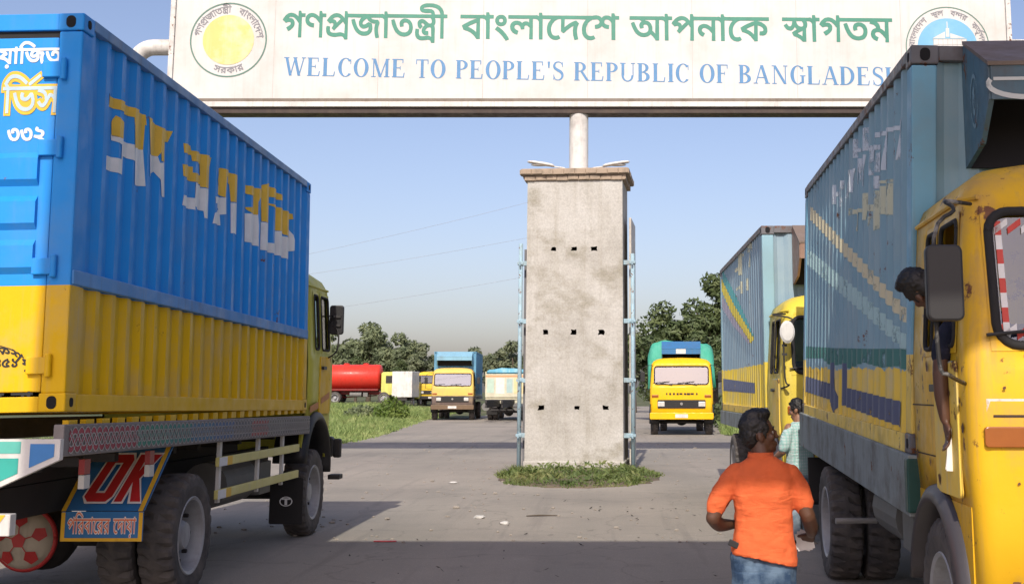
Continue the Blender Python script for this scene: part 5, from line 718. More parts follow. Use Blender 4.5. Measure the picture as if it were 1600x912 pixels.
half = [(ex+.70*cos(R(k)), ez+.70*sin(R(k))) for k in range(-8, 189, 6)]
decal('seal_disc', [half], on_sign(), paint('seal_sky', (.18, .42, .62), dirt=(.30, .50, .52), amt=.6, scale=2, streak=0, bmp=0), sg)
decal('seal_lettering', arc_text(bangla(['bangladesh', 'sthala', 'bandar', 'kartri'], .9, .02), ex, ez, .77, .20, 178, 2), on_sign(), grey_ink, sg)
bw = plain('seal_white', (.62, .62, .60), .6)
roofs = [[(ex-.34, ez+.22), (ex-.05, ez+.22), (ex-.05, ez+.38)], [(ex+.07, ez+.22), (ex+.42, ez+.22), (ex+.07, ez+.34)], rc(ex-.03, ez+.25, ex+.05, ez+.46), rc(ex-.005, ez+.46, ex+.015, ez+.62)]
decal('seal_building', [ccw(r_) for r_ in roofs]+[rc(ex-.33, ez-.1, ex+.44, ez+.19)], on_sign(.009), bw, sg)
decal('seal_building', [rc(ex-.33+i*.11, ez-.1, ex-.32+i*.11, ez+.19) for i in range(8)]+[rc(ex-.33, ez+.06, ex+.44, ez+.07), rc(ex-.35, ez+.19, ex+.45, ez+.205)], on_sign(.012), plain('seal_line', (.42, .42, .40), .6), sg)

# pipes clamped to the pillar sides
pipe_blue = paint('pale_blue_paint', (.31, .45, .52), dirt=(.24, .22, .18), amt=.7, rust=.25, scale=4)
def clamp_pipe(name, label, x, z1, s):
    t = thing(name, label, 'pole', (PC[0]+x*cos(PY)+.6*sin(PY), PC[1]+x*sin(PY)-.6*cos(PY), 0), PY, 'painted steel poles clamped to the pillar')
    bm = B(); tube(bm, [(0, 0, -.1), (0, 0, z1)], .046, 14); obj('pole', bm, pipe_blue, t, smooth=True)
    d = -s*(abs(x)-HW)
    for z in (.75, 1.95, 3.25, 4.55):
        bm = B(); box(bm, min(0, d), max(0, d)+.001, -.05, .05, z-.05, z+.05); box(bm, -.068, .068, -.068, .068, z-.03, z+.03); tube(bm, [(.0, -.13, z-.06), (0, -.13, z+.02)], .02, 8)
        obj('bracket', bm, pipe_blue, t, bevel=.006)
    return t
clamp_pipe('clamped_pole', 'pale blue steel pole clamped along the left edge of the pillar', -HW-.15, 5.0, -1)
clamp_pipe('clamped_pole', 'pale blue steel pole clamped along the right edge of the pillar', HW+.20, 4.75, 1)
for s, zz, lab in ((1, 5.6, 'weathered pale board seen edge on behind the right clamped pole'), (-1, 4.9, 'dark weathered board seen edge on behind the left clamped pole')):
    c = Matrix.Rotation(PY, 4, 'Z'); x = s*(HW+.13) if s > 0 else -(HW+.085)
    bm = B(); box(bm, -.025, .025, -.35, 1.1, .05, zz); o = obj('notice_board', bm, paint('old_board', (.52, .48, .42), amt=.6, rust=.1) if s > 0 else paint('dark_board', (.17, .17, .18), amt=.5), bevel=.005)
    o.location = Vector(PC)+(c @ Vector((x, 0, 0))); o.rotation_euler = (0, 0, PY); tag(o, lab, 'board')
for s, lab in ((-1, 'small white street lamp on the left of the pillar top'), (1, 'small white street lamp on the right of the pillar top')):
    t = thing('street_lamp', lab, 'lamp', (PC[0]+s*.22, PC[1]-.05, 6.72), 0, 'street lamps on the pillar top')
    bm = B(); tube(bm, [(0, 0, 0), (s*.12, 0, .10), (s*.42, -.1, .12)], .018, 8); obj('arm', bm, frame_m, t, smooth=True)
    bm = B(); rings = []
    for k, (u, wd, h) in enumerate(((.34, .04, .03), (.40, .09, .05), (.55, .115, .06), (.80, .12, .055), (.92, .09, .04), (.96, .03, .015))):
        rings.append([(s*u, -.1+wd*cos(2*pi*q/12), .12+(u-.34)*.16+h*sin(2*pi*q/12)*(1 if sin(2*pi*q/12) > 0 else .4)) for q in range(12)])
    loft(bm, rings); hd = obj('lamp_head', bm, white_p, t, smooth=True)
    bm = B(); ell(bm, (s*.68, -.1, .15), (.2, .085, .03)); obj('lens', bm, lamp_lens, hd, smooth=True)

# unseen gantry, added behind the camera to throw the near band of shade
gz = thing('shade_gantry', 'unseen gantry board added behind the camera to shade the near road', 'gantry', (9.5, .3, 0))
bm = B(); tube(bm, [(0, .3, -.1), (0, .3, 11.2)], .22, 20); obj('mast', bm, MATS['pipe_white'], gz, smooth=True)
bm = B(); box(bm, -13.75, .3, -.12, .12, 6.75, 11.35); obj('panel', bm, board, gz)
bm = B()
for z in (7.2, 9, 10.8): tube(bm, [(-13.6, .22, z), (.2, .22, z)], .07, 10)
obj('truss', bm, frame_m, gz)
# ------------------------------------------------------------------ trucks
def corr_profile(y0, y1, n, d=.036):
    """list of (y, depth) of a trapezoidal corrugation"""
    p = (y1-y0)/n; out = []
    for k in range(n):
        a = y0+k*p
        out += [(a, 0), (a+.24*p, 0), (a+.45*p, -d), (a+.79*p, -d)]
    out.append((y1, 0)); return out
def prof_depth(prof):
    def f(y):
        for (a, da), (b, db) in zip(prof, prof[1:]):
            if a <= y <= b: return da+(db-da)*(y-a)/(b-a) if b > a else da
        return 0
    return f
def wheel(parent, x, y, r=.51, w=.28, dish=-1, rim=rimgrey, dx_face=.0):
    """tyre with lugs; dish: direction (+1/-1 local x) of the visible outer face"""
    nseg = 84; bm = B()
    prof = [(r*.60, -w*.42), (r*.64, -w*.47), (r*.80, -w*.52), (r*.93, -w*.5), (r*.985, -w*.43), (r, -w*.30), (r*1.004, -w*.06), (r*1.004, w*.06), (r, w*.30), (r*.985, w*.43), (r*.93, w*.5), (r*.80, w*.52), (r*.64, w*.47), (r*.60, w*.42)]
    rings = []
    for q, (rr, h) in enumerate(prof):
        ring = []
        for k in range(nseg):
            g = 0
            if q in (3, 4, 5): g = .036 if k % 3 == 0 else 0
            if q in (8, 9, 10): g = .036 if k % 3 == 1 else 0
            if q == 3 or q == 10: g *= .7
            a = 2*pi*(k+(.5 if q in (6, 7) and k % 2 else 0))/nseg
            ring.append((h, (rr-g)*cos(a), (rr-g)*sin(a)))
        rings.append(ring)
    loft(bm, rings, cap=False)
    o = obj('wheel', bm, tyre_m, parent, loc=(x, y, r*.985))
    bm = B(); s = dish
    prof = [(r*.60, -s*w*.42), (r*.605, s*w*.42), (r*.635, s*w*.46), (r*.62, s*w*.49), (r*.575, s*w*.45), (r*.555, s*w*.2), (r*.53, s*w*(.02 if dx_face == 0 else dx_face)), (r*.30, s*w*(-.02 if dx_face == 0 else dx_face-.03)), (r*.26, s*w*.10), (r*.2, s*w*.30), (r*.0001, s*w*.32)]
    lathe(bm, prof, AX_X, 36)
    ri = obj('rim', bm, rim, o, smooth=False)
    bm = B()
    for k in range(8):
        a = 2*pi*k/8; lathe(bm, [(.018, 0), (.018, s*.04)], Matrix.Translation((s*w*.02, r*.41*cos(a), r*.41*sin(a))) @ AX_X, 6)
    obj('wheel_nut', bm, dark_metal, ri)
    return o
def dual(parent, x, y, side, r=.51):
    wheel(parent, side*(x-.14), y, r, dish=side, dx_face=-.35); wheel(parent, side*(x-.47), y, r, dish=-side, dx_face=-.35)
def cab(parent, P):
    """lorry cab; y=0 is the front of the load body, forward is +y"""
    W = P.get('W', 1.2); body = P['cab']; zb = 1.12; yf = P.get('yf', 1.42); rk = P.get('rake', .11)
    side_ys = [.06, .40, .64, .74, 1.16]
    # z, half width, front y, corner radius
    lev = [(zb, W-.02, yf, .10), (1.35, W, yf+.01, .10), (1.60, W, yf+.005, .10), (1.80, W, yf-.01, .10), (1.92, W-.005, yf-.03, .10), (2.62, W-.05, yf-.03-rk, .12), (2.70, W-.055, yf-.05-rk, .13), (2.80, W-.10, yf-.11-rk, .16), (2.89, W-.22, yf-.23-rk, .2), (2.945, W-.45, yf-.39-rk, .2)]
    rows = []
    for z, w_, f_, r_ in lev:
        ys = [min(y, f_-r_-.02*(5-i)) for i, y in enumerate(side_ys)]
        rt = [(w_, y) for y in ys]+[(w_-r_+r_*cos(R(a)), f_-r_+r_*sin(R(a))) for a in (0, 22.5, 45, 67.5, 90)]
        fx = min(w_-r_-.004, 1.07)
        full = rt+[(fx, f_), (0, f_), (-fx, f_)]+[(-x, y) for x, y in rt[::-1]]
        rows.append([(x, y, z) for x, y in full])
    bm = B(); vv = [[bm.verts.new(p) for p in r_] for r_ in rows]; n = len(rows[0])
    glazed = {1, 3, 10, 11, n-1-1-1, n-1-3-1}
    for L in range(len(rows)-1):
        for i in range(n):
            if L == 4 and i in glazed: continue
            j = (i+1) % n; bm.faces.new((vv[L][i], vv[L][j], vv[L+1][j], vv[L+1][i]))
    c = bm.verts.new((0, .55, 2.975))
    for i in range(n): bm.faces.new((vv[-1][i], vv[-1][(i+1) % n], c))
    # front valance below the shell
    hi = vv[0][4:19]; lo = [bm.verts.new((k.co.x*.997, k.co.y-.008*(k.co.y > 1.2), P.get('skirt', .62))) for k in hi]
    for i in range(len(hi)-1): bm.faces.new((lo[i], lo[i+1], hi[i+1], hi[i]))
    cb = obj('cab', bm, body, parent, smooth=False)
    for p in cb.data.polygons: p.use_smooth = True
    m = cb.modifiers.new('split', 'EDGE_SPLIT'); m.split_angle = R(32)
    m = cb.modifiers.new('solid', 'SOLIDIFY'); m.thickness = .025; m.offset = -1
    # windscreen
    zA, zB = 1.92, 2.62; yA, yB = yf-.03, yf-.03-rk
    def fs(off): return lambda u, v: (u, yA+(yB-yA)*(v-zA)/(zB-zA)+off, v)
    hx = W-.135
    decal('windscreen_surround', [rc(-hx-.012, zA-.02, hx+.012, zB+.02), rrect(-hx+.03, hx-.03, zA+.015, zB-.0, .11)[::-1]], fs(.004), body, cb)
    g = decal('windscreen', [rrect(-hx+.0, hx-.0, zA-.01, zB+.015, .12)], fs(-.012), P.get('glass', windscreen_glass), cb)
    bm = B(); q = rrect(-hx+.022, hx-.022, zA+.008, zB-.0, .11); q.append(q[0]); q.append(q[1]); tube(bm, [fs(.006)(*k) for k in q], .024, 8); obj('windscreen_seal', bm, rubber, g, smooth=True)
    if P.get('tape'):
        rd = plain('tape_red', (.62, .05, .03), .5); wt = plain('tape_white', (.8, .8, .78), .5)
        for side in (-1, 1):
            x0 = side*(hx-.075); k = 0; z = zA+.05
            while z < zB-.06:
                decal('reflective_tape', [ccw(rc(x0-.016, z, x0+.016, z+.075))], fs(-.004), rd if k % 2 else wt, g); z += .075; k += 1
        for zz in (zA+.035, zB-.12):
            for k in range(30):
                u = -hx+.1+k*.068
                decal('reflective_tape', [ccw([(u, zz+.05), (u+.07, zz), (u+.07, zz+.035), (u, zz+.085)])], fs(-.004-.001*(k % 2)), rd if k % 2 else wt, g)
    if P.get('wipers', True):
        for x in (-.6, .35):
            bm = B(); tube(bm, [fs(.03)(x, zA-.02), fs(.035)(x+.45, zA+.07)], .012, 6); tube(bm, [fs(.03)(x+.1, zA+.12), fs(.03)(x+.75, zA+.06)], .010, 6); obj('wiper', bm, black, cb)
    # side windows, doors, fenders
    for s in (-1, 1):
        def ss(off, s=s): return lambda u, v: (s*(W-.005-.045*(v-1.92)/.7+off), u, v)
        for nm, a, b in (('quarter_window', .40, .64), ('door_window', .74, 1.16)):
            q = rrect(a+.02, b-.02, 1.94, 2.60, .05)
            decal('window_surround', [rc(a-.02, 1.9, b+.02, 2.64), q[::-1]], ss(.004), body, cb)
            bm = B(); qq = q+[q[0], q[1]]; tube(bm, [ss(.006)(*k) for k in qq], .014, 6); f = obj('window_seal', bm, rubber, cb, smooth=True)
            if not (nm == 'door_window' and P.get('open_side') == s):
                decal(nm, [q], ss(-.012), glass, f)
        # door skin with groove
        q = rrect(.66, 1.20, 1.16, 1.86, .04); bm = B(); prism(bm, q, lambda a, b, d: (s*(W+.0+d), a, b), -.01, .012); dr = obj('door', bm, P.get('door', body), cb, bevel=.006)
        bm = B(); prism(bm, rrect(.70, .86, 1.70, 1.74, .015), lambda a, b, d: (s*(W+d), a, b), .012, .045); obj('handle', bm, black, dr)
        # lower flank with wheel arch
        arc = [(.60+.60*cos(R(a)), .52+.60*sin(R(a))) for a in range(170, -1, -10)]
        q = [(-.02, 1.13), (-.02, .66)]+[a for a in arc if a[1] > .5]+[(1.30, .60), (1.30, 1.13)]
        bm = B(); prism(bm, q, lambda a, b, d: (s*(W-.05+d), a, b), 0, .035); obj('flank_panel', bm, P.get('flank', body), cb)
        bm = B(); rings = []
        for a in range(172, -9, -9):
            ca, sa = cos(R(a)), sin(R(a))
            rings.append([(s*x, .60+rr*ca, .52+rr*sa) for x, rr in ((W-.34, .60), (W+.035, .575), (W+.05, .60), (W+.02, .66), (W-.03, .68), (W-.34, .66))])
        loft(bm, rings); obj('fender', bm, P.get('fender', black), cb, smooth=True)
        wheel(parent, s*(W-.14), .60, .51, dish=s)
        if P.get('indicator', True):
            bm = B(); prism(bm, rrect(-.0, .26, 0, .10, .02), lambda a, b, d: (s*(W-.06-a), yf+.0+d, 1.43+b), 0, .03); obj('indicator', bm, orange_lens, cb, bevel=.005)
    # bumper, grille, lights
    bm = B(); q = rrect(-W-.02, W+.02, *P.get('bumper_z', (.60, .86)), .05); prism(bm, q, lambda a, b, d: (a, yf-.0+d, b), .0, .13); obj('bumper', bm, P.get('bumper', black), cb, bevel=.02)
    q = rrect(-.92, .92, 1.02, 1.34, .03); bm = B(); prism(bm, q, lambda a, b, d: (a, yf+d, b), -.05, .035); gr_ = obj('grille', bm, black, cb)
    bm = B()
    for z in (1.08, 1.15, 1.22, 1.29): box(bm, -.62, .62, yf+.03, yf+.05, z-.012, z+.012)
    obj('grille_bar', bm, dark_metal, gr_)
    bm = B(); lathe(bm, [(.055, 0), (.055, .03)], Matrix.Translation((0, yf+.05, 1.19)) @ AX_Y, 16); obj('badge', bm, chrome, gr_)
    for s in (-1, 1):
        bm = B(); prism(bm, rrect(-.13, .13, -.09, .09, .02), lambda a, b, d: (s*.78+a, yf+d, 1.18+b), .02, .06); h = obj('headlight', bm, lamp_lens, cb, bevel=.01)
    bm = B(); prism(bm, rrect(-.24, .24, -.07, .07, .01), lambda a, b, d: (a, yf+.13+d, .73+b), 0, .012); obj('number_plate', bm, P.get('plate', white_p), cb)
    if P.get('name'):
        decal('name_marks', [rc(u, 1.52+random.uniform(0, .015), u+random.uniform(.05, .13), 1.60) for u in [-.62+.145*k for k in range(9)] if True], lambda u, v: (u, yf+.016, v), black, cb)
    # inside
    bm = B(); box(bm, -W+.1, W-.1, .12, 1.2, 1.0, 1.14); obj('floor_pan', bm, interior, cb)
    bm = B(); box(bm, -W+.12, W-.12, .18, .60, 1.14, 1.50); box(bm, -W+.12, W-.12, .12, .26, 1.5, 2.1); obj('seat', bm, plain('seat_cloth', (.06, .03, .03), .8), cb, bevel=.03)
    bm = B(); box(bm, -W+.1, W-.1, 1.12, yf-.08, 1.6, 1.88); obj('dashboard', bm, interior, cb, bevel=.03)
    M = Matrix.Translation((.55, .95, 1.93)) @ Matrix.Rotation(R(-28), 4, 'X')
    bm = B(); tube(bm, [M @ Vector((.23*cos(2*pi*k/24), .23*sin(2*pi*k/24), 0)) for k in range(26)], .016, 8); tube(bm, [M @ Vector((0, 0, 0)), M @ Vector((0, .1, -.35))], .02, 8); tube(bm, [M @ Vector((-.22, 0, 0)), M @ Vector((.22, 0, 0))], .014, 6); obj('steering_wheel', bm, black, cb, smooth=True)
    # gutter
    for s in (-1, 1):
        bm = B(); tube(bm, [(s*(W-.05), .08, 2.70), (s*(W-.05), yf-.26, 2.70), (s*(W-.12), yf-.15, 2.70)], .014, 6); obj('roof_gutter', bm, P.get('gutter', body), cb)
    return cb
def mirror(parent, W, s, yf=1.42, oval=False, y=1.70, mat=black, xo=.28, arm_mat=dark_metal, zc=2.22):
    x = s*(W+xo); bm = B()
    if oval: lathe(bm, [(.001, 0), (.08, .005), (.092, .03), (.07, .05), (.001, .055)], Matrix.Translation((x, y, 2.42)) @ Matrix.Diagonal((1, 1, 1.5, 1)) @ AX_Y, 24)
    else: prism(bm, rrect(-.088, .088, -.185, .185, .035), lambda a, b, d: (x+a, y+d, zc+b), -.02, .04)
    mr = obj('mirror', bm, mat, parent, bevel=0 if oval else .012)
    bm = B(); zt = 2.60
    tube(bm, [(s*(W-.08), yf-.14, 2.66), (s*(W+.10), y-.12, 2.64), (x-s*.07, y-.03, 2.58), (x+s*.03, y-.03, 2.45), (x+s*.03, y-.03, zc-.36), (x-s*.02, y-.04, zc-.44), (s*(W-.0), min(yf-.08, y), zc-.48)], [.0105]*7, 8, 4)
    obj('mirror_arm', bm, arm_mat, mr, smooth=True)
    bm = B()
    for z in (zc+.04, zc-.07): box(bm, x+s*.03-.03, x+s*.03+.03, y-.045, y-.015, z-.015, z+.015)
    obj('clamp', bm, dark_metal, mr)
    return mr
def chassis(parent, L, zb, P, rear_y):
    mt = P.get('frame', dark_metal); bm = B()
    for s in (-1, 1): box(bm, s*.42-.04, s*.42+.04, -L+.15, 1.2, .78, 1.02)
    y = -L+.3
    while y < -.2: box(bm, -.95, .95, y-.04, y+.04, 1.165, zb-.015); y += .62
    for s in (-1, 1): box(bm, s*.42-.05, s*.42+.05, -L+.05, -.1, 1.025, 1.16)
    obj('chassis_frame', bm, mt, parent, bevel=.008)
    bm = B(); tube(bm, [(-.9, rear_y, .5), (.9, rear_y, .5)], .085, 14); tube(bm, [(0, rear_y, .52), (0, -.2, .72)], .05, 10); tube(bm, [(-.9, .6, .48), (.9, .6, .48)], .06, 10); obj('axle', bm, mt, parent, smooth=True)
    bm = B()
    for s in (-1, 1):
        for k in range(6): box(bm, s*.52-.04, s*.52+.04, rear_y-.62+k*.07, rear_y+.62-k*.07, .60+k*.028, .622+k*.028)
    obj('leaf_spring', bm, mt, parent)
    bm = B(); lathe(bm, [(.001, -.26), (.16, -.24), (.26, -.12), (.28, 0), (.24, .14), (.12, .3), (.06, .42)], Matrix.Translation((0, rear_y, .50)) @ AX_Y, 24); obj('differential', bm, mt, parent, smooth=True)
    for s in (-1, 1):
        bm = B(); tube(bm, [(s*.86, -2.35, .80), (s*.86, -1.35, .80)], .22, 18); obj('fuel_tank', bm, P.get('tank', plain('tank_grey', (.16, .16, .15), .6)), parent, smooth=False)
    bm = B(); box(bm, .66, 1.06, -1.2, -.8, .62, .96); obj('battery_box', bm, plain('tank_grey', (.16, .16, .15), .6), parent, bevel=.01)
def container(parent, L, z0, h, P, tilt=(0, 0)):
    """box body: corrugated sides, frame, doors at the -y end"""
    W = 1.22; n = P.get('n', 22); mat = P['box']; fm = P.get('box_frame', mat)
    prof = corr_profile(-L+.16, -.16, n); T = Matrix.Translation((0, -L/2, z0)) @ Matrix.Rotation(tilt[0], 4, 'X') @ Matrix.Rotation(tilt[1], 4, 'Y') @ Matrix.Translation((0, L/2, -z0))
    bm = B()
    for s in (-1, 1):
        lo = [bm.verts.new((s*(W-.012+d), y, z0+.10)) for y, d in prof]; hi = [bm.verts.new((s*(W-.012+d), y, z0+h-.06)) for y, d in prof]
        for i in range(len(prof)-1): bm.faces.new((lo[i], lo[i+1], hi[i+1], hi[i]))
    fp = corr_profile(-W+.16, W-.16, 8)
    lo = [bm.verts.new((x, -.03+d, z0+.1)) for x, d in fp]; hi = [bm.verts.new((x, -.03+d, z0+h-.08)) for x, d in fp]
    for i in range(len(fp)-1): bm.faces.new((lo[i], lo[i+1], hi[i+1], hi[i]))
    box(bm, -W+.04, W-.04, -L+.08, -.08, z0+h-.045, z0+h-.02); box(bm, -W+.05, W-.05, -L+.08, -.08, z0+.02, z0+.08)
    ct = obj('container', bm, mat, parent); ct.matrix_local = T
    bm = B()
    bm.free()
    for s in (-1, 1):
        for y0, y1 in ((-L, -L+.16), (-.16, 0)):
            bm = B(); box(bm, s*W-(.16 if s > 0 else 0), s*W+(0 if s > 0 else .16), y0, y1, z0+.12, z0+h-.13); obj('corner_post', bm, P.get('post', mat), ct, bevel=.012)
    bm = B()
    bm.free()
    for nm, q, m_ in (('top_rail', (W-.05, W+.005, -L+.17, -.17, z0+h-.075, z0+h), fm), ('top_rail', (-W-.005, -W+.05, -L+.17, -.17, z0+h-.075, z0+h), fm), ('top_rail', (-W+.17, W-.17, -.1, -.005, z0+h-.10, z0+h-.003), fm), ('top_rail', (-W+.17, W-.17, -L+.005, -L+.1, z0+h-.12, z0+h-.003), P.get('door', fm)),
                      ('bottom_rail', (W-.06, W+.004, -L+.17, -.17, z0, z0+.115), None), ('bottom_rail', (-W-.004, -W+.06, -L+.17, -.17, z0, z0+.115), None), ('bottom_rail', (-W+.17, W-.17, -.1, -.005, z0, z0+.12), None), ('bottom_rail', (-W+.17, W-.17, -L+.005, -L+.1, z0, z0+.10), None)):
        bm = B(); box(bm, *q); obj(nm, bm, m_ or P.get('low_rail', mat), ct, bevel=.006)
    for s in (-1, 1):
        for yy in (-L, -.165):
            for zz in (z0, z0+h-.125):
                bm = B(); x0 = s*W-(.17 if s > 0 else .006); box(bm, x0, x0+.176, yy-.004, yy+.172, zz, zz+.122)
                cs_ = obj('corner_casting', bm, P.get('casting', fm), ct, bevel=.01)
                bm = B(); f = -1 if yy < -1 else 1; yv = yy-.004 if f < 0 else yy+.172
                prism(bm, rrect(-.032, .032, -.042, .042, .03), lambda a, b, d: (x0+.088+a, yv+f*d, zz+.061+b), -.02, .0035)
                obj('casting_hole', bm, plain('plug_shade', (.006, .006, .007), .9), cs_); bm = B()  # near-black plugs, their colour standing for shade inside the casting holes
                prism(bm, rrect(-.025, .025, -.03, .03, .02), lambda a, b, d: (s*W+s*(.006+d), yy+.084+a, zz+.061+b), -.02, .0035)
                obj('casting_hole', bm, plain('plug_shade', (.006, .006, .007), .9), cs_)
    # doors
    for s in (-1, 1):
        bm = B(); x0, x1 = (.008, W-.165) if s > 0 else (-W+.165, -.008)
        box(bm, x0, x1, -L+.012, -L+.05, z0+.13, z0+h-.17); dr = obj('door_leaf', bm, P.get('door', mat), ct, bevel=.008)
        if P.get('ribs'):
            for z in P['ribs']:
                bm = B(); prism(bm, [(z, 0), (z+.045, -.036), (z+.19, -.036), (z+.235, 0)], lambda a, b, d: (d, -L+.014+b, a), x0+.03, x1-.085); obj('door_rib', bm, P.get('door', mat), dr)
        bm = B()
        bm.free() if False else None
        for z in (z0+.30, z0+.95, z0+1.75, z0+h-.40):
            xx = x1 if s > 0 else x0
            bm = B(); box(bm, min(xx-s*.09, xx+s*.06), max(xx-s*.09, xx+s*.06), -L-.022, -L+.02, z-.055, z+.055); tube(bm, [(xx+s*.055, -L-.02, z-.075), (xx+s*.055, -L-.02, z+.075)], .022, 8); obj('hinge', bm, P.get('door', mat), dr, bevel=.006)
        bm = B(); box(bm, (x1 if s > 0 else x0-.012), (x1+.012 if s > 0 else x0), -L+.02, -L+.035, z0+.13, z0+h-.17); obj('door_gasket', bm, rubber, dr)
        for xx in (x0+.30, x1-.28):
            bm = B(); tube(bm, [(xx, -L-.025, z0+.08), (xx, -L-.025, z0+h-.12)], .02, 8)
            for z in (.35, 1.2, 2.0): box(bm, xx-.045, xx+.045, -L-.03, -L+.015, z0+z-.03, z0+z+.03)
            if P.get('bars', True) : obj('lock_bar', bm, P.get('door', mat), dr)
            else: bm.free()
    bm = B(); box(bm, -W+.16, W-.16, -L+.03, -L+.09, z0+h-.17, z0+h-.12); obj('door_header_seal', bm, rubber, ct)
    d = prof_depth(prof); cuts = [p[0] for p in prof]
    def side(s, off=.004): return lambda u, v: (s*(W-.012+d(u)+off), u, v)
    return ct, side, cuts
def crown_box(parent, z_top, P, x=.80):
    """painted box hung on the front of the load, over the cab roof"""
    q = [(.0, z_top-.02), (.06, z_top-.02), (.60, z_top-.30), (.60, z_top-.50), (.38, z_top-.72), (.0, z_top-.80)]
    bm = B()
    prism(bm, q, lambda a, b, d: (x+d, a, b), -.015, .015); cr = obj('crown_box', bm, P['crown'], parent)
    bm = B(); prism(bm, q, lambda a, b, d: (-x+d, a, b), -.015, .015); obj('crown_side', bm, P['crown'], cr)
    bm = B(); prism(bm, [(.055, z_top-.015), (.62, z_top-.305), (.62, z_top-.28), (.055, z_top+.01)], lambda a, b, d: (d, a, b), -x-.02, x+.02); obj('crown_lid', bm, P.get('lid', P['crown']), cr)
    bm = B(); box(bm, -x-.002, x+.002, .590, .612, z_top-.505, z_top-.304); fa = obj('crown_fascia', bm, P['crown'], cr)
    bm = B(); box(bm, -x+.016, x-.016, .01, .03, z_top-.8, z_top-.05); obj('crown_hollow_plate', bm, plain('crown_shade', (.02, .02, .025), .9), cr)  # near-black plate paints the shade of the open hollow
    return cr, fa
def deck_beam(parent, L, z0, z1, mat, x=1.23):
    out = []
    for s in (-1, 1):
        bm = B(); box(bm, min(s*(x-.05), s*(x+.02)), max(s*(x-.05), s*(x+.02)), -L-.06, .06, z0, z1); out.append(obj('deck_beam', bm, mat, parent, bevel=.008))
    return out

exec_dec = None
# ---- left truck: blue over yellow container, seen from behind
L = 6.2
tl = thing('container_truck', 'truck with clean blue over yellow container and lime cab, seen from behind', 'truck', (-4.745, 13.92, 0), 0, 'container trucks at the gate')
lb = (.020, .275, .75); ly = (.72, .44, .006); ltr = -1.0
blueyel = paint('truck_blue_yellow', lb, dirt=(.16, .24, .36), amt=.3, rough=.45, scale=1.6, streak=.22, rust=.035, bmp=.4, split=(2.33, ly, 0))
lime = paint('lime_cab', (.52, .50, .07), dirt=(.30, .26, .06), amt=.3, rough=.4)
yel = paint('body_yellow', ly, dirt=(.45, .25, .03), amt=.25, rough=.4)
PL = dict(box=blueyel, box_frame=paint('rail_blue', (.14, .28, .50), amt=.4), post=blueyel, low_rail=yel, casting=blueyel, door=blueyel, n=22, ribs=[2.405, 2.70, 2.995], bars=False,
          cab=lime, flank=lime, tape=False)
TILT = (R(-.8), R(-1.1))
ct, side, cuts = container(tl, L, 1.505, 2.69, PL, TILT)
bm = B(); box(bm, 1.185, 1.232, -L+.02, -.02, 2.335, 2.435); obj('belt_rail', bm, paint('rail_blue_mid', (.09, .28, .60), amt=.3), ct, bevel=.008)
white_l = plain('letter_white', (.76, .77, .76), .5); yellow_l = plain('letter_yellow', (.78, .48, .03), .5)
for cs, m_ in ((L_YEL, yellow_l), (L_WHI, white_l)):
    decal('side_lettering', [ccw([(x-L, z) for x, z in c]) for c in cs], side(1), m_, ct, cuts)
def rear_plane(off=.004): return lambda u, v: (u, -L+.012-off, v)
decal('door_lettering', fit(bangla(['joined'], bold=.03), .655, 1.075, 3.845, .165), rear_plane(), white_l, ct)
decal('door_lettering', fit(bangla(['service'], bold=.09), .70, 1.08, 3.50, .29), rear_plane(.004), yellow_l, ct)
decal('door_lettering', fit(bangla(['service'], bold=.01), .70, 1.08, 3.50, .29), rear_plane(.007), plain('letter_pale', (.45, .60, .68), .5), ct)
decal('door_lettering', fit(bangla(['number'], bold=.03), .74, 1.0, 3.305, .15), rear_plane(), white_l, ct)
decal('door_lettering', arc_text(bangla(['works'], bold=.02), .70, 1.60, .30, .085, 118, 32), rear_plane(), black, ct)
decal('door_lettering', fit(bangla(['dial'], bold=.025), .68, .905, 1.80, .085), rear_plane(), black, ct)
decal('door_lettering', fit(bangla(['shan', 'na'], .35, .03), .62, 1.005, 1.545, .135), rear_plane(), black, ct)
rope_m = paint('beam_grey', (.24, .22, .21), dirt=(.12, .10, .09), amt=.5, rough=.7)
beams = deck_beam(tl, L, 1.25, 1.455, rope_m)
for b in beams: b.matrix_local = Matrix.Translation((0, -L/2, 0)) @ Matrix.Rotation(R(-.65), 4, 'X') @ Matrix.Translation((0, L/2, .0))
# painted rope border on the beam
def strip(fu, fv, n, w_):
    a_ = []; b_ = []
    for i in range(n+1):
        t = i/n; p = Vector((fu(t), fv(t))); q = Vector((fu(t+.002), fv(t+.002))); d = (q-p).normalized(); nn = Vector((-d.y, d.x))*w_/2
        a_.append((p+nn)[:]); b_.append((p-nn)[:])
    return ccw(a_+b_[::-1])
cols = [(.34, .05, .07), (.30, .05, .07), (.05, .22, .16), (.04, .20, .18), (.06, .16, .26), (.07, .13, .26), (.12, .12, .14), (.33, .06, .06), (.16, .15, .14), (.13, .12, .12), (.14, .13, .12)]
for sgi in range(11):
    u0 = -L+.02+sgi*.565; m_ = plain('rope_paint_%d' % sgi, cols[sgi], .6); cs_c = []; cs_w = []
    for ph in (0, 1/3, 2/3):
        cs_c.append(strip(lambda t: u0+.565*t, lambda t: 1.353+.062*sin(2*pi*(t*2+ph)), 40, .034))
        for o_ in (-.021, .021): cs_w.append(strip(lambda t: u0+.565*t, lambda t: 1.353+o_+.062*sin(2*pi*(t*2+ph)), 40, .008))
    decal('rope_pattern', cs_c, lambda u, v: (1.2535, u, v), m_, beams[1]); decal('rope_outline', cs_w, lambda u, v: (1.2555, u, v), plain('rope_line', (.40, .38, .36), .6), beams[1])
y = -L+.1
while y < -.1: bm = B(); box(bm, 1.17, 1.21, y, y+.13, 1.455, 1.515); obj('deck_batten', bm, yel, tl); y += .26
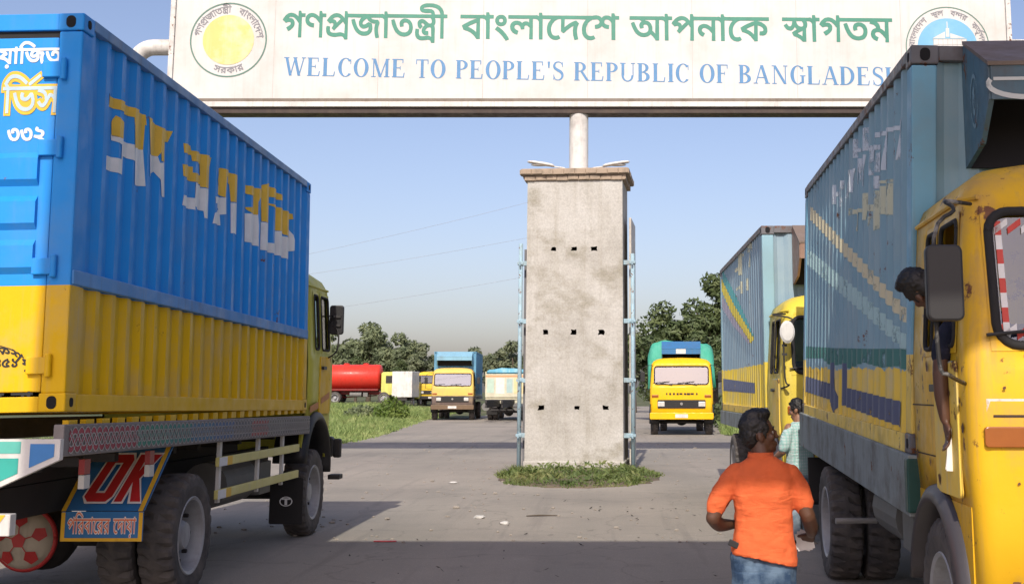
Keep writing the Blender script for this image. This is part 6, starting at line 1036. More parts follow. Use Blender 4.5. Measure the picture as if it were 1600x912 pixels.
# painted tailboard under the doors
def tb(off): return lambda u, v: (u, -L-.085-off, v)
tbp = [(-1.25, 1.40), (1.25, 1.40), (1.25, 1.27), (.62, .98), (-.62, .98), (-1.25, 1.27)]
bm = B(); prism(bm, tbp, lambda a, b, d: (a, -L-.085+d, b), 0, .05); tbo = obj('tailboard', bm, white_p, tl)
teal = plain('tail_teal', (.03, .36, .30), .5); tblue = plain('tail_blue', (.04, .20, .50), .5)
for s in (-1, 1):
    decal('tail_pattern', [ccw([(s*1.0, 1.385), (s*.30, 1.385), (s*.30, 1.31), (s*1.0, 1.31)])], tb(.003), plain('tail_teal_pale', (.10, .45, .38), .5), tbo)
    decal('tail_pattern', [ccw([(s*1.215, 1.37), (s*1.06, 1.37), (s*1.06, 1.22), (s*1.215, 1.29)])], tb(.003), tblue, tbo)
    decal('tail_pattern', [ccw([(s*.99, 1.28), (s*.80, 1.28), (s*.80, 1.10), (s*.99, 1.185)])], tb(.003), teal, tbo)
    decal('tail_pattern', [ccw([(s*.73, 1.28), (s*.3, 1.28), (s*.3, 1.02), (s*.6, 1.02), (s*.73, 1.07)])], tb(.003), tblue, tbo)
chassis(tl, L, 1.25, {}, -3.72)
for s in (-1, 1): dual(tl, 1.24, -3.72, s)
tlc = cab(tl, PL); tlc.location.z = .27; mr = mirror(tl, 1.2, 1, y=1.05, xo=.10, zc=2.60); mirror(tl, 1.2, -1, y=1.5)
# rear under-run bar with chevrons
bm = B(); box(bm, -.98, .98, -L-.12, -L-.04, .80, .935); ub = obj('rear_bumper', bm, white_p, tl, bevel=.006)
for k in range(9):
    u = -.96+k*.215; decal('chevron', [ccw([(u, .803), (u+.10, .803), (u+.19, .932), (u+.09, .932)])], lambda a, b: (a, -L-.1235, b), yellow_l, ub)
bm = B()
for s in (-1, 1): box(bm, s*.45-.03, s*.45+.03, -L-.04, -L+.2, .80, 1.0)
obj('bumper_bracket', bm, dark_metal, ub)
# football painted on the differential cover
bm = B(); lathe(bm, [(.001, -.03), (.10, -.02), (.20, .02), (.235, .06), (.245, .10)], Matrix.Translation((-.05, -4.05, .50)) @ AX_Y, 32); fb = obj('football_cover', bm, paint('ball_cream', (.50, .45, .36), amt=.5), tl, smooth=True)
def ballmap(u, v):
    rr = math.hypot(u, v); h = -.034 if rr < .1 else -.034+(rr-.1)*.42
    return (-.05+u, -4.05+h, .50+v)
redb = plain('ball_red', (.45, .03, .03), .55)
pent = lambda cx_, cz, r_, a0: [(cx_+r_*cos(R(a0+72*k)), cz+r_*sin(R(a0+72*k))) for k in range(5)]
decal('ball_patch', [pent(0, 0, .062, 90)]+[pent(.165*cos(R(90+72*k)), .165*sin(R(90+72*k)), .058, 90+72*k+180) for k in range(5)], ballmap, redb, fb)
decal('ball_seam', [ccw(strip(lambda t, k=k: (.06+t*.06)*cos(R(90+72*k)), lambda t, k=k: (.06+t*.06)*sin(R(90+72*k)), 4, .008)) for k in range(5)], ballmap, redb, fb)
bm = B(); tube(bm, [(-.05+.243*cos(2*pi*k/32), -3.96, .50+.243*sin(2*pi*k/32)) for k in range(34)], .024, 8); obj('cover_rim', bm, redb, fb, smooth=True)
# mud guard boards
flapb = paint('flap_blue', (.035, .17, .40), dirt=(.05, .07, .12), amt=.4); flapy = paint('flap_yellow', (.72, .42, .03), amt=.3); flapr = plain('flap_red', (.50, .02, .025), .5)
for s in (-1, 1):
    xa, xb = (.58, 1.20)
    def fl(off): return lambda u, v: (s*u if s < 0 else u, -4.72+(v-.80)*1.15-off if v > .80 else -4.72-off, v)
    def board_(pts, off, m_, par=None, nm='mudguard_board'): return decal(nm, [ccw(p) for p in pts], fl(off), m_, par or tl)
    bm = B(); pr_ = [(-4.14, 1.28), (-4.71, .80), (-4.69, .80), (-4.12, 1.28)]; prism(bm, pr_, lambda a, b, d: (d, a, b), s*xa, s*xb); mg = obj('mudguard', bm, flapb, tl)
    bm = B(); prism(bm, [(-4.72, .795), (-4.72, .575), (-4.705, .575), (-4.705, .795)], lambda a, b, d: (d, a, b), s*xa, s*xb); mf = obj('mudflap', bm, flapb, mg)
    for q_ in (rc(xb-.035, .80, xb, 1.28), rc(xa, .80, xa+.035, 1.28)): board_([q_], .016, flapy, mg, 'border')
    board_([rc(xa, .575, xb, .60), rc(xa, .60, xa+.03, .79), rc(xb-.03, .60, xb, .79)], .006, flapy, mf, 'border')
    if s > 0:
        sk = .06
        for off, g, m_ in ((.017, .014, plain('flap_outline', (.75, .72, .70), .5)), (.02, 0, flapr)):
            Oo = [(.70-g, .90), (.74-g, .865-g), (.88+g, .865-g), (.915+g, .90), (.955+g, 1.16), (.93+g, 1.20+g), (.79-g, 1.20+g), (.75-g, 1.16)]
            Oi = [(.775+g, .925+g), (.845-g, .925+g), (.878-g, 1.14-g), (.815+g, 1.14-g)]
            K = [[(.945-g, .865-g), (1.005+g, .865-g), (1.05+g, 1.20+g), (.99-g, 1.20+g)], [(1.07-g, .865-g), (1.15+g, .865-g), (1.06+g, 1.03), (1.01-g, 1.04)], [(1.01-g, 1.02-g), (1.05+g, 1.0), (1.16+g, 1.20+g), (1.085-g, 1.20+g)]]
            decal('flap_lettering', [ccw(Oo), ccw(Oi)[::-1]]+[ccw(k) for k in K], fl(off), m_, mg)
        run_ = bangla(['doya', 'doya2'], .35, .05)
        decal('flap_lettering', fit(run_, xa+.05, xb-.05, .635, .17), fl(.006), plain('flap_outline', (.75, .72, .70), .5), mf)
        decal('flap_lettering', fit(bangla(['doya', 'doya2'], .35, -.004), xa+.05, xb-.05, .635, .17), fl(.009), plain('flap_orange', (.75, .16, .04), .5), mf)
# side guards, brackets, front flap
gy = paint('guard_cream', (.66, .60, .22), dirt=(.5, .46, .3), amt=.4)
for yy in (-2.95, -1.75, -.85):
    bm = B(); box(bm, 1.17, 1.2, yy-.03, yy+.03, .70, 1.26); obj('guard_post', bm, white_p, tl)
for z in (.78, 1.07):
    bm = B(); box(bm, 1.20, 1.235, -3.1, -.30, z-.04, z+.042); rl = obj('side_guard_rail', bm, gy, tl, bevel=.006)
    decal('guard_end', [rc(-3.1, z-.039, -2.87, z+.041)], lambda u, v: (1.238, u, v), white_l, rl); decal('guard_end', [rc(-2.87, z-.039, -2.72, z+.041)], lambda u, v: (1.238, u, v), yellow_l, rl)
for yy in (-5.75, -4.6):
    bm = B(); box(bm, 1.16, 1.20, yy-.045, yy+.045, 1.145, 1.245); mk = obj('side_reflector', bm, red_lens, tl); bm = B(); box(bm, 1.162, 1.202, yy-.045, yy+.045, 1.05, 1.14); obj('reflector_white', bm, lamp_lens, mk)
for s in (-1, 1):
    bm = B(); prism(bm, rrect(.86, 1.24, .20, .72, .02), lambda a, b, d: (s*a, -.10+d, b), 0, .02); ff = obj('front_mudflap', bm, rubber, tl)
    if s > 0:
        e = lambda r_, n=28: [(1.05+r_*1.35*cos(2*pi*k/n), .455+r_*sin(2*pi*k/n)) for k in range(n)]
        decal('oval_emblem', [e(.055), e(.046)[::-1], rc(1.035, .415, 1.065, .485), rc(1.0, .475, 1.10, .492)], lambda u, v: (u, -.104, v), white_l, ff)
bm = B(); box(bm, 1.19, 1.34, 1.30, 1.50, .60, .66); obj('cab_step', bm, dark_metal, tl, bevel=.01)
bm = B(); box(bm, 1.20, 1.30, 1.50, 1.58, .86, 1.10); obj('side_marker_lamp', bm, black, tl, bevel=.02)
# repainted panels on the lime door
decal('door_painting', [ccw(p) for p in ([(.72, 1.55), (1.15, 1.62), (1.15, 1.70), (.72, 1.62)], [(.2, 1.45), (.6, 1.5), (.6, 1.58), (.2, 1.53)])], lambda u, v: (1.2165, u, v), plain('rust_orange', (.50, .20, .05), .6), tl.children[0])

# ---- near right truck, facing the camera
L = 6.06
def right_truck(name, label, corner, th, box_m, P, tilt, zbox, h):
    d = Vector((-sin(th), -cos(th), 0)); r_ = Vector((d.y, -d.x, 0)); root = Vector((*corner, 0))-r_*1.22
    t = thing(name, label, 'truck', root, math.atan2(-d.x, d.y), 'container trucks at the gate')
    ct_, side_, cuts_ = container(t, L, zbox, h, P, tilt)
    chassis(t, L, zbox-.03, {'frame': P.get('frame', dark_metal)}, -3.95)
    for s in (-1, 1): dual(t, 1.26, -3.95, s)
    c_ = cab(t, P); crown_box(t, zbox+h-.02, P)
    return t, ct_, side_, cuts_, c_
rblue = (.25, .40, .47); ryel = (.84, .59, .10)
rbox = paint('worn_blue_yellow', rblue, dirt=(.36, .44, .45), amt=.6, rough=.6, scale=1.6, streak=.5, rust=.10, split=(1.93, ryel, .14))
rfront = paint('worn_front_blue', (.18, .40, .53), dirt=(.22, .25, .25), amt=.4, rough=.5, rust=.18, streak=.5, split=(1.95, ryel, 0))
rrail = paint('rusty_rail', (.15, .15, .16), dirt=(.10, .06, .04), amt=.7, rust=.45, scale=4)
cabyel = paint('cab_yellow', (.72, .42, .018), dirt=(.38, .24, .10), amt=.8, rough=.38, scale=2.2, rust=.27, streak=.8, bmp=.3)
cabdoor = paint('cab_door_worn', (.60, .36, .04), dirt=(.46, .38, .22), amt=.8, rough=.5, scale=2.5, rust=.2, streak=.6)
beam_g = paint('worn_beam', (.27, .305, .30), dirt=(.10, .085, .07), amt=.8, rough=.8, scale=3, rust=.15)
PR = dict(box=rbox, box_frame=rrail, post=rfront, low_rail=paint('low_yellow', ryel, amt=.7, rust=.3), casting=rrail, door=rbox, n=22,
          cab=cabyel, door_skin=cabdoor, flank=cabyel, fender=plain('worn_fender', (.055, .05, .055), .45), bumper=cabyel, tape=True, open_side=1, skirt=.50, bumper_z=(.36, .49), crown=paint('crown_blue', (.10, .19, .25), dirt=(.10, .07, .05), amt=.5, rust=.3), lid=paint('crown_brown', (.20, .155, .13), amt=.5))
tr, rct, rside, rcuts, rcab = right_truck('container_truck', 'worn blue and yellow container truck with yellow cab nearest the orange shirted man', (1.845, 7.3), .055, rbox, PR, (R(-1.2), R(-1.9)), 1.345, 2.56)
tear = lambda cs: [ccw([(-x, z) for x, z in c]) for c in cs]
decal('side_lettering', tear(R_WHI), rside(1, .005), worn('worn_white', (.62, .68, .72), .46), rct, rcuts)
decal('side_lettering', tear(R_YEL), rside(1, .005), worn('worn_cream', (.62, .62, .44), .46), rct, rcuts)
clipL = lambda cs: [[(max(min(x, 5.88), .18), z) for x, z in c] for c in cs]
decal('side_stripe', tear(clipL(R_CREAM)), rside(1, .004), worn('worn_stripe_cream', (.66, .60, .40), .38), rct, rcuts)
decal('side_stripe', tear(clipL(R_TEAL)), rside(1, .004), worn('worn_stripe_teal', (.40, .58, .58), .38), rct, rcuts)
decal('side_stripe', tear(clipL(R_GREEN)), rside(1, .004), worn('worn_green', (.07, .20, .18), .40, scale=5), rct, rcuts)
decal('side_stripe', tear(clipL(R_DARK)), rside(1, .006), worn('worn_navy', (.10, .12, .20), .36, scale=5), rct, rcuts)
db = deck_beam(tr, L, 1.03, 1.395, beam_g)
for b in db: b.matrix_local = Matrix.Translation((0, -L/2, 1.2)) @ Matrix.Rotation(R(-1.4), 4, 'X') @ Matrix.Translation((0, L/2, -1.2))
bm = B(); box(bm, 1.13, 1.26, -.02, .075, .98, 1.30); obj('beam_end', bm, paint('dark_green', (.03, .085, .075), amt=.4), tr, bevel=.01)
bm = B(); box(bm, .2, 1.22, -L+.4, -L+.46, .55, 1.0); obj('rear_flap', bm, rubber, tr)
bm = B(); tube(bm, [(1.30, -2.9, .62), (.95, -2.95, .62)], .025, 8); obj('stay_rod', bm, plain('rod_grey', (.28, .27, .25), .6), tr)
mirror(tr, 1.2, 1, y=1.62, xo=.15, arm_mat=paint('arm_pale', (.03, .03, .03), dirt=(.5, .48, .44), amt=.95, scale=7, streak=0)); mirror(tr, 1.2, -1, y=1.62)
# panel seams, chips and dents on the near cab
seam = plain('seam_dark', (.05, .03, .02), .8)
for z in (1.34, 1.62): decal('side_seam', [rc(.03, z, .62, z+.008)], lambda u, v: (1.2035, u, v), seam, rcab)
decal('side_seam', [rc(1.205, 1.15, 1.213, 1.88), rc(.652, 1.15, .66, 1.88)], lambda u, v: (1.2045, u, v), seam, rcab)
rs = random.Random(31)
for k in range(16):
    u, z = rs.uniform(.05, 1.3), rs.uniform(1.15, 1.9); n_ = rs.randint(5, 8); a_ = rs.uniform(.008, .035)
    decal('paint_chip', [[(u+a_*rs.uniform(.5, 1.2)*cos(2*pi*i/n_), z+a_*rs.uniform(.5, 1.6)*sin(2*pi*i/n_)) for i in range(n_)]], lambda x, y: (1.2165 if .66 < x < 1.2 and y < 1.86 else 1.2055, x, y), plain('chip_rust', (.13, .06, .03), .85), rcab)
for k in range(14):
    u, z = rs.uniform(.7, 1.09), rs.uniform(.7, 1.85); n_ = rs.randint(5, 8); a_ = rs.uniform(.006, .022)
    decal('paint_chip', [[(u+a_*rs.uniform(.5, 1.4)*cos(2*pi*i/n_), z+a_*rs.uniform(.4, 1.2)*sin(2*pi*i/n_)) for i in range(n_)]], lambda x, y: (x, 1.4345 if y > 1.12 else 1.425, y), plain('chip_rust', (.13, .06, .03), .85), rcab)
# worn white band and seam under the windscreen, roundel on the crown side, painted stroke on its fascia
decal('front_band', [ccw(rc(-1.12, 1.595, 1.12, 1.665))], lambda u, v: (u, 1.4285-max(0, abs(u)-1.095)*.3, v), worn('worn_band', (.62, .60, .56), .42), rcab)
decal('front_seam', [ccw(rc(-1.09, 1.575, 1.09, 1.587))], lambda u, v: (u, 1.4285, v), plain('seam_dark', (.05, .03, .02), .8), rcab)
cr_ = [o for o in tr.children if o.name.startswith('crown_box')][0]
decal('crown_roundel', [[(.28+.085*cos(2*pi*k/24), 3.45+.17*sin(2*pi*k/24)) for k in range(24)], [(.28+.07*cos(2*pi*k/24), 3.45+.145*sin(2*pi*k/24)) for k in range(24)][::-1], [(.28+.04*cos(2*pi*k/24), 3.45+.09*sin(2*pi*k/24)) for k in range(24)]], lambda u, v: (.8195, u, v), worn('roundel_pale', (.22, .34, .40), .42), cr_)
decal('crown_lettering', [ccw(strip(lambda t: .60+.22*cos(R(180+200*t)), lambda t: 3.47+.08*sin(R(180+200*t)), 14, .03)), rc(.40, 3.49, .79, 3.51)], lambda u, v: (u, .616, v), worn('crown_white', (.6, .62, .6), .35), cr_)

# ---- second right truck
PR2 = dict(PR); PR2.update(box=paint('worn_blue_yellow_light', (.25, .36, .44), dirt=(.37, .45, .47), amt=.5, scale=1.6, streak=.4, rust=.05, split=(2.12, (.80, .60, .07), .08)),
    post=paint('front_blue_light', (.26, .43, .50), dirt=(.2, .25, .25), amt=.3, split=(2.10, (.72, .55, .05), 0)), cab=paint('cab_lemon', (.70, .54, .06), dirt=(.4, .33, .12), amt=.4, rough=.4, scale=2), tape=False, open_side=0,
    crown=paint('crown_tan', (.34, .21, .16), amt=.4), lid=paint('crown_brown', (.20, .155, .13)), bumper=black, low_rail=paint('low_yellow', ryel))
PR2['flank'] = PR2['cab']
t2, ct2, side2, cuts2, cab2 = right_truck('container_truck', 'blue and yellow container truck with lemon cab and white oval mirror, queued second', (2.115, 16.0), 0.0, None, PR2, (0, R(.2)), 1.37, 2.59)
for cs, m_ in ((S_YEL, worn('stripe_yellow', (.62, .52, .08), .3)), (S_TEAL, worn('stripe_teal', (.10, .34, .36), .3)), (S_LIL, worn('stripe_lilac', (.33, .32, .40), .36)), (S_CRE, worn('worn_cream', (.62, .62, .44), .46)), (S_DARK, worn('worn_navy', (.10, .12, .20), .36))):
    decal('side_stripe', tear(clipL(cs)), side2(1, .005), m_, ct2, cuts2)
deck_beam(t2, L, 1.12, 1.36, beam_g)
mirror(t2, 1.2, 1, y=1.58, xo=-.05, oval=True, mat=white_p); mirror(t2, 1.2, -1, y=1.58)
cr2 = [o for o in t2.children if o.name.startswith('crown_box')][0]
decal('crown_roundel', [circle(.5, 3.54, .09, 24), circle(.5, 3.54, .06, 24, True), circle(.5, 3.54, .035, 20)], lambda u, v: (u, .616, v), plain('roundel_red', (.45, .12, .06), .6), cr2)

# ---- yellow truck with green tarpaulin, oncoming
PT = dict(rake=.21, glass=glass_mat('bright_windscreen', (.6, .65, .65), .22), cab=paint('bright_yellow_cab', (.80, .47, .01), dirt=(.5, .34, .05), amt=.25, rough=.35), bumper=paint('bright_yellow_cab', (0, 0, 0)), name=True, fender=black, flank=MATS['bright_yellow_cab'], crown=paint('crown_royal', (.05, .17, .36), amt=.3))
tt = thing('cargo_truck', 'bright yellow truck with green tarpaulin load coming toward the gate', 'truck', (3.0, 48.6, 0), R(180-3.5), 'trucks coming down the road')
tt.scale = (1.03, 1.03, 1.03)
chassis(tt, 6.0, 1.25, {}, -3.9)
for s in (-1, 1): dual(tt, 1.24, -3.9, s)
cab(tt, PT); mirror(tt, 1.2, 1); mirror(tt, 1.2, -1)
cb_, cf = crown_box(tt, 3.62, PT, .75)
decal('crown_sign', [rc(-.18, 3.13, .2, 3.31)], lambda u, v: (u, .618, v), white_p, cf)
bm = B(); box(bm, -1.22, 1.22, -6.0, -.05, 1.25, 2.3); obj('cargo_body', bm, paint('cargo_blue', (.05, .13, .25), amt=.5), tt, bevel=.02)
bm = B(); rings = []
for k in range(25):
    y = -6.05+k*6.05/24; e = min(1, min(k, 24-k)/2.0+.55); ring = []
    for q in range(33):
        a = R(-8+196*q/32); cx_, sz = cos(a), sin(a); x = 1.34*math.copysign(abs(cx_)**.35, cx_); z = 2.0+1.62*e*max(sz, -.1)**.45 if sz > 0 else 2.0-.25
        nn = noise.noise((x*1.3, y*1.1, z*1.3))*.13+noise.noise((x*4, y*3, z*2))*.05
        ring.append((x*(1+nn*.5)*(.97+.03*e), y+nn*.3, z+nn))
    rings.append(ring)
loft(bm, rings, closed=True); obj('tarpaulin', bm, paint('tarp_green', (.06, .36, .25), dirt=(.16, .45, .36), amt=.6, rough=.6, scale=2), tt, smooth=True)

# ---- far blue truck with cream cab, oncoming
PF = dict(glass=glass_mat('hazy_windscreen', (.6, .65, .7), .4), box=paint('far_blue_box', (.12, .30, .44), amt=.3), cab=paint('cream_cab', (.70, .48, .12), dirt=(.4, .3, .15), amt=.5, split=(1.42, (.17, .13, .115), .1)), bumper=paint('rust_bumper', (.16, .11, .07), amt=.6), fender=black, crown=paint('crown_sky', (.22, .42, .54), amt=.3), n=22)
PF['flank'] = paint('maroon_flank', (.12, .09, .08), amt=.5)
tf = thing('container_truck', 'far blue box truck with dusty yellow cab and dark bumper', 'truck', (-9.45, 73.3, 0), R(180+2.5), 'trucks coming down the road'); tf.scale = (1.06,)*3
L = 6.06; container(tf, L, 1.37, 2.55, PF); chassis(tf, L, 1.3, {}, -3.95)
for s in (-1, 1): dual(tf, 1.26, -3.95, s)
cab(tf, PF); crown_box(tf, 3.90, PF, 1.0); deck_beam(tf, L, 1.15, 1.35, beam_g); mirror(tf, 1.2, 1); mirror(tf, 1.2, -1)

# ---- far goods truck seen from behind, cream tailboard
tg = thing('goods_truck', 'far truck seen from behind with painted cream tailboard and tarp strip', 'truck', (-6.05, 71, 0), R(-2), 'trucks going up the road'); tg.scale = (1.05,)*3
chassis(tg, 5.6, 1.2, {}, 1.2)
bm = B(); box(bm, -1.2, 1.2, 0, 5.4, 1.2, 1.35)
for s in (-1, 1): box(bm, s*1.2-.03, s*1.2+.03, 0, 5.4, 1.35, 2.75)
box(bm, -1.17, 1.17, 5.3, 5.36, 1.35, 2.75); obj('cargo_body', bm, paint('cargo_cream', (.52, .50, .36), amt=.4), tg)
bm = B(); box(bm, -1.21, 1.21, -.06, -.005, 1.30, 2.62); tgb = obj('tailboard', bm, paint('tail_cream', (.58, .56, .42), amt=.4), tg, bevel=.015)
for a, b, z0, z1, c_ in ((-1.12, -.72, 1.55, 2.35, (.42, .56, .46)), (-.62, -.12, 1.5, 2.4, (.70, .68, .60)), (.0, .34, 1.55, 2.35, (.36, .50, .48)), (.42, 1.1, 1.5, 2.4, (.66, .56, .30)), (-1.2, 1.2, 2.44, 2.55, (.55, .30, .14))):
    decal('tail_panel', [rc(a, z0, b, z1)], lambda u, v: (u, -.064, v), plain('tail_%d' % int(z1*100+a*10), c_, .6), tgb)
bm = B(); prism(bm, [(-1.2, 1.2), (1.2, 1.2), (1.2, .86), (.1, .86), (-.5, .98), (-1.2, 1.18)], lambda a, b, d: (a, d, b), -.05, -.01); obj('tail_skirt', bm, MATS['tail_cream'], tg)
bm = B(); rings = []
for k in range(9):
    y = .05+k*.66; rings.append([(1.16*cos(R(a)), y, 2.66+.28*max(0, sin(R(a)))**.6+noise.noise((a*.05, y, 1))*.07) for a in range(0, 181, 15)])
loft(bm, rings, closed=True); obj('tarpaulin', bm, paint('tarp_blue', (.13, .38, .52), dirt=(.5, .6, .55), amt=.7, scale=2), tg, smooth=True)
for s in (-1, 1): dual(tg, 1.2, 1.2, s, .5)
bm = B(); prism(bm, rrect(-1.2, -.58, .32, .86, .02), lambda a, b, d: (a, .45+d, b), 0, .02); prism(bm, rrect(.58, 1.2, .32, .86, .02), lambda a, b, d: (a, .45+d, b), 0, .02); obj('mudflap', bm, rubber, tg)
bm = B(); box(bm, -1.05, -.62, .43, .445, .72, .88); obj('white_plate', bm, white_p, tg)
bm = B(); box(bm, -1.1, 1.1, .0, .08, .55, .64); obj('rear_bumper', bm, dark_metal, tg)
bm = B(); box(bm, -1.1, 1.1, 5.5, 6.9, 1.1, 2.75); obj('cab', bm, PF['cab'], tg, bevel=.12)
for s in (-1, 1): wheel(tg, s*1.05, 6.1, .5, dish=s)

# ---- red tanker and the vehicles beside it, far left beyond the grass
G0 = .66
tk = thing('tanker_truck', 'red fuel tanker with lime cab standing side on beyond the grass', 'tanker', (-19.9, 103.5, G0), R(-90))
chassis(tk, 5.6, 1.1, {'frame': paint('tanker_red_frame', (.22, .03, .03), amt=.5)}, -3.6)
for s in (-1, 1): dual(tk, 1.2, -3.6, s, .52); wheel(tk, s*1.05, .6, .52, dish=s)
bm = B(); prof = [(.001, -6.1), (.7, -6.08), (1.0, -6.0), (1.08, -5.85), (1.08, .0), (1.0, .12), (.7, .2), (.001, .22)]
lathe(bm, prof, Matrix.Translation((0, 0, 2.30)) @ Matrix.Diagonal((1.1, 1, 1, 1)) @ Matrix(((1,0,0,0),(0,0,1,0),(0,1,0,0),(0,0,0,1))), 32); tkb = obj('tank', bm, paint('tanker_red', (.62, .045, .03), amt=.2, rough=.3, streak=.2), tk, smooth=True)
bm = B()
for y in (-4.6, -2.9, -1.2): lathe(bm, [(.26, 3.3), (.26, 3.46), (.1, 3.5)], Matrix.Translation((0, y, 0)), 16)
obj('manhole', bm, MATS['tanker_red'], tkb)
bm = B(); box(bm, -1.2, 1.2, -6.0, .1, 1.12, 1.28); obj('tank_cradle', bm, MATS['tanker_red_frame'], tk, bevel=.02)
bm = B(); q = [(.35, .75), (2.0, .75), (2.02, 1.6), (1.85, 2.6), (1.6, 2.72), (.5, 2.72), (.35, 2.6)]; prism(bm, q, lambda a, b, d: (d, a, b), -1.15, 1.15); tkc = obj('cab', bm, paint('tanker_lime', (.62, .62, .16), amt=.3), tk, bevel=.06)
for s in (-1, 1): decal('window', [ccw(rc(.75, 1.75, 1.55, 2.4))], lambda u, v: (s*1.154, u, v), plain('dark_glass', (.03, .035, .04), .1), tkc)
bx = thing('box_van', 'plain white box van standing just right of the red tanker', 'van', (-17.0, 101.5, G0*.8), R(-6)); bx.scale = (.82, .9, .95)
bm = B(); box(bm, -1.05, 1.05, -2.4, .2, .75, 3.0); obj('box_body', bm, white_p, bx, bevel=.04)
bm = B(); q = [(.25, .6), (1.7, .6), (1.75, 1.2), (1.35, 2.1), (.25, 2.15)]; prism(bm, q, lambda a, b, d: (d, a, b), -.95, .95); bc = obj('cab', bm, paint('tanker_lime', (0, 0, 0)), bx, bevel=.05)
for s in (-1, 1): decal('window', [ccw(rc(.45, 1.35, 1.15, 1.95))], lambda u, v: (s*.954, u, v), plain('dark_glass', (.03, .035, .04), .1), bc)
for s in (-1, 1): wheel(bx, s*.9, -1.6, .38, .22, dish=s); wheel(bx, s*.9, 1.0, .38, .22, dish=s)
bm = B(); box(bm, -.5, .5, -2.3, 1.4, .45, .7); obj('chassis_frame', bm, dark_metal, bx)
PY_ = dict(cab=paint('far_yellow_cab', (.72, .50, .04), amt=.3), bumper=black, fender=black); PY_['flank'] = PY_['cab']
ty = thing('cargo_truck', 'far yellow cabbed truck half hidden behind the blue box truck', 'truck', (-15.4, 104, G0*.7), R(180+6), 'trucks coming down the road')
chassis(ty, 5.5, 1.2, {}, -3.6); cab(ty, PY_)
for s in (-1, 1): dual(ty, 1.2, -3.6, s)
bm = B(); box(bm, -1.2, 1.2, -5.5, -.1, 1.2, 2.9); obj('cargo_body', bm, paint('far_body_pale', (.55, .52, .44), amt=.4), ty, bevel=.03)
# ------------------------------------------------------------------ people
def skin_mat(name, col):
    m, n, bs = nodes(name); tc = N(n, 'ShaderNodeTexCoord').outputs['Object']
    n.links.new(mix(n, .3, col, ramp(n, noise_tex(n, tc, 18, 4), [(.3, (.6, .55, .5, 1)), (.7, (1, 1, 1, 1))]), 'MULTIPLY'), bs.inputs['Base Color'])
    bs.inputs['Roughness'].default_value = .5; bs.inputs['Subsurface Weight'].default_value = .06; bs.inputs['Subsurface Radius'].default_value = (.02, .008, .004); return m
def cloth_mat(name, col, col2=None, check=0, scale=20):
    m, n, bs = nodes(name); tc = N(n, 'ShaderNodeTexCoord').outputs['Object']
    c = mix(n, .35, col, ramp(n, noise_tex(n, tc, scale*.5, 5), [(.3, .6), (.7, 1)]), 'MULTIPLY')
    if check:
        for d in ('X', 'Z'):
            wv = N(n, 'ShaderNodeTexWave', wave_type='BANDS', bands_direction=d); wv.inputs['Scale'].default_value = check; wv.inputs['Distortion'].default_value = .6; n.links.new(tc, wv.inputs[0])
            c = mix(n, ramp(n, wv.outputs[1], [(.62, 0), (.72, .7)]), c, col2)
    elif col2: c = mix(n, ramp(n, noise_tex(n, tc, 7, 5), [(.42, 0), (.62, .75)]), c, col2)
    n.links.new(c, bs.inputs['Base Color']); bs.inputs['Roughness'].default_value = .9; bs.inputs['Specular IOR Level'].default_value = .2
    a = N(n, 'ShaderNodeMath', operation='ADD'); n.links.new(noise_tex(n, mapped(n, tc, (1, 1, 1)), 9, 3), a.inputs[0]); n.links.new(noise_tex(n, tc, 260, 2), a.inputs[1])
    mp = N(n, 'ShaderNodeMapping'); mp.inputs['Rotation'].default_value = (0, R(32), 0); mp.inputs['Scale'].default_value = (5, 5, 17); n.links.new(tc, mp.inputs[0])
    fo = N(n, 'ShaderNodeTexNoise'); fo.inputs['Scale'].default_value = 1.0; fo.inputs['Detail'].default_value = 2; fo.inputs['Distortion'].default_value = .8; n.links.new(mp.outputs[0], fo.inputs[0])
    b2_ = N(n, 'ShaderNodeMath', operation='MULTIPLY_ADD'); b2_.inputs[1].default_value = 2.6; n.links.new(fo.outputs[0], b2_.inputs[0]); n.links.new(a.outputs[0], b2_.inputs[2])
    bump(n, b2_.outputs[0], bs, .65, .018); return m
fold_tex = bpy.data.textures.new('folds', 'CLOUDS'); fold_tex.noise_scale = .11; fold_tex.noise_depth = 2
hair_tex = bpy.data.textures.new('tufts', 'CLOUDS'); hair_tex.noise_scale = .018; hair_tex.noise_depth = 3
def flesh(name, bm, mat, parent, voxel, folds=0, tex=None, it=4):
    o = obj(name, bm, mat, parent, smooth=True)
    r_ = o.modifiers.new('remesh', 'REMESH'); r_.mode = 'VOXEL'; r_.voxel_size = voxel; r_.use_smooth_shade = True
    s = o.modifiers.new('smooth', 'SMOOTH'); s.factor = .5; s.iterations = it
    if folds:
        d = o.modifiers.new('folds', 'DISPLACE'); d.texture = tex or fold_tex; d.strength = folds; d.mid_level = .5; d.texture_coords = 'LOCAL'
    return o
def torso_loft(bm, rows, n=24, e=.75):
    rings = []
    for z, cx_, cy_, rx, ry in rows:
        rings.append([(cx_+rx*math.copysign(abs(cos(2*pi*k/n))**e, cos(2*pi*k/n)), cy_+ry*math.copysign(abs(sin(2*pi*k/n))**e, sin(2*pi*k/n)), z) for k in range(n)])
    return loft(bm, rings)
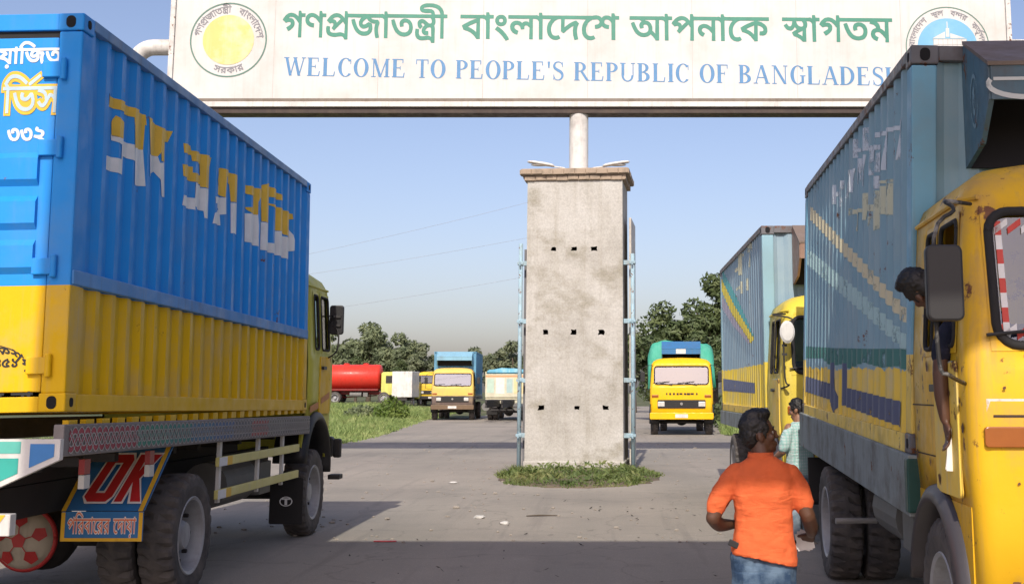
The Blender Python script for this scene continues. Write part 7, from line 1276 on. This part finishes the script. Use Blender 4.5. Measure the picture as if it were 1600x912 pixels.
def hand(bm, wrist, d, side, size=.18, curl=.6):
    """d: direction of the hand from the wrist, side: thumb side direction"""
    d = Vector(d).normalized(); s = Vector(side); s = (s-d*s.dot(d)).normalized(); nrm = d.cross(s); w_ = Vector(wrist)
    pl = size*.5
    for k in (-1, -.33, .33, 1): limb(bm, [w_+s*k*.010, w_+d*pl*.5+s*k*.022, w_+d*pl+s*k*.027], [.016, .014, .011], 8, 2)
    for k, ln in ((1, .42), (.36, .5), (-.3, .46), (-.95, .36)):
        b = w_+d*pl*.97+s*k*.029; L1 = size*ln*.45; a = curl
        p1 = b+(d*cos(a*.5)+nrm*sin(a*.5))*L1; p2 = p1+(d*cos(a*1.2)+nrm*sin(a*1.2))*L1*.65; p3 = p2+(d*cos(a*1.8)+nrm*sin(a*1.8))*L1*.5
        limb(bm, [b-d*.012, b, p1, p2, p3], [.0095, .0098, .0088, .008, .0065], 8, 2)
    t0 = w_+d*pl*.3+s*.022; limb(bm, [t0, t0+s*.028+d*.022, t0+s*.036+d*.055+nrm*.01, t0+s*.03+d*.08+nrm*.02], [.014, .0115, .010, .008], 8, 2)
def head(bm, M):
    def e(c, r_, rot=None): bmesh.ops.create_uvsphere(bm, u_segments=18, v_segments=12, radius=1, matrix=M @ Matrix.Translation(c) @ (rot or Matrix.Identity(4)) @ Matrix.Diagonal((*r_, 1)))
    e((0, 0, .02), (.074, .094, .092)); e((0, .02, -.03), (.063, .074, .085)); e((0, .045, -.085), (.046, .045, .045)); e((0, .072, -.112), (.022, .017, .016))
    e((0, .088, .008), (.05, .012, .012)); e((0, .102, -.028), (.011, .014, .024), Matrix.Rotation(R(-18), 4, 'X')); e((0, .110, -.046), (.016, .013, .010))
    e((0, .094, -.076), (.024, .010, .0065)); e((0, .091, -.089), (.022, .010, .007))
    for s in (-1, 1):
        e((s*.044, .062, -.035), (.022, .02, .022)); e((s*.076, -.008, -.02), (.009, .022, .032), Matrix.Rotation(R(s*12), 4, 'Z'))
def eyes(parent, M):
    bm = B()
    for s in (-1, 1): bmesh.ops.create_uvsphere(bm, u_segments=12, v_segments=8, radius=.0115, matrix=M @ Matrix.Translation((s*.031, .0755, -.012)))
    o = obj('eye', bm, plain('eye_white', (.34, .30, .27), .3), parent, smooth=True)
    bm = B()
    for s in (-1, 1): bmesh.ops.create_uvsphere(bm, u_segments=10, v_segments=6, radius=.0062, matrix=M @ Matrix.Translation((s*.0315, .0825, -.012)))
    obj('pupil', bm, black, o, smooth=True)
    bm = B()
    for s in (-1, 1): tube(bm, [M @ Vector((s*.015, .097, .012)), M @ Vector((s*.033, .094, .017)), M @ Vector((s*.052, .08, .010))], [.003, .0045, .003], 6)
    obj('eyebrow', bm, black, parent, smooth=True)
def hair(parent, M, mat, quiff=1.0):
    bm = B()
    def e(c, r_): bmesh.ops.create_uvsphere(bm, u_segments=18, v_segments=12, radius=1, matrix=M @ Matrix.Translation(c) @ Matrix.Diagonal((*r_, 1)))
    e((0, -.012, .055), (.081, .092, .075)); e((0, -.05, .0), (.072, .056, .082)); e((0, .055, .098*quiff), (.060, .045, .036*quiff)); e((0, .0, .105), (.068, .07, .04))
    for s in (-1, 1): e((s*.068, .012, .03), (.014, .045, .045)); e((s*.071, .022, -.012), (.007, .010, .025))
    return flesh('hair', bm, mat, parent, .007, .018, hair_tex, 2)
hair_m = plain('hair_black', (.008, .007, .007), .55)
skin_dark = skin_mat('skin_dark', (.10, .045, .025)); skin_mid = skin_mat('skin_brown', (.26, .13, .075))
HM = lambda c, yaw, pitch=0, roll=0, s=1: Matrix.Translation(c) @ Matrix.Rotation(R(yaw), 4, 'Z') @ Matrix.Rotation(R(pitch), 4, 'X') @ Matrix.Rotation(R(roll), 4, 'Y') @ Matrix.Scale(s, 4)

# man in the orange shirt, back to the camera, head turned to his right
pm = thing('person', 'man in orange polo shirt and blue jeans seen from behind, holding folded papers', 'person', (.89, 6.92, 0))
M = HM((-.022, .015, 1.462), -80, 13)
bm = B(); limb(bm, [(0, 0, .88), (0, .0, 1.05), (0, 0, 1.20)], [.085, .08, .08]); limb(bm, [(0, -.005, 1.20), (-.005, .0, 1.33), (-.018, .01, 1.42)], [.085, .056, .052])
head(bm, M)
limb(bm, [(-.13, 0, 1.21), (-.235, -.03, 1.10), (-.292, -.04, .99)], [.055, .05, .042]); limb(bm, [(-.292, -.04, .99), (-.245, .07, .94), (-.16, .17, .93)], [.043, .042, .028]); hand(bm, (-.16, .17, .93), (.9, .4, 0), (0, .2, 1), .17, .7)
limb(bm, [(.13, 0, 1.20), (.208, -.01, 1.10), (.252, -.02, 1.00)], [.055, .05, .043]); limb(bm, [(.252, -.02, 1.00), (.285, .07, .925), (.30, .15, .88)], [.044, .042, .029]); hand(bm, (.30, .15, .88), (-.15, .7, -.5), (-1, 0, .2), .17, 1.0)
for s in (-1, 1): limb(bm, [(s*.09, 0, .86), (s*.10, .01, .48), (s*.105, -.01, .1)], [.075, .05, .036]); limb(bm, [(s*.105, -.03, .06), (s*.11, .16, .045)], [.04, .032])
pb = flesh('body', bm, skin_dark, pm, .007)
eyes(pb, M); hair(pb, M, hair_m)
orange = cloth_mat('orange_polo', (.82, .165, .055))
bm = B(); torso_loft(bm, [(.765, .0, .0, .188, .15), (.80, 0, 0, .186, .145), (.90, 0, 0, .170, .12), (1.02, 0, 0, .166, .113), (1.14, 0, 0, .178, .116), (1.21, 0, 0, .182, .11), (1.265, 0, 0, .158, .093), (1.30, 0, 0, .125, .078), (1.33, -.004, 0, .072, .064)])
limb(bm, [(-.145, 0, 1.235), (-.215, -.02, 1.16), (-.268, -.035, 1.05)], [.060, .064, .060]); limb(bm, [(.140, 0, 1.235), (.195, -.005, 1.16), (.232, -.015, 1.06)], [.060, .064, .060])
for v_ in bm.verts:
    if v_.co.z < .82: v_.co.z -= .075*(v_.co.x+.2)/.4*1.0-.03
sh = flesh('shirt', bm, orange, pb, .009, .032)
bm = B(); lathe(bm, [(.066, 1.300), (.078, 1.307), (.073, 1.355), (.063, 1.351)], Matrix.Translation((-.008, .004, 0)) @ Matrix.Diagonal((1, .95, 1, 1)), 28, closed=True); obj('collar', bm, orange, sh, smooth=True)
jean = cloth_mat('blue_jeans', (.035, .07, .135), (.17, .25, .34))
bm = B(); torso_loft(bm, [(.62, 0, .0, .17, .125), (.70, 0, -.005, .172, .122), (.77, 0, 0, .155, .105), (.82, 0, 0, .14, .09)])
for s in (-1, 1): limb(bm, [(s*.088, -.01, .78), (s*.095, 0, .60), (s*.10, .01, .45), (s*.105, -.01, .07)], [.105, .088, .072, .066])
jn = flesh('jeans', bm, jean, pb, .009, .018)
for s in (-1, 1):
    bm = B(); prism(bm, [(s*.085-.05, .60), (s*.085, .58), (s*.085+.05, .60), (s*.085+.05, .69), (s*.085-.05, .69)], lambda a, b, d: (a, -.132+abs(a)*.22+d, b), -.006, .012)
    obj('back_pocket', bm, jean, jn, bevel=.004)
bm = B()
for s in (-1, 1): ell(bm, (s*.11, .06, .045), (.05, .135, .045))
obj('shoe', bm, plain('shoe_dark', (.03, .025, .02), .6), pb, smooth=True)
ph = thing('phone', 'black phone tucked at the left hip of the orange shirted man', 'phone', (.89-.165, 6.92-.06, .845)); bm = B(); box(bm, -.045, .03, -.035, -.012, -.02, .015, Matrix.Rotation(R(25), 4, 'Y')); obj('phone_body', bm, black, ph, bevel=.004)
pp = thing('papers', 'folded white papers held in the right hand of the orange shirted man', 'paper', (.89+.27, 6.92+.21, .83)); bm = B()
for k in range(3): box(bm, -.05+.004*k, .05-.003*k, -.002+.006*k, .001+.006*k, -.05, .05+.004*k, Matrix.Rotation(R(14*k-12), 4, 'Y'))
obj('sheet', bm, plain('paper_white', (.75, .74, .72), .8), pp)

# man standing at the tail of the worn truck
p2 = thing('person', 'man in pale checked shirt standing at the tail of the worn truck', 'person', (2.20, 13.75, 0), R(35)); p2.scale = (.95, .95, .95)
M = HM((0, .02, 1.575), 20, -8)
bm = B(); limb(bm, [(0, 0, .9), (0, 0, 1.15), (0, 0, 1.30)], [.085, .08, .08]); limb(bm, [(0, 0, 1.30), (0, .01, 1.50)], [.08, .053]); head(bm, M)
for s in (-1, 1):
    el = (s*.25, .02, 1.08); wr = (s*.20, .22, 1.0) if s < 0 else (s*.24, .12, .86)
    limb(bm, [(s*.17, 0, 1.36), (s*.22, 0, 1.22), el], [.055, .05, .042]); limb(bm, [el, [(a+b)/2 for a, b in zip(el, wr)], wr], [.043, .04, .028]); hand(bm, wr, Vector(wr)-Vector(el), (-s, 0, .3), .17, .6)
    limb(bm, [(s*.09, 0, .88), (s*.10, .01, .48), (s*.105, -.01, .1)], [.075, .05, .036]); limb(bm, [(s*.105, -.03, .06), (s*.11, .16, .045)], [.04, .032])
b2 = flesh('body', bm, skin_mid, p2, .009); eyes(b2, M); hair(b2, M, hair_m, .8)
mint = cloth_mat('checked_shirt', (.58, .70, .68), (.30, .55, .50), 9)
bm = B(); torso_loft(bm, [(.80, 0, 0, .185, .125), (1.0, 0, 0, .18, .12), (1.2, 0, 0, .195, .118), (1.33, 0, 0, .19, .1), (1.40, 0, 0, .13, .08), (1.43, 0, 0, .075, .066)])
for s in (-1, 1): limb(bm, [(s*.15, 0, 1.34), (s*.215, 0, 1.24), (s*.245, .01, 1.13)], [.07, .074, .07])
flesh('shirt', bm, mint, b2, .011, .02)
pale = cloth_mat('pale_jeans', (.20, .27, .33), (.36, .42, .46))
bm = B(); torso_loft(bm, [(.76, 0, 0, .17, .125), (.88, 0, 0, .165, .118), (.94, 0, 0, .158, .108)])
for s in (-1, 1): limb(bm, [(s*.088, 0, .82), (s*.095, 0, .62), (s*.10, .01, .45), (s*.105, -.01, .08)], [.10, .085, .072, .065])
flesh('jeans', bm, pale, b2, .011, .015)
bm = B()
for s in (-1, 1): ell(bm, (s*.11, .06, .045), (.05, .135, .045))
obj('shoe', bm, plain('shoe_dark', (.03, .025, .02), .6), b2, smooth=True)

# driver leaning out of the near cab window
p3 = thing('person', 'dark haired driver leaning out of the near yellow cab with arm hanging down', 'person', (2.12, 6.42, 1.55))
o3 = Vector((2.12, 6.42, 1.55)); Lc = lambda x, y, z: (x-o3.x, y-o3.y, z-o3.z)
M = HM(Lc(1.715, 6.42, 2.255), 15, -25, -48)
bm = B(); limb(bm, [Lc(2.22, 6.50, 1.62), Lc(2.14, 6.45, 1.88), Lc(1.98, 6.42, 2.08)], [.13, .125, .12]); limb(bm, [Lc(1.97, 6.42, 2.10), Lc(1.84, 6.42, 2.18), Lc(1.74, 6.42, 2.23)], [.085, .058, .052]); head(bm, M)
limb(bm, [Lc(1.90, 6.33, 2.07), Lc(1.80, 6.31, 1.98), Lc(1.765, 6.30, 1.80)], [.055, .05, .042]); limb(bm, [Lc(1.765, 6.30, 1.80), Lc(1.765, 6.29, 1.68), Lc(1.775, 6.28, 1.555)], [.043, .041, .028]); hand(bm, Lc(1.775, 6.28, 1.555), (.12, -.08, -1), (0, -1, 0), .18, .55)
limb(bm, [Lc(1.98, 6.56, 2.06), Lc(2.0, 6.70, 1.92), Lc(1.95, 6.62, 1.80)], [.055, .05, .042])
limb(bm, [Lc(2.22, 6.5, 1.62), Lc(2.22, 6.25, 1.60)], [.09, .07])
b3 = flesh('body', bm, skin_dark, p3, .007); eyes(b3, M)
hr = hair(b3, M, hair_m, 1.0)
bm = B(); limb(bm, [Lc(2.22, 6.50, 1.64), Lc(2.14, 6.45, 1.88), Lc(1.99, 6.42, 2.08), Lc(1.90, 6.42, 2.14)], [.155, .15, .145, .10]); limb(bm, [Lc(1.93, 6.34, 2.08), Lc(1.82, 6.31, 2.0), Lc(1.775, 6.305, 1.89)], [.075, .066, .06]); limb(bm, [Lc(1.99, 6.54, 2.06), Lc(2.01, 6.68, 1.93)], [.075, .065])
flesh('shirt', bm, cloth_mat('navy_shirt', (.018, .022, .04), (.05, .05, .08)), b3, .010, .018)
pc = thing('document', 'white folded document in the hanging hand of the driver', 'paper', (1.80, 6.25, 1.40)); bm = B(); box(bm, -.03, .03, -.004, .002, -.11, .11, Matrix.Rotation(R(4), 4, 'Y')); box(bm, -.028, .03, .003, .005, -.105, .115, Matrix.Rotation(R(7), 4, 'Y')); obj('sheet', bm, plain('paper_white', (.75, .74, .72), .8), pc)

# ------------------------------------------------------------------ trees, grass, weeds, wires, litter
def leaf_mat(name, c0, c1, c2):
    m, n, bs = nodes(name); tc = N(n, 'ShaderNodeTexCoord').outputs['Object']
    oi = N(n, 'ShaderNodeObjectInfo')
    col = ramp(n, noise_tex(n, tc, .8, 6, .7), [(.34, c4(c0)), (.5, c4(c1)), (.68, c4(c2))])
    col = mix(n, .3, col, ramp(n, noise_tex(n, tc, 14, 2), [(.3, .5), (.7, 1)]), 'MULTIPLY')
    n.links.new(col, bs.inputs['Base Color']); bs.inputs['Roughness'].default_value = .6; bs.inputs['Transmission Weight'].default_value = 0
    tr = N(n, 'ShaderNodeBsdfTranslucent'); n.links.new(col, tr.inputs[0]); mx = N(n, 'ShaderNodeMixShader'); mx.inputs[0].default_value = .3
    out = n.nodes['Material Output']; n.links.new(bs.outputs[0], mx.inputs[1]); n.links.new(tr.outputs[0], mx.inputs[2]); n.links.new(mx.outputs[0], out.inputs[0]); return m
bark = plain('bark', (.09, .07, .05), .9)
def leaf_quad(bm, p, nrm, sz, rng):
    a, b = frame_of(nrm); th = rng.uniform(0, 2*pi); u = a*cos(th)+b*sin(th); v_ = nrm.cross(u)
    q = [p-u*sz, p+v_*sz*.42-nrm*sz*.12, p+u*sz, p-v_*sz*.42-nrm*sz*.12]
    bm.faces.new([bm.verts.new(k) for k in q])
def make_tree(name, label, h, rx, seed, leafm, n=5200, leaf=.24, trunk_h=.35, group='trees beyond the road', airy=0):
    rng = random.Random(seed); t = thing(name, label, 'tree', (0, 0, 0), 0, group)
    blobs = []; zc = h*(.5+trunk_h*.3); rz = h*(1-trunk_h)*.5
    for k in range(26):
        a = rng.uniform(0, 2*pi); u = rng.uniform(-1, 1); rr = rng.uniform(.25, .86)
        s = math.sqrt(1-u*u)
        c = Vector((rx*rr*s*cos(a), rx*rr*s*sin(a), zc+rz*rr*u*1.05)); blobs.append((c, rng.uniform(.20, .40)*rx*(1-.25*airy)))
    blobs.append((Vector((0, 0, h-rx*.3)), rx*.3))
    bm = B()
    for k in range(n):
        c, r_ = blobs[rng.randrange(len(blobs))]; d = Vector((rng.gauss(0, 1), rng.gauss(0, 1), rng.gauss(0, 1))).normalized()
        f = rng.uniform(.35, 1.12)**.6; p = c+Vector((d.x, d.y, d.z*.78))*r_*f
        nrm = (d+Vector((rng.gauss(0, .6), rng.gauss(0, .6), rng.gauss(.35, .6)))).normalized(); leaf_quad(bm, p, nrm, leaf*rng.uniform(.6, 1.25), rng)
    obj('crown', bm, leafm, t)
    bm = B(); r0 = .018*h+.06
    tube(bm, [(0, 0, -.2), (rng.uniform(-.1, .1), 0, h*.2), (rng.uniform(-.2, .2), rng.uniform(-.2, .2), h*.42), (0, 0, h*.72)], [r0*1.3, r0, r0*.75, r0*.25], 10, 3)
    for k in range(9):
        c, r_ = blobs[k]; z0 = h*rng.uniform(.22, .45); tube(bm, [(0, 0, z0), (c.x*.45, c.y*.45, z0+(c.z-z0)*.6), (c.x, c.y, c.z)], [r0*.5, r0*.33, r0*.1], 7, 2)
    obj('trunk', bm, bark, t, smooth=True); return t
lm_dark = leaf_mat('leaf_dark', (.05, .075, .03), (.095, .135, .048), (.19, .23, .085))
lm_mid = leaf_mat('leaf_mid', (.11, .14, .075), (.17, .21, .105), (.27, .30, .15))
lm_hazy = leaf_mat('leaf_hazed', (.12, .15, .09), (.17, .20, .11), (.25, .275, .155))  # distance haze mixed into the leaf colours
pA = make_tree('broadleaf_tree', 'tallest dark tree rising behind the second container truck', 8.9, 2.9, 11, lm_dark, 7000, .22, .18)
pA.location = (6.35, 70, 0)
pB = make_tree('broadleaf_tree', 'dark rounded tree between the clamped pole and the tallest tree', 7.3, 2.7, 12, lm_dark, 6500, .21, .15); pB.location = (3.3, 71.5, 0)
pC = make_tree('broadleaf_tree', 'mid green bushy tree above the red tanker', 9.0, 3.6, 13, lm_mid, 6000, .30, .2); pC.location = (-24.6, 122, .6); pC.scale = (1, 1, .94)
pD = make_tree('broadleaf_tree', 'tree', 8.4, 3.3, 14, lm_hazy, 5200, .30, .3, airy=1)
pD['label'] = 'pale loose tree rising beside the left clamped pole'; pD.location = (-10.0, 124, 0); pD.scale = (1, 1, .86)
def place(src, label, x, y, z, s, rz, sz=1):
    c = copy_tree(src); c.location = (x, y, z); c.scale = (s, s, s*sz); c.rotation_euler = (0, 0, rz); c['label'] = label; return c
place(pC, 'broad tree standing between the tanker and the blue box truck', -21.0, 119, .6, .80, 2.1)
place(pD, 'pale tree close against the left edge of the blue box truck', -18.3, 117, .6, .72, 1.0)
place(pC, 'tree half hidden behind the lime cab of the left truck', -28.6, 121, .6, .86, 4.0)
place(pA, 'small dark tree low over the white box van', -19.6, 112, .6, .48, 1.3)
place(pB, 'low dark tree behind the far end of the red tanker', -24.0, 113, .6, .62, .4)
place(pD, 'pale tree over the roof of the blue box truck', -14.4, 128, 0, .80, 3.0)
place(pC, 'distant tree in the gap between the blue box truck and the cream truck', -11.6, 131, 0, .78, 5.2, .95)
place(pB, 'dark distant shrubby tree just right of the blue box truck', -15.6, 122, 0, .72, 2.2)
place(pC, 'distant tree low behind the cream tailed truck', -7.4, 118, 0, .62, .8)
place(pD, 'pale small tree right of the pillar behind the tarpaulin', 2.2, 98, 0, .82, 2.5)
place(pA, 'dark leafy tree low behind the yellow tarpaulin truck', 5.1, 67, 0, .62, 3.4, .95)
place(pB, 'dark tree filling the gap beside the second container truck', 7.3, 63, 0, .80, 5.0)
place(pC, 'mid green tree at far right behind the tallest tree', 9.6, 76, 0, .95, 1.9)
place(pD, 'pale tree between the pillar and the green tarpaulin', .3, 120, 0, .85, 4.4)
for k, (x, y) in enumerate([(-34, 118), (-40, 126), (14, 80), (-3.5, 135)]):
    place((pC, pD, pA, pB)[k], ('outlying tree hidden behind the left truck body', 'outlying pale tree left of the hidden one', 'outlying tree right of the second truck', 'distant tree hidden behind the pillar')[k], x, y, .4, .9, k)

def tuft_mesh(name, pts, hmin, hmax, wd, mat, label, cat, seed, lean=.5, kind='stuff'):
    rng = random.Random(seed); V = []; F = []
    for x, y, z, s in pts:
        for _ in range(3):
            h = rng.uniform(hmin, hmax)*s; a = rng.uniform(0, 2*pi); w_ = wd*rng.uniform(.6, 1.3); lx, ly = rng.gauss(0, lean)*h, rng.gauss(0, lean)*h
            px, py = x+rng.gauss(0, .05), y+rng.gauss(0, .05); n = len(V)
            V += [(px-cos(a)*w_, py-sin(a)*w_, z-.02), (px+cos(a)*w_, py+sin(a)*w_, z-.02), (px+lx*.4+cos(a)*w_*.7, py+ly*.4+sin(a)*w_*.7, z+h*.6), (px+lx, py+ly, z+h), (px+lx*.4-cos(a)*w_*.7, py+ly*.4-sin(a)*w_*.7, z+h*.6)]
            F += [(n, n+1, n+2, n+4), (n+4, n+2, n+3)]
    return tag(obj(name, (V, F), mat), label, cat, kind=kind)
grass_m = leaf_mat('verge_green', (.14, .22, .06), (.28, .37, .11), (.44, .47, .19))
rng = random.Random(3); pts = []
def road_left(y):
    e = [(36, -10.0), (39, -8.9), (43, -8.75), (50, -9.2), (63, -10.3), (72, -11.0), (92, -11.6), (100, -11.6)]
    for (a, b), (c, d) in zip(e, e[1:]):
        if a <= y <= c: return b+(d-b)*(y-a)/(c-a)
    return -12
while len(pts) < 17000:
    y = 37+58*rng.random()**1.4; x = road_left(y)-rng.random()**1.2*(4+.12*y)+rng.gauss(0, .12)
    d = noise.noise((x*.35, y*.2, 5)); 
    if d < -.28 and rng.random() < .6: continue
    pts.append((x, y, hgt(x, y), (.6+.9*max(0, d+.3))*min(1, .35+abs(road_left(y)-x)*.6)))
tuft_mesh('verge_grass', pts, .12, .42, .022, grass_m, 'green roadside grass beyond the lime cab', 'grass', 4)
pts = []
while len(pts) < 3500:
    y = 40+40*rng.random(); x = (4.9 if y < 48 else 4.6+(y-48)*.09)+rng.random()*4
    pts.append((x, y, 0, rng.uniform(.6, 1.3)))
tuft_mesh('verge_grass', pts, .15, .5, .025, grass_m, 'green roadside grass behind the second container truck', 'grass', 5)
# young bushes in the verge
def make_bush(label, x, y, z, h, seed, leafm, r=.9):
    rng = random.Random(seed); b = thing('bush', label, 'bush', (x, y, z), 0, 'bushes in the verge'); bm = B()
    for k in range(700):
        a = rng.uniform(0, 2*pi); rr = r*math.sqrt(rng.random()); zz = h*(1-(rr/r)**2*.6)*rng.uniform(.1, 1.05); leaf_quad(bm, Vector((rr*cos(a), rr*sin(a), zz)), Vector((rng.gauss(0, 1), rng.gauss(0, 1), rng.gauss(.6, .6))).normalized(), rng.uniform(.09, .18), rng)
    obj('foliage', bm, leafm, b); bm = B()
    for k in range(6): a = k*1.05; tube(bm, [(0, 0, -.05), (.4*r*cos(a), .4*r*sin(a), h*.5), (.7*r*cos(a), .7*r*sin(a), h*.8)], [.025, .018, .008], 6)
    obj('stem', bm, bark, b)
bright = leaf_mat('leaf_bright', (.07, .13, .02), (.13, .20, .03), (.22, .28, .06))
make_bush('bright green bush in the verge below the white van', -12.9, 71, hgt(-12.9, 71), 1.35, 21, bright, 1.1)
make_bush('dark green low bush in the verge below the tanker wheels', -15.0, 73, hgt(-15, 73), .8, 22, lm_mid, 1.2)
make_bush('dark bush at the foot of the tallest tree', 6.0, 58, 0, 1.6, 23, lm_dark, 1.3)
# weeds round the pillar foot
weed = leaf_mat('weed_green', (.07, .115, .025), (.14, .19, .05), (.27, .27, .10)); pts = []
while len(pts) < 2600:
    a = rng.uniform(0, 2*pi); rr = math.sqrt(rng.random()); x = -.58+1.62*rr*cos(a)*(1+.08*sin(5*a)); y = 24.2+2.75*rr*sin(a)
    if y > 25.9 and -1.75 < x < .45: continue
    e = 1-rr**4*.75; d = noise.noise((x*1.3, y*.9, 9)); s = e*(.55+.9*max(0, d+.25)); s *= 1.25 if abs(x+.58) > .9 else .85
    pts.append((x, y, 0, s))
wd_ = tuft_mesh('weeds', pts, .06, .22, .016, weed, 'ring of scrubby green weeds round the pillar foot', 'weeds', 6, .6)
bm = B()
for k in range(900):
    a = rng.uniform(0, 2*pi); rr = math.sqrt(rng.random())**.8; p = Vector((-.58+1.55*rr*cos(a), 24.2+2.4*rr*sin(a), rng.uniform(.03, .26)*(1.1-rr**3*.8)))
    if p.y > 25.9 and -1.75 < p.x < .45: continue
    leaf_quad(bm, p, Vector((rng.gauss(0, .7), rng.gauss(-.4, .7), rng.gauss(.7, .5))).normalized(), rng.uniform(.03, .075), rng)
tag(obj('weeds', bm, weed), 'broad leaved creeping weeds round the pillar foot', 'weeds', kind='stuff')
soil = paint('soil_mound', (.15, .12, .085), amt=.5, rough=.95)
bm = B(); rings = []
for f, z in ((1.05, -.01), (.95, .02), (.7, .05), (.3, .06)): rings.append([(-.58+1.6*f*cos(2*pi*k/40)*(1+.05*sin(3*k)), 24.2+2.75*f*sin(2*pi*k/40), z+.008*sin(k*2.3)) for k in range(40)])
loft(bm, rings); tag(obj('soil_mound', bm, soil, smooth=True), 'low mound of earth under the pillar weeds', 'ground', kind='structure')

# overhead wires on a pole hidden behind the pillar
up = thing('utility_pole', 'concrete utility pole standing behind the gate pillar', 'pole', (-1.8, 60, 0)); bm = B(); tube(bm, [(0, 0, -.3), (0, 0, 12.2)], [.19, .11], 12); obj('pole', bm, plain('pole_grey', (.3, .29, .27), .9), up, smooth=True)
bm = B()
for z in (11.9, 9.9, 7.9): box(bm, -.8, .8, -.05, .05, z-.05, z+.05)
obj('crossarm', bm, dark_metal, up)
for (za, zb), lab in (((11.95, 6.3), 'highest thin wire running left from behind the pillar'), ((9.95, 6.15), 'middle thin wire running left from behind the pillar'), ((7.95, 4.3), 'lowest thin wire running left from behind the pillar')):
    P_ = [(-1.9-26*t, 60+0*t, za+(zb-za)*t-1.0*4*t*(1-t)*.35) for t in [k/16 for k in range(17)]]
    bm = B(); tube(bm, P_, .007, 5); tag(obj('overhead_wire', bm, plain('wire_grey', (.30, .32, .35), .8)), lab, 'wire', 'overhead wires')

# litter, stones and scraps on the road
bm = B(); V = []
for k in range(420):
    y = 13.6+28*rng.random()**1.6; x = rng.uniform(-6.5, 4.5); s = rng.uniform(.008, .028)*(1 if rng.random() < .93 else 1.9)
    ell(bm, (x, y, s*.35), (s*rng.uniform(.8, 1.6), s*rng.uniform(.7, 1.3), s*.6), None, 6)
tag(obj('road_grit', bm, paint('grit', (.30, .27, .23), amt=.6, scale=8)), 'small stones scattered over the sunlit road', 'stones', kind='stuff')
bm = B()
for k in range(80):
    x, y = (rng.gauss(-.3, 1.1), rng.uniform(14, 20)) if rng.random() < .6 else (rng.uniform(-3, 2.5), rng.uniform(10.5, 14))
    leaf_quad(bm, Vector((x, y, .018)), Vector((rng.gauss(0, .35), rng.gauss(0, .35), 1)).normalized(), rng.uniform(.012, .042), rng)
tag(obj('dry_leaves', bm, plain('dry_leaf', (.035, .028, .022), .9)), 'dark dry leaf scraps lying on the road', 'leaves', kind='stuff')
paper_m = plain('paper_white', (.75, .74, .72), .8)
for x, y, s, lab in ((-1.75, 16.4, .05, 'crumpled white paper scrap nearest the truck shadow'), (-1.35, 15.7, .045, 'torn pale scrap in front of the pillar'), (3.0, 18.6, .05, 'white scrap right of the pillar weeds'), (-2.9, 22.5, .05, 'pale scrap left of the pillar weeds')):
    r2 = random.Random(int(x*100)); bm = B(); bmesh.ops.create_icosphere(bm, subdivisions=2, radius=s)
    for v_ in bm.verts: v_.co = Vector((v_.co.x*1.6, v_.co.y*1.2, max(v_.co.z*.5, -s*.3)))*(1+r2.uniform(-.25, .25))
    o = obj('paper_scrap', bm, plain('scrap_grey', (.52, .51, .48), .9)); o.location = (x, y, s*.3); tag(o, lab, 'litter', 'paper scraps on the road')
bm = B(); box(bm, -.13, .13, -.03, .03, 0, .012); o = obj('red_wrapper', bm, plain('red_plastic', (.45, .03, .03), .4), bevel=.004); o.location = (-2.55, 13.85, .003); tag(o, 'flat red wrapper at the edge of the near shade', 'litter')
bm = B(); tube(bm, [(-.22, -.03, .012), (-.05, .02, .016), (.2, .05, .012)], [.008, .012, .006], 6); o = obj('twig', bm, bark); o.location = (-.9, 16.6, 0); tag(o, 'thin dark twig lying on the road before the pillar', 'twig')
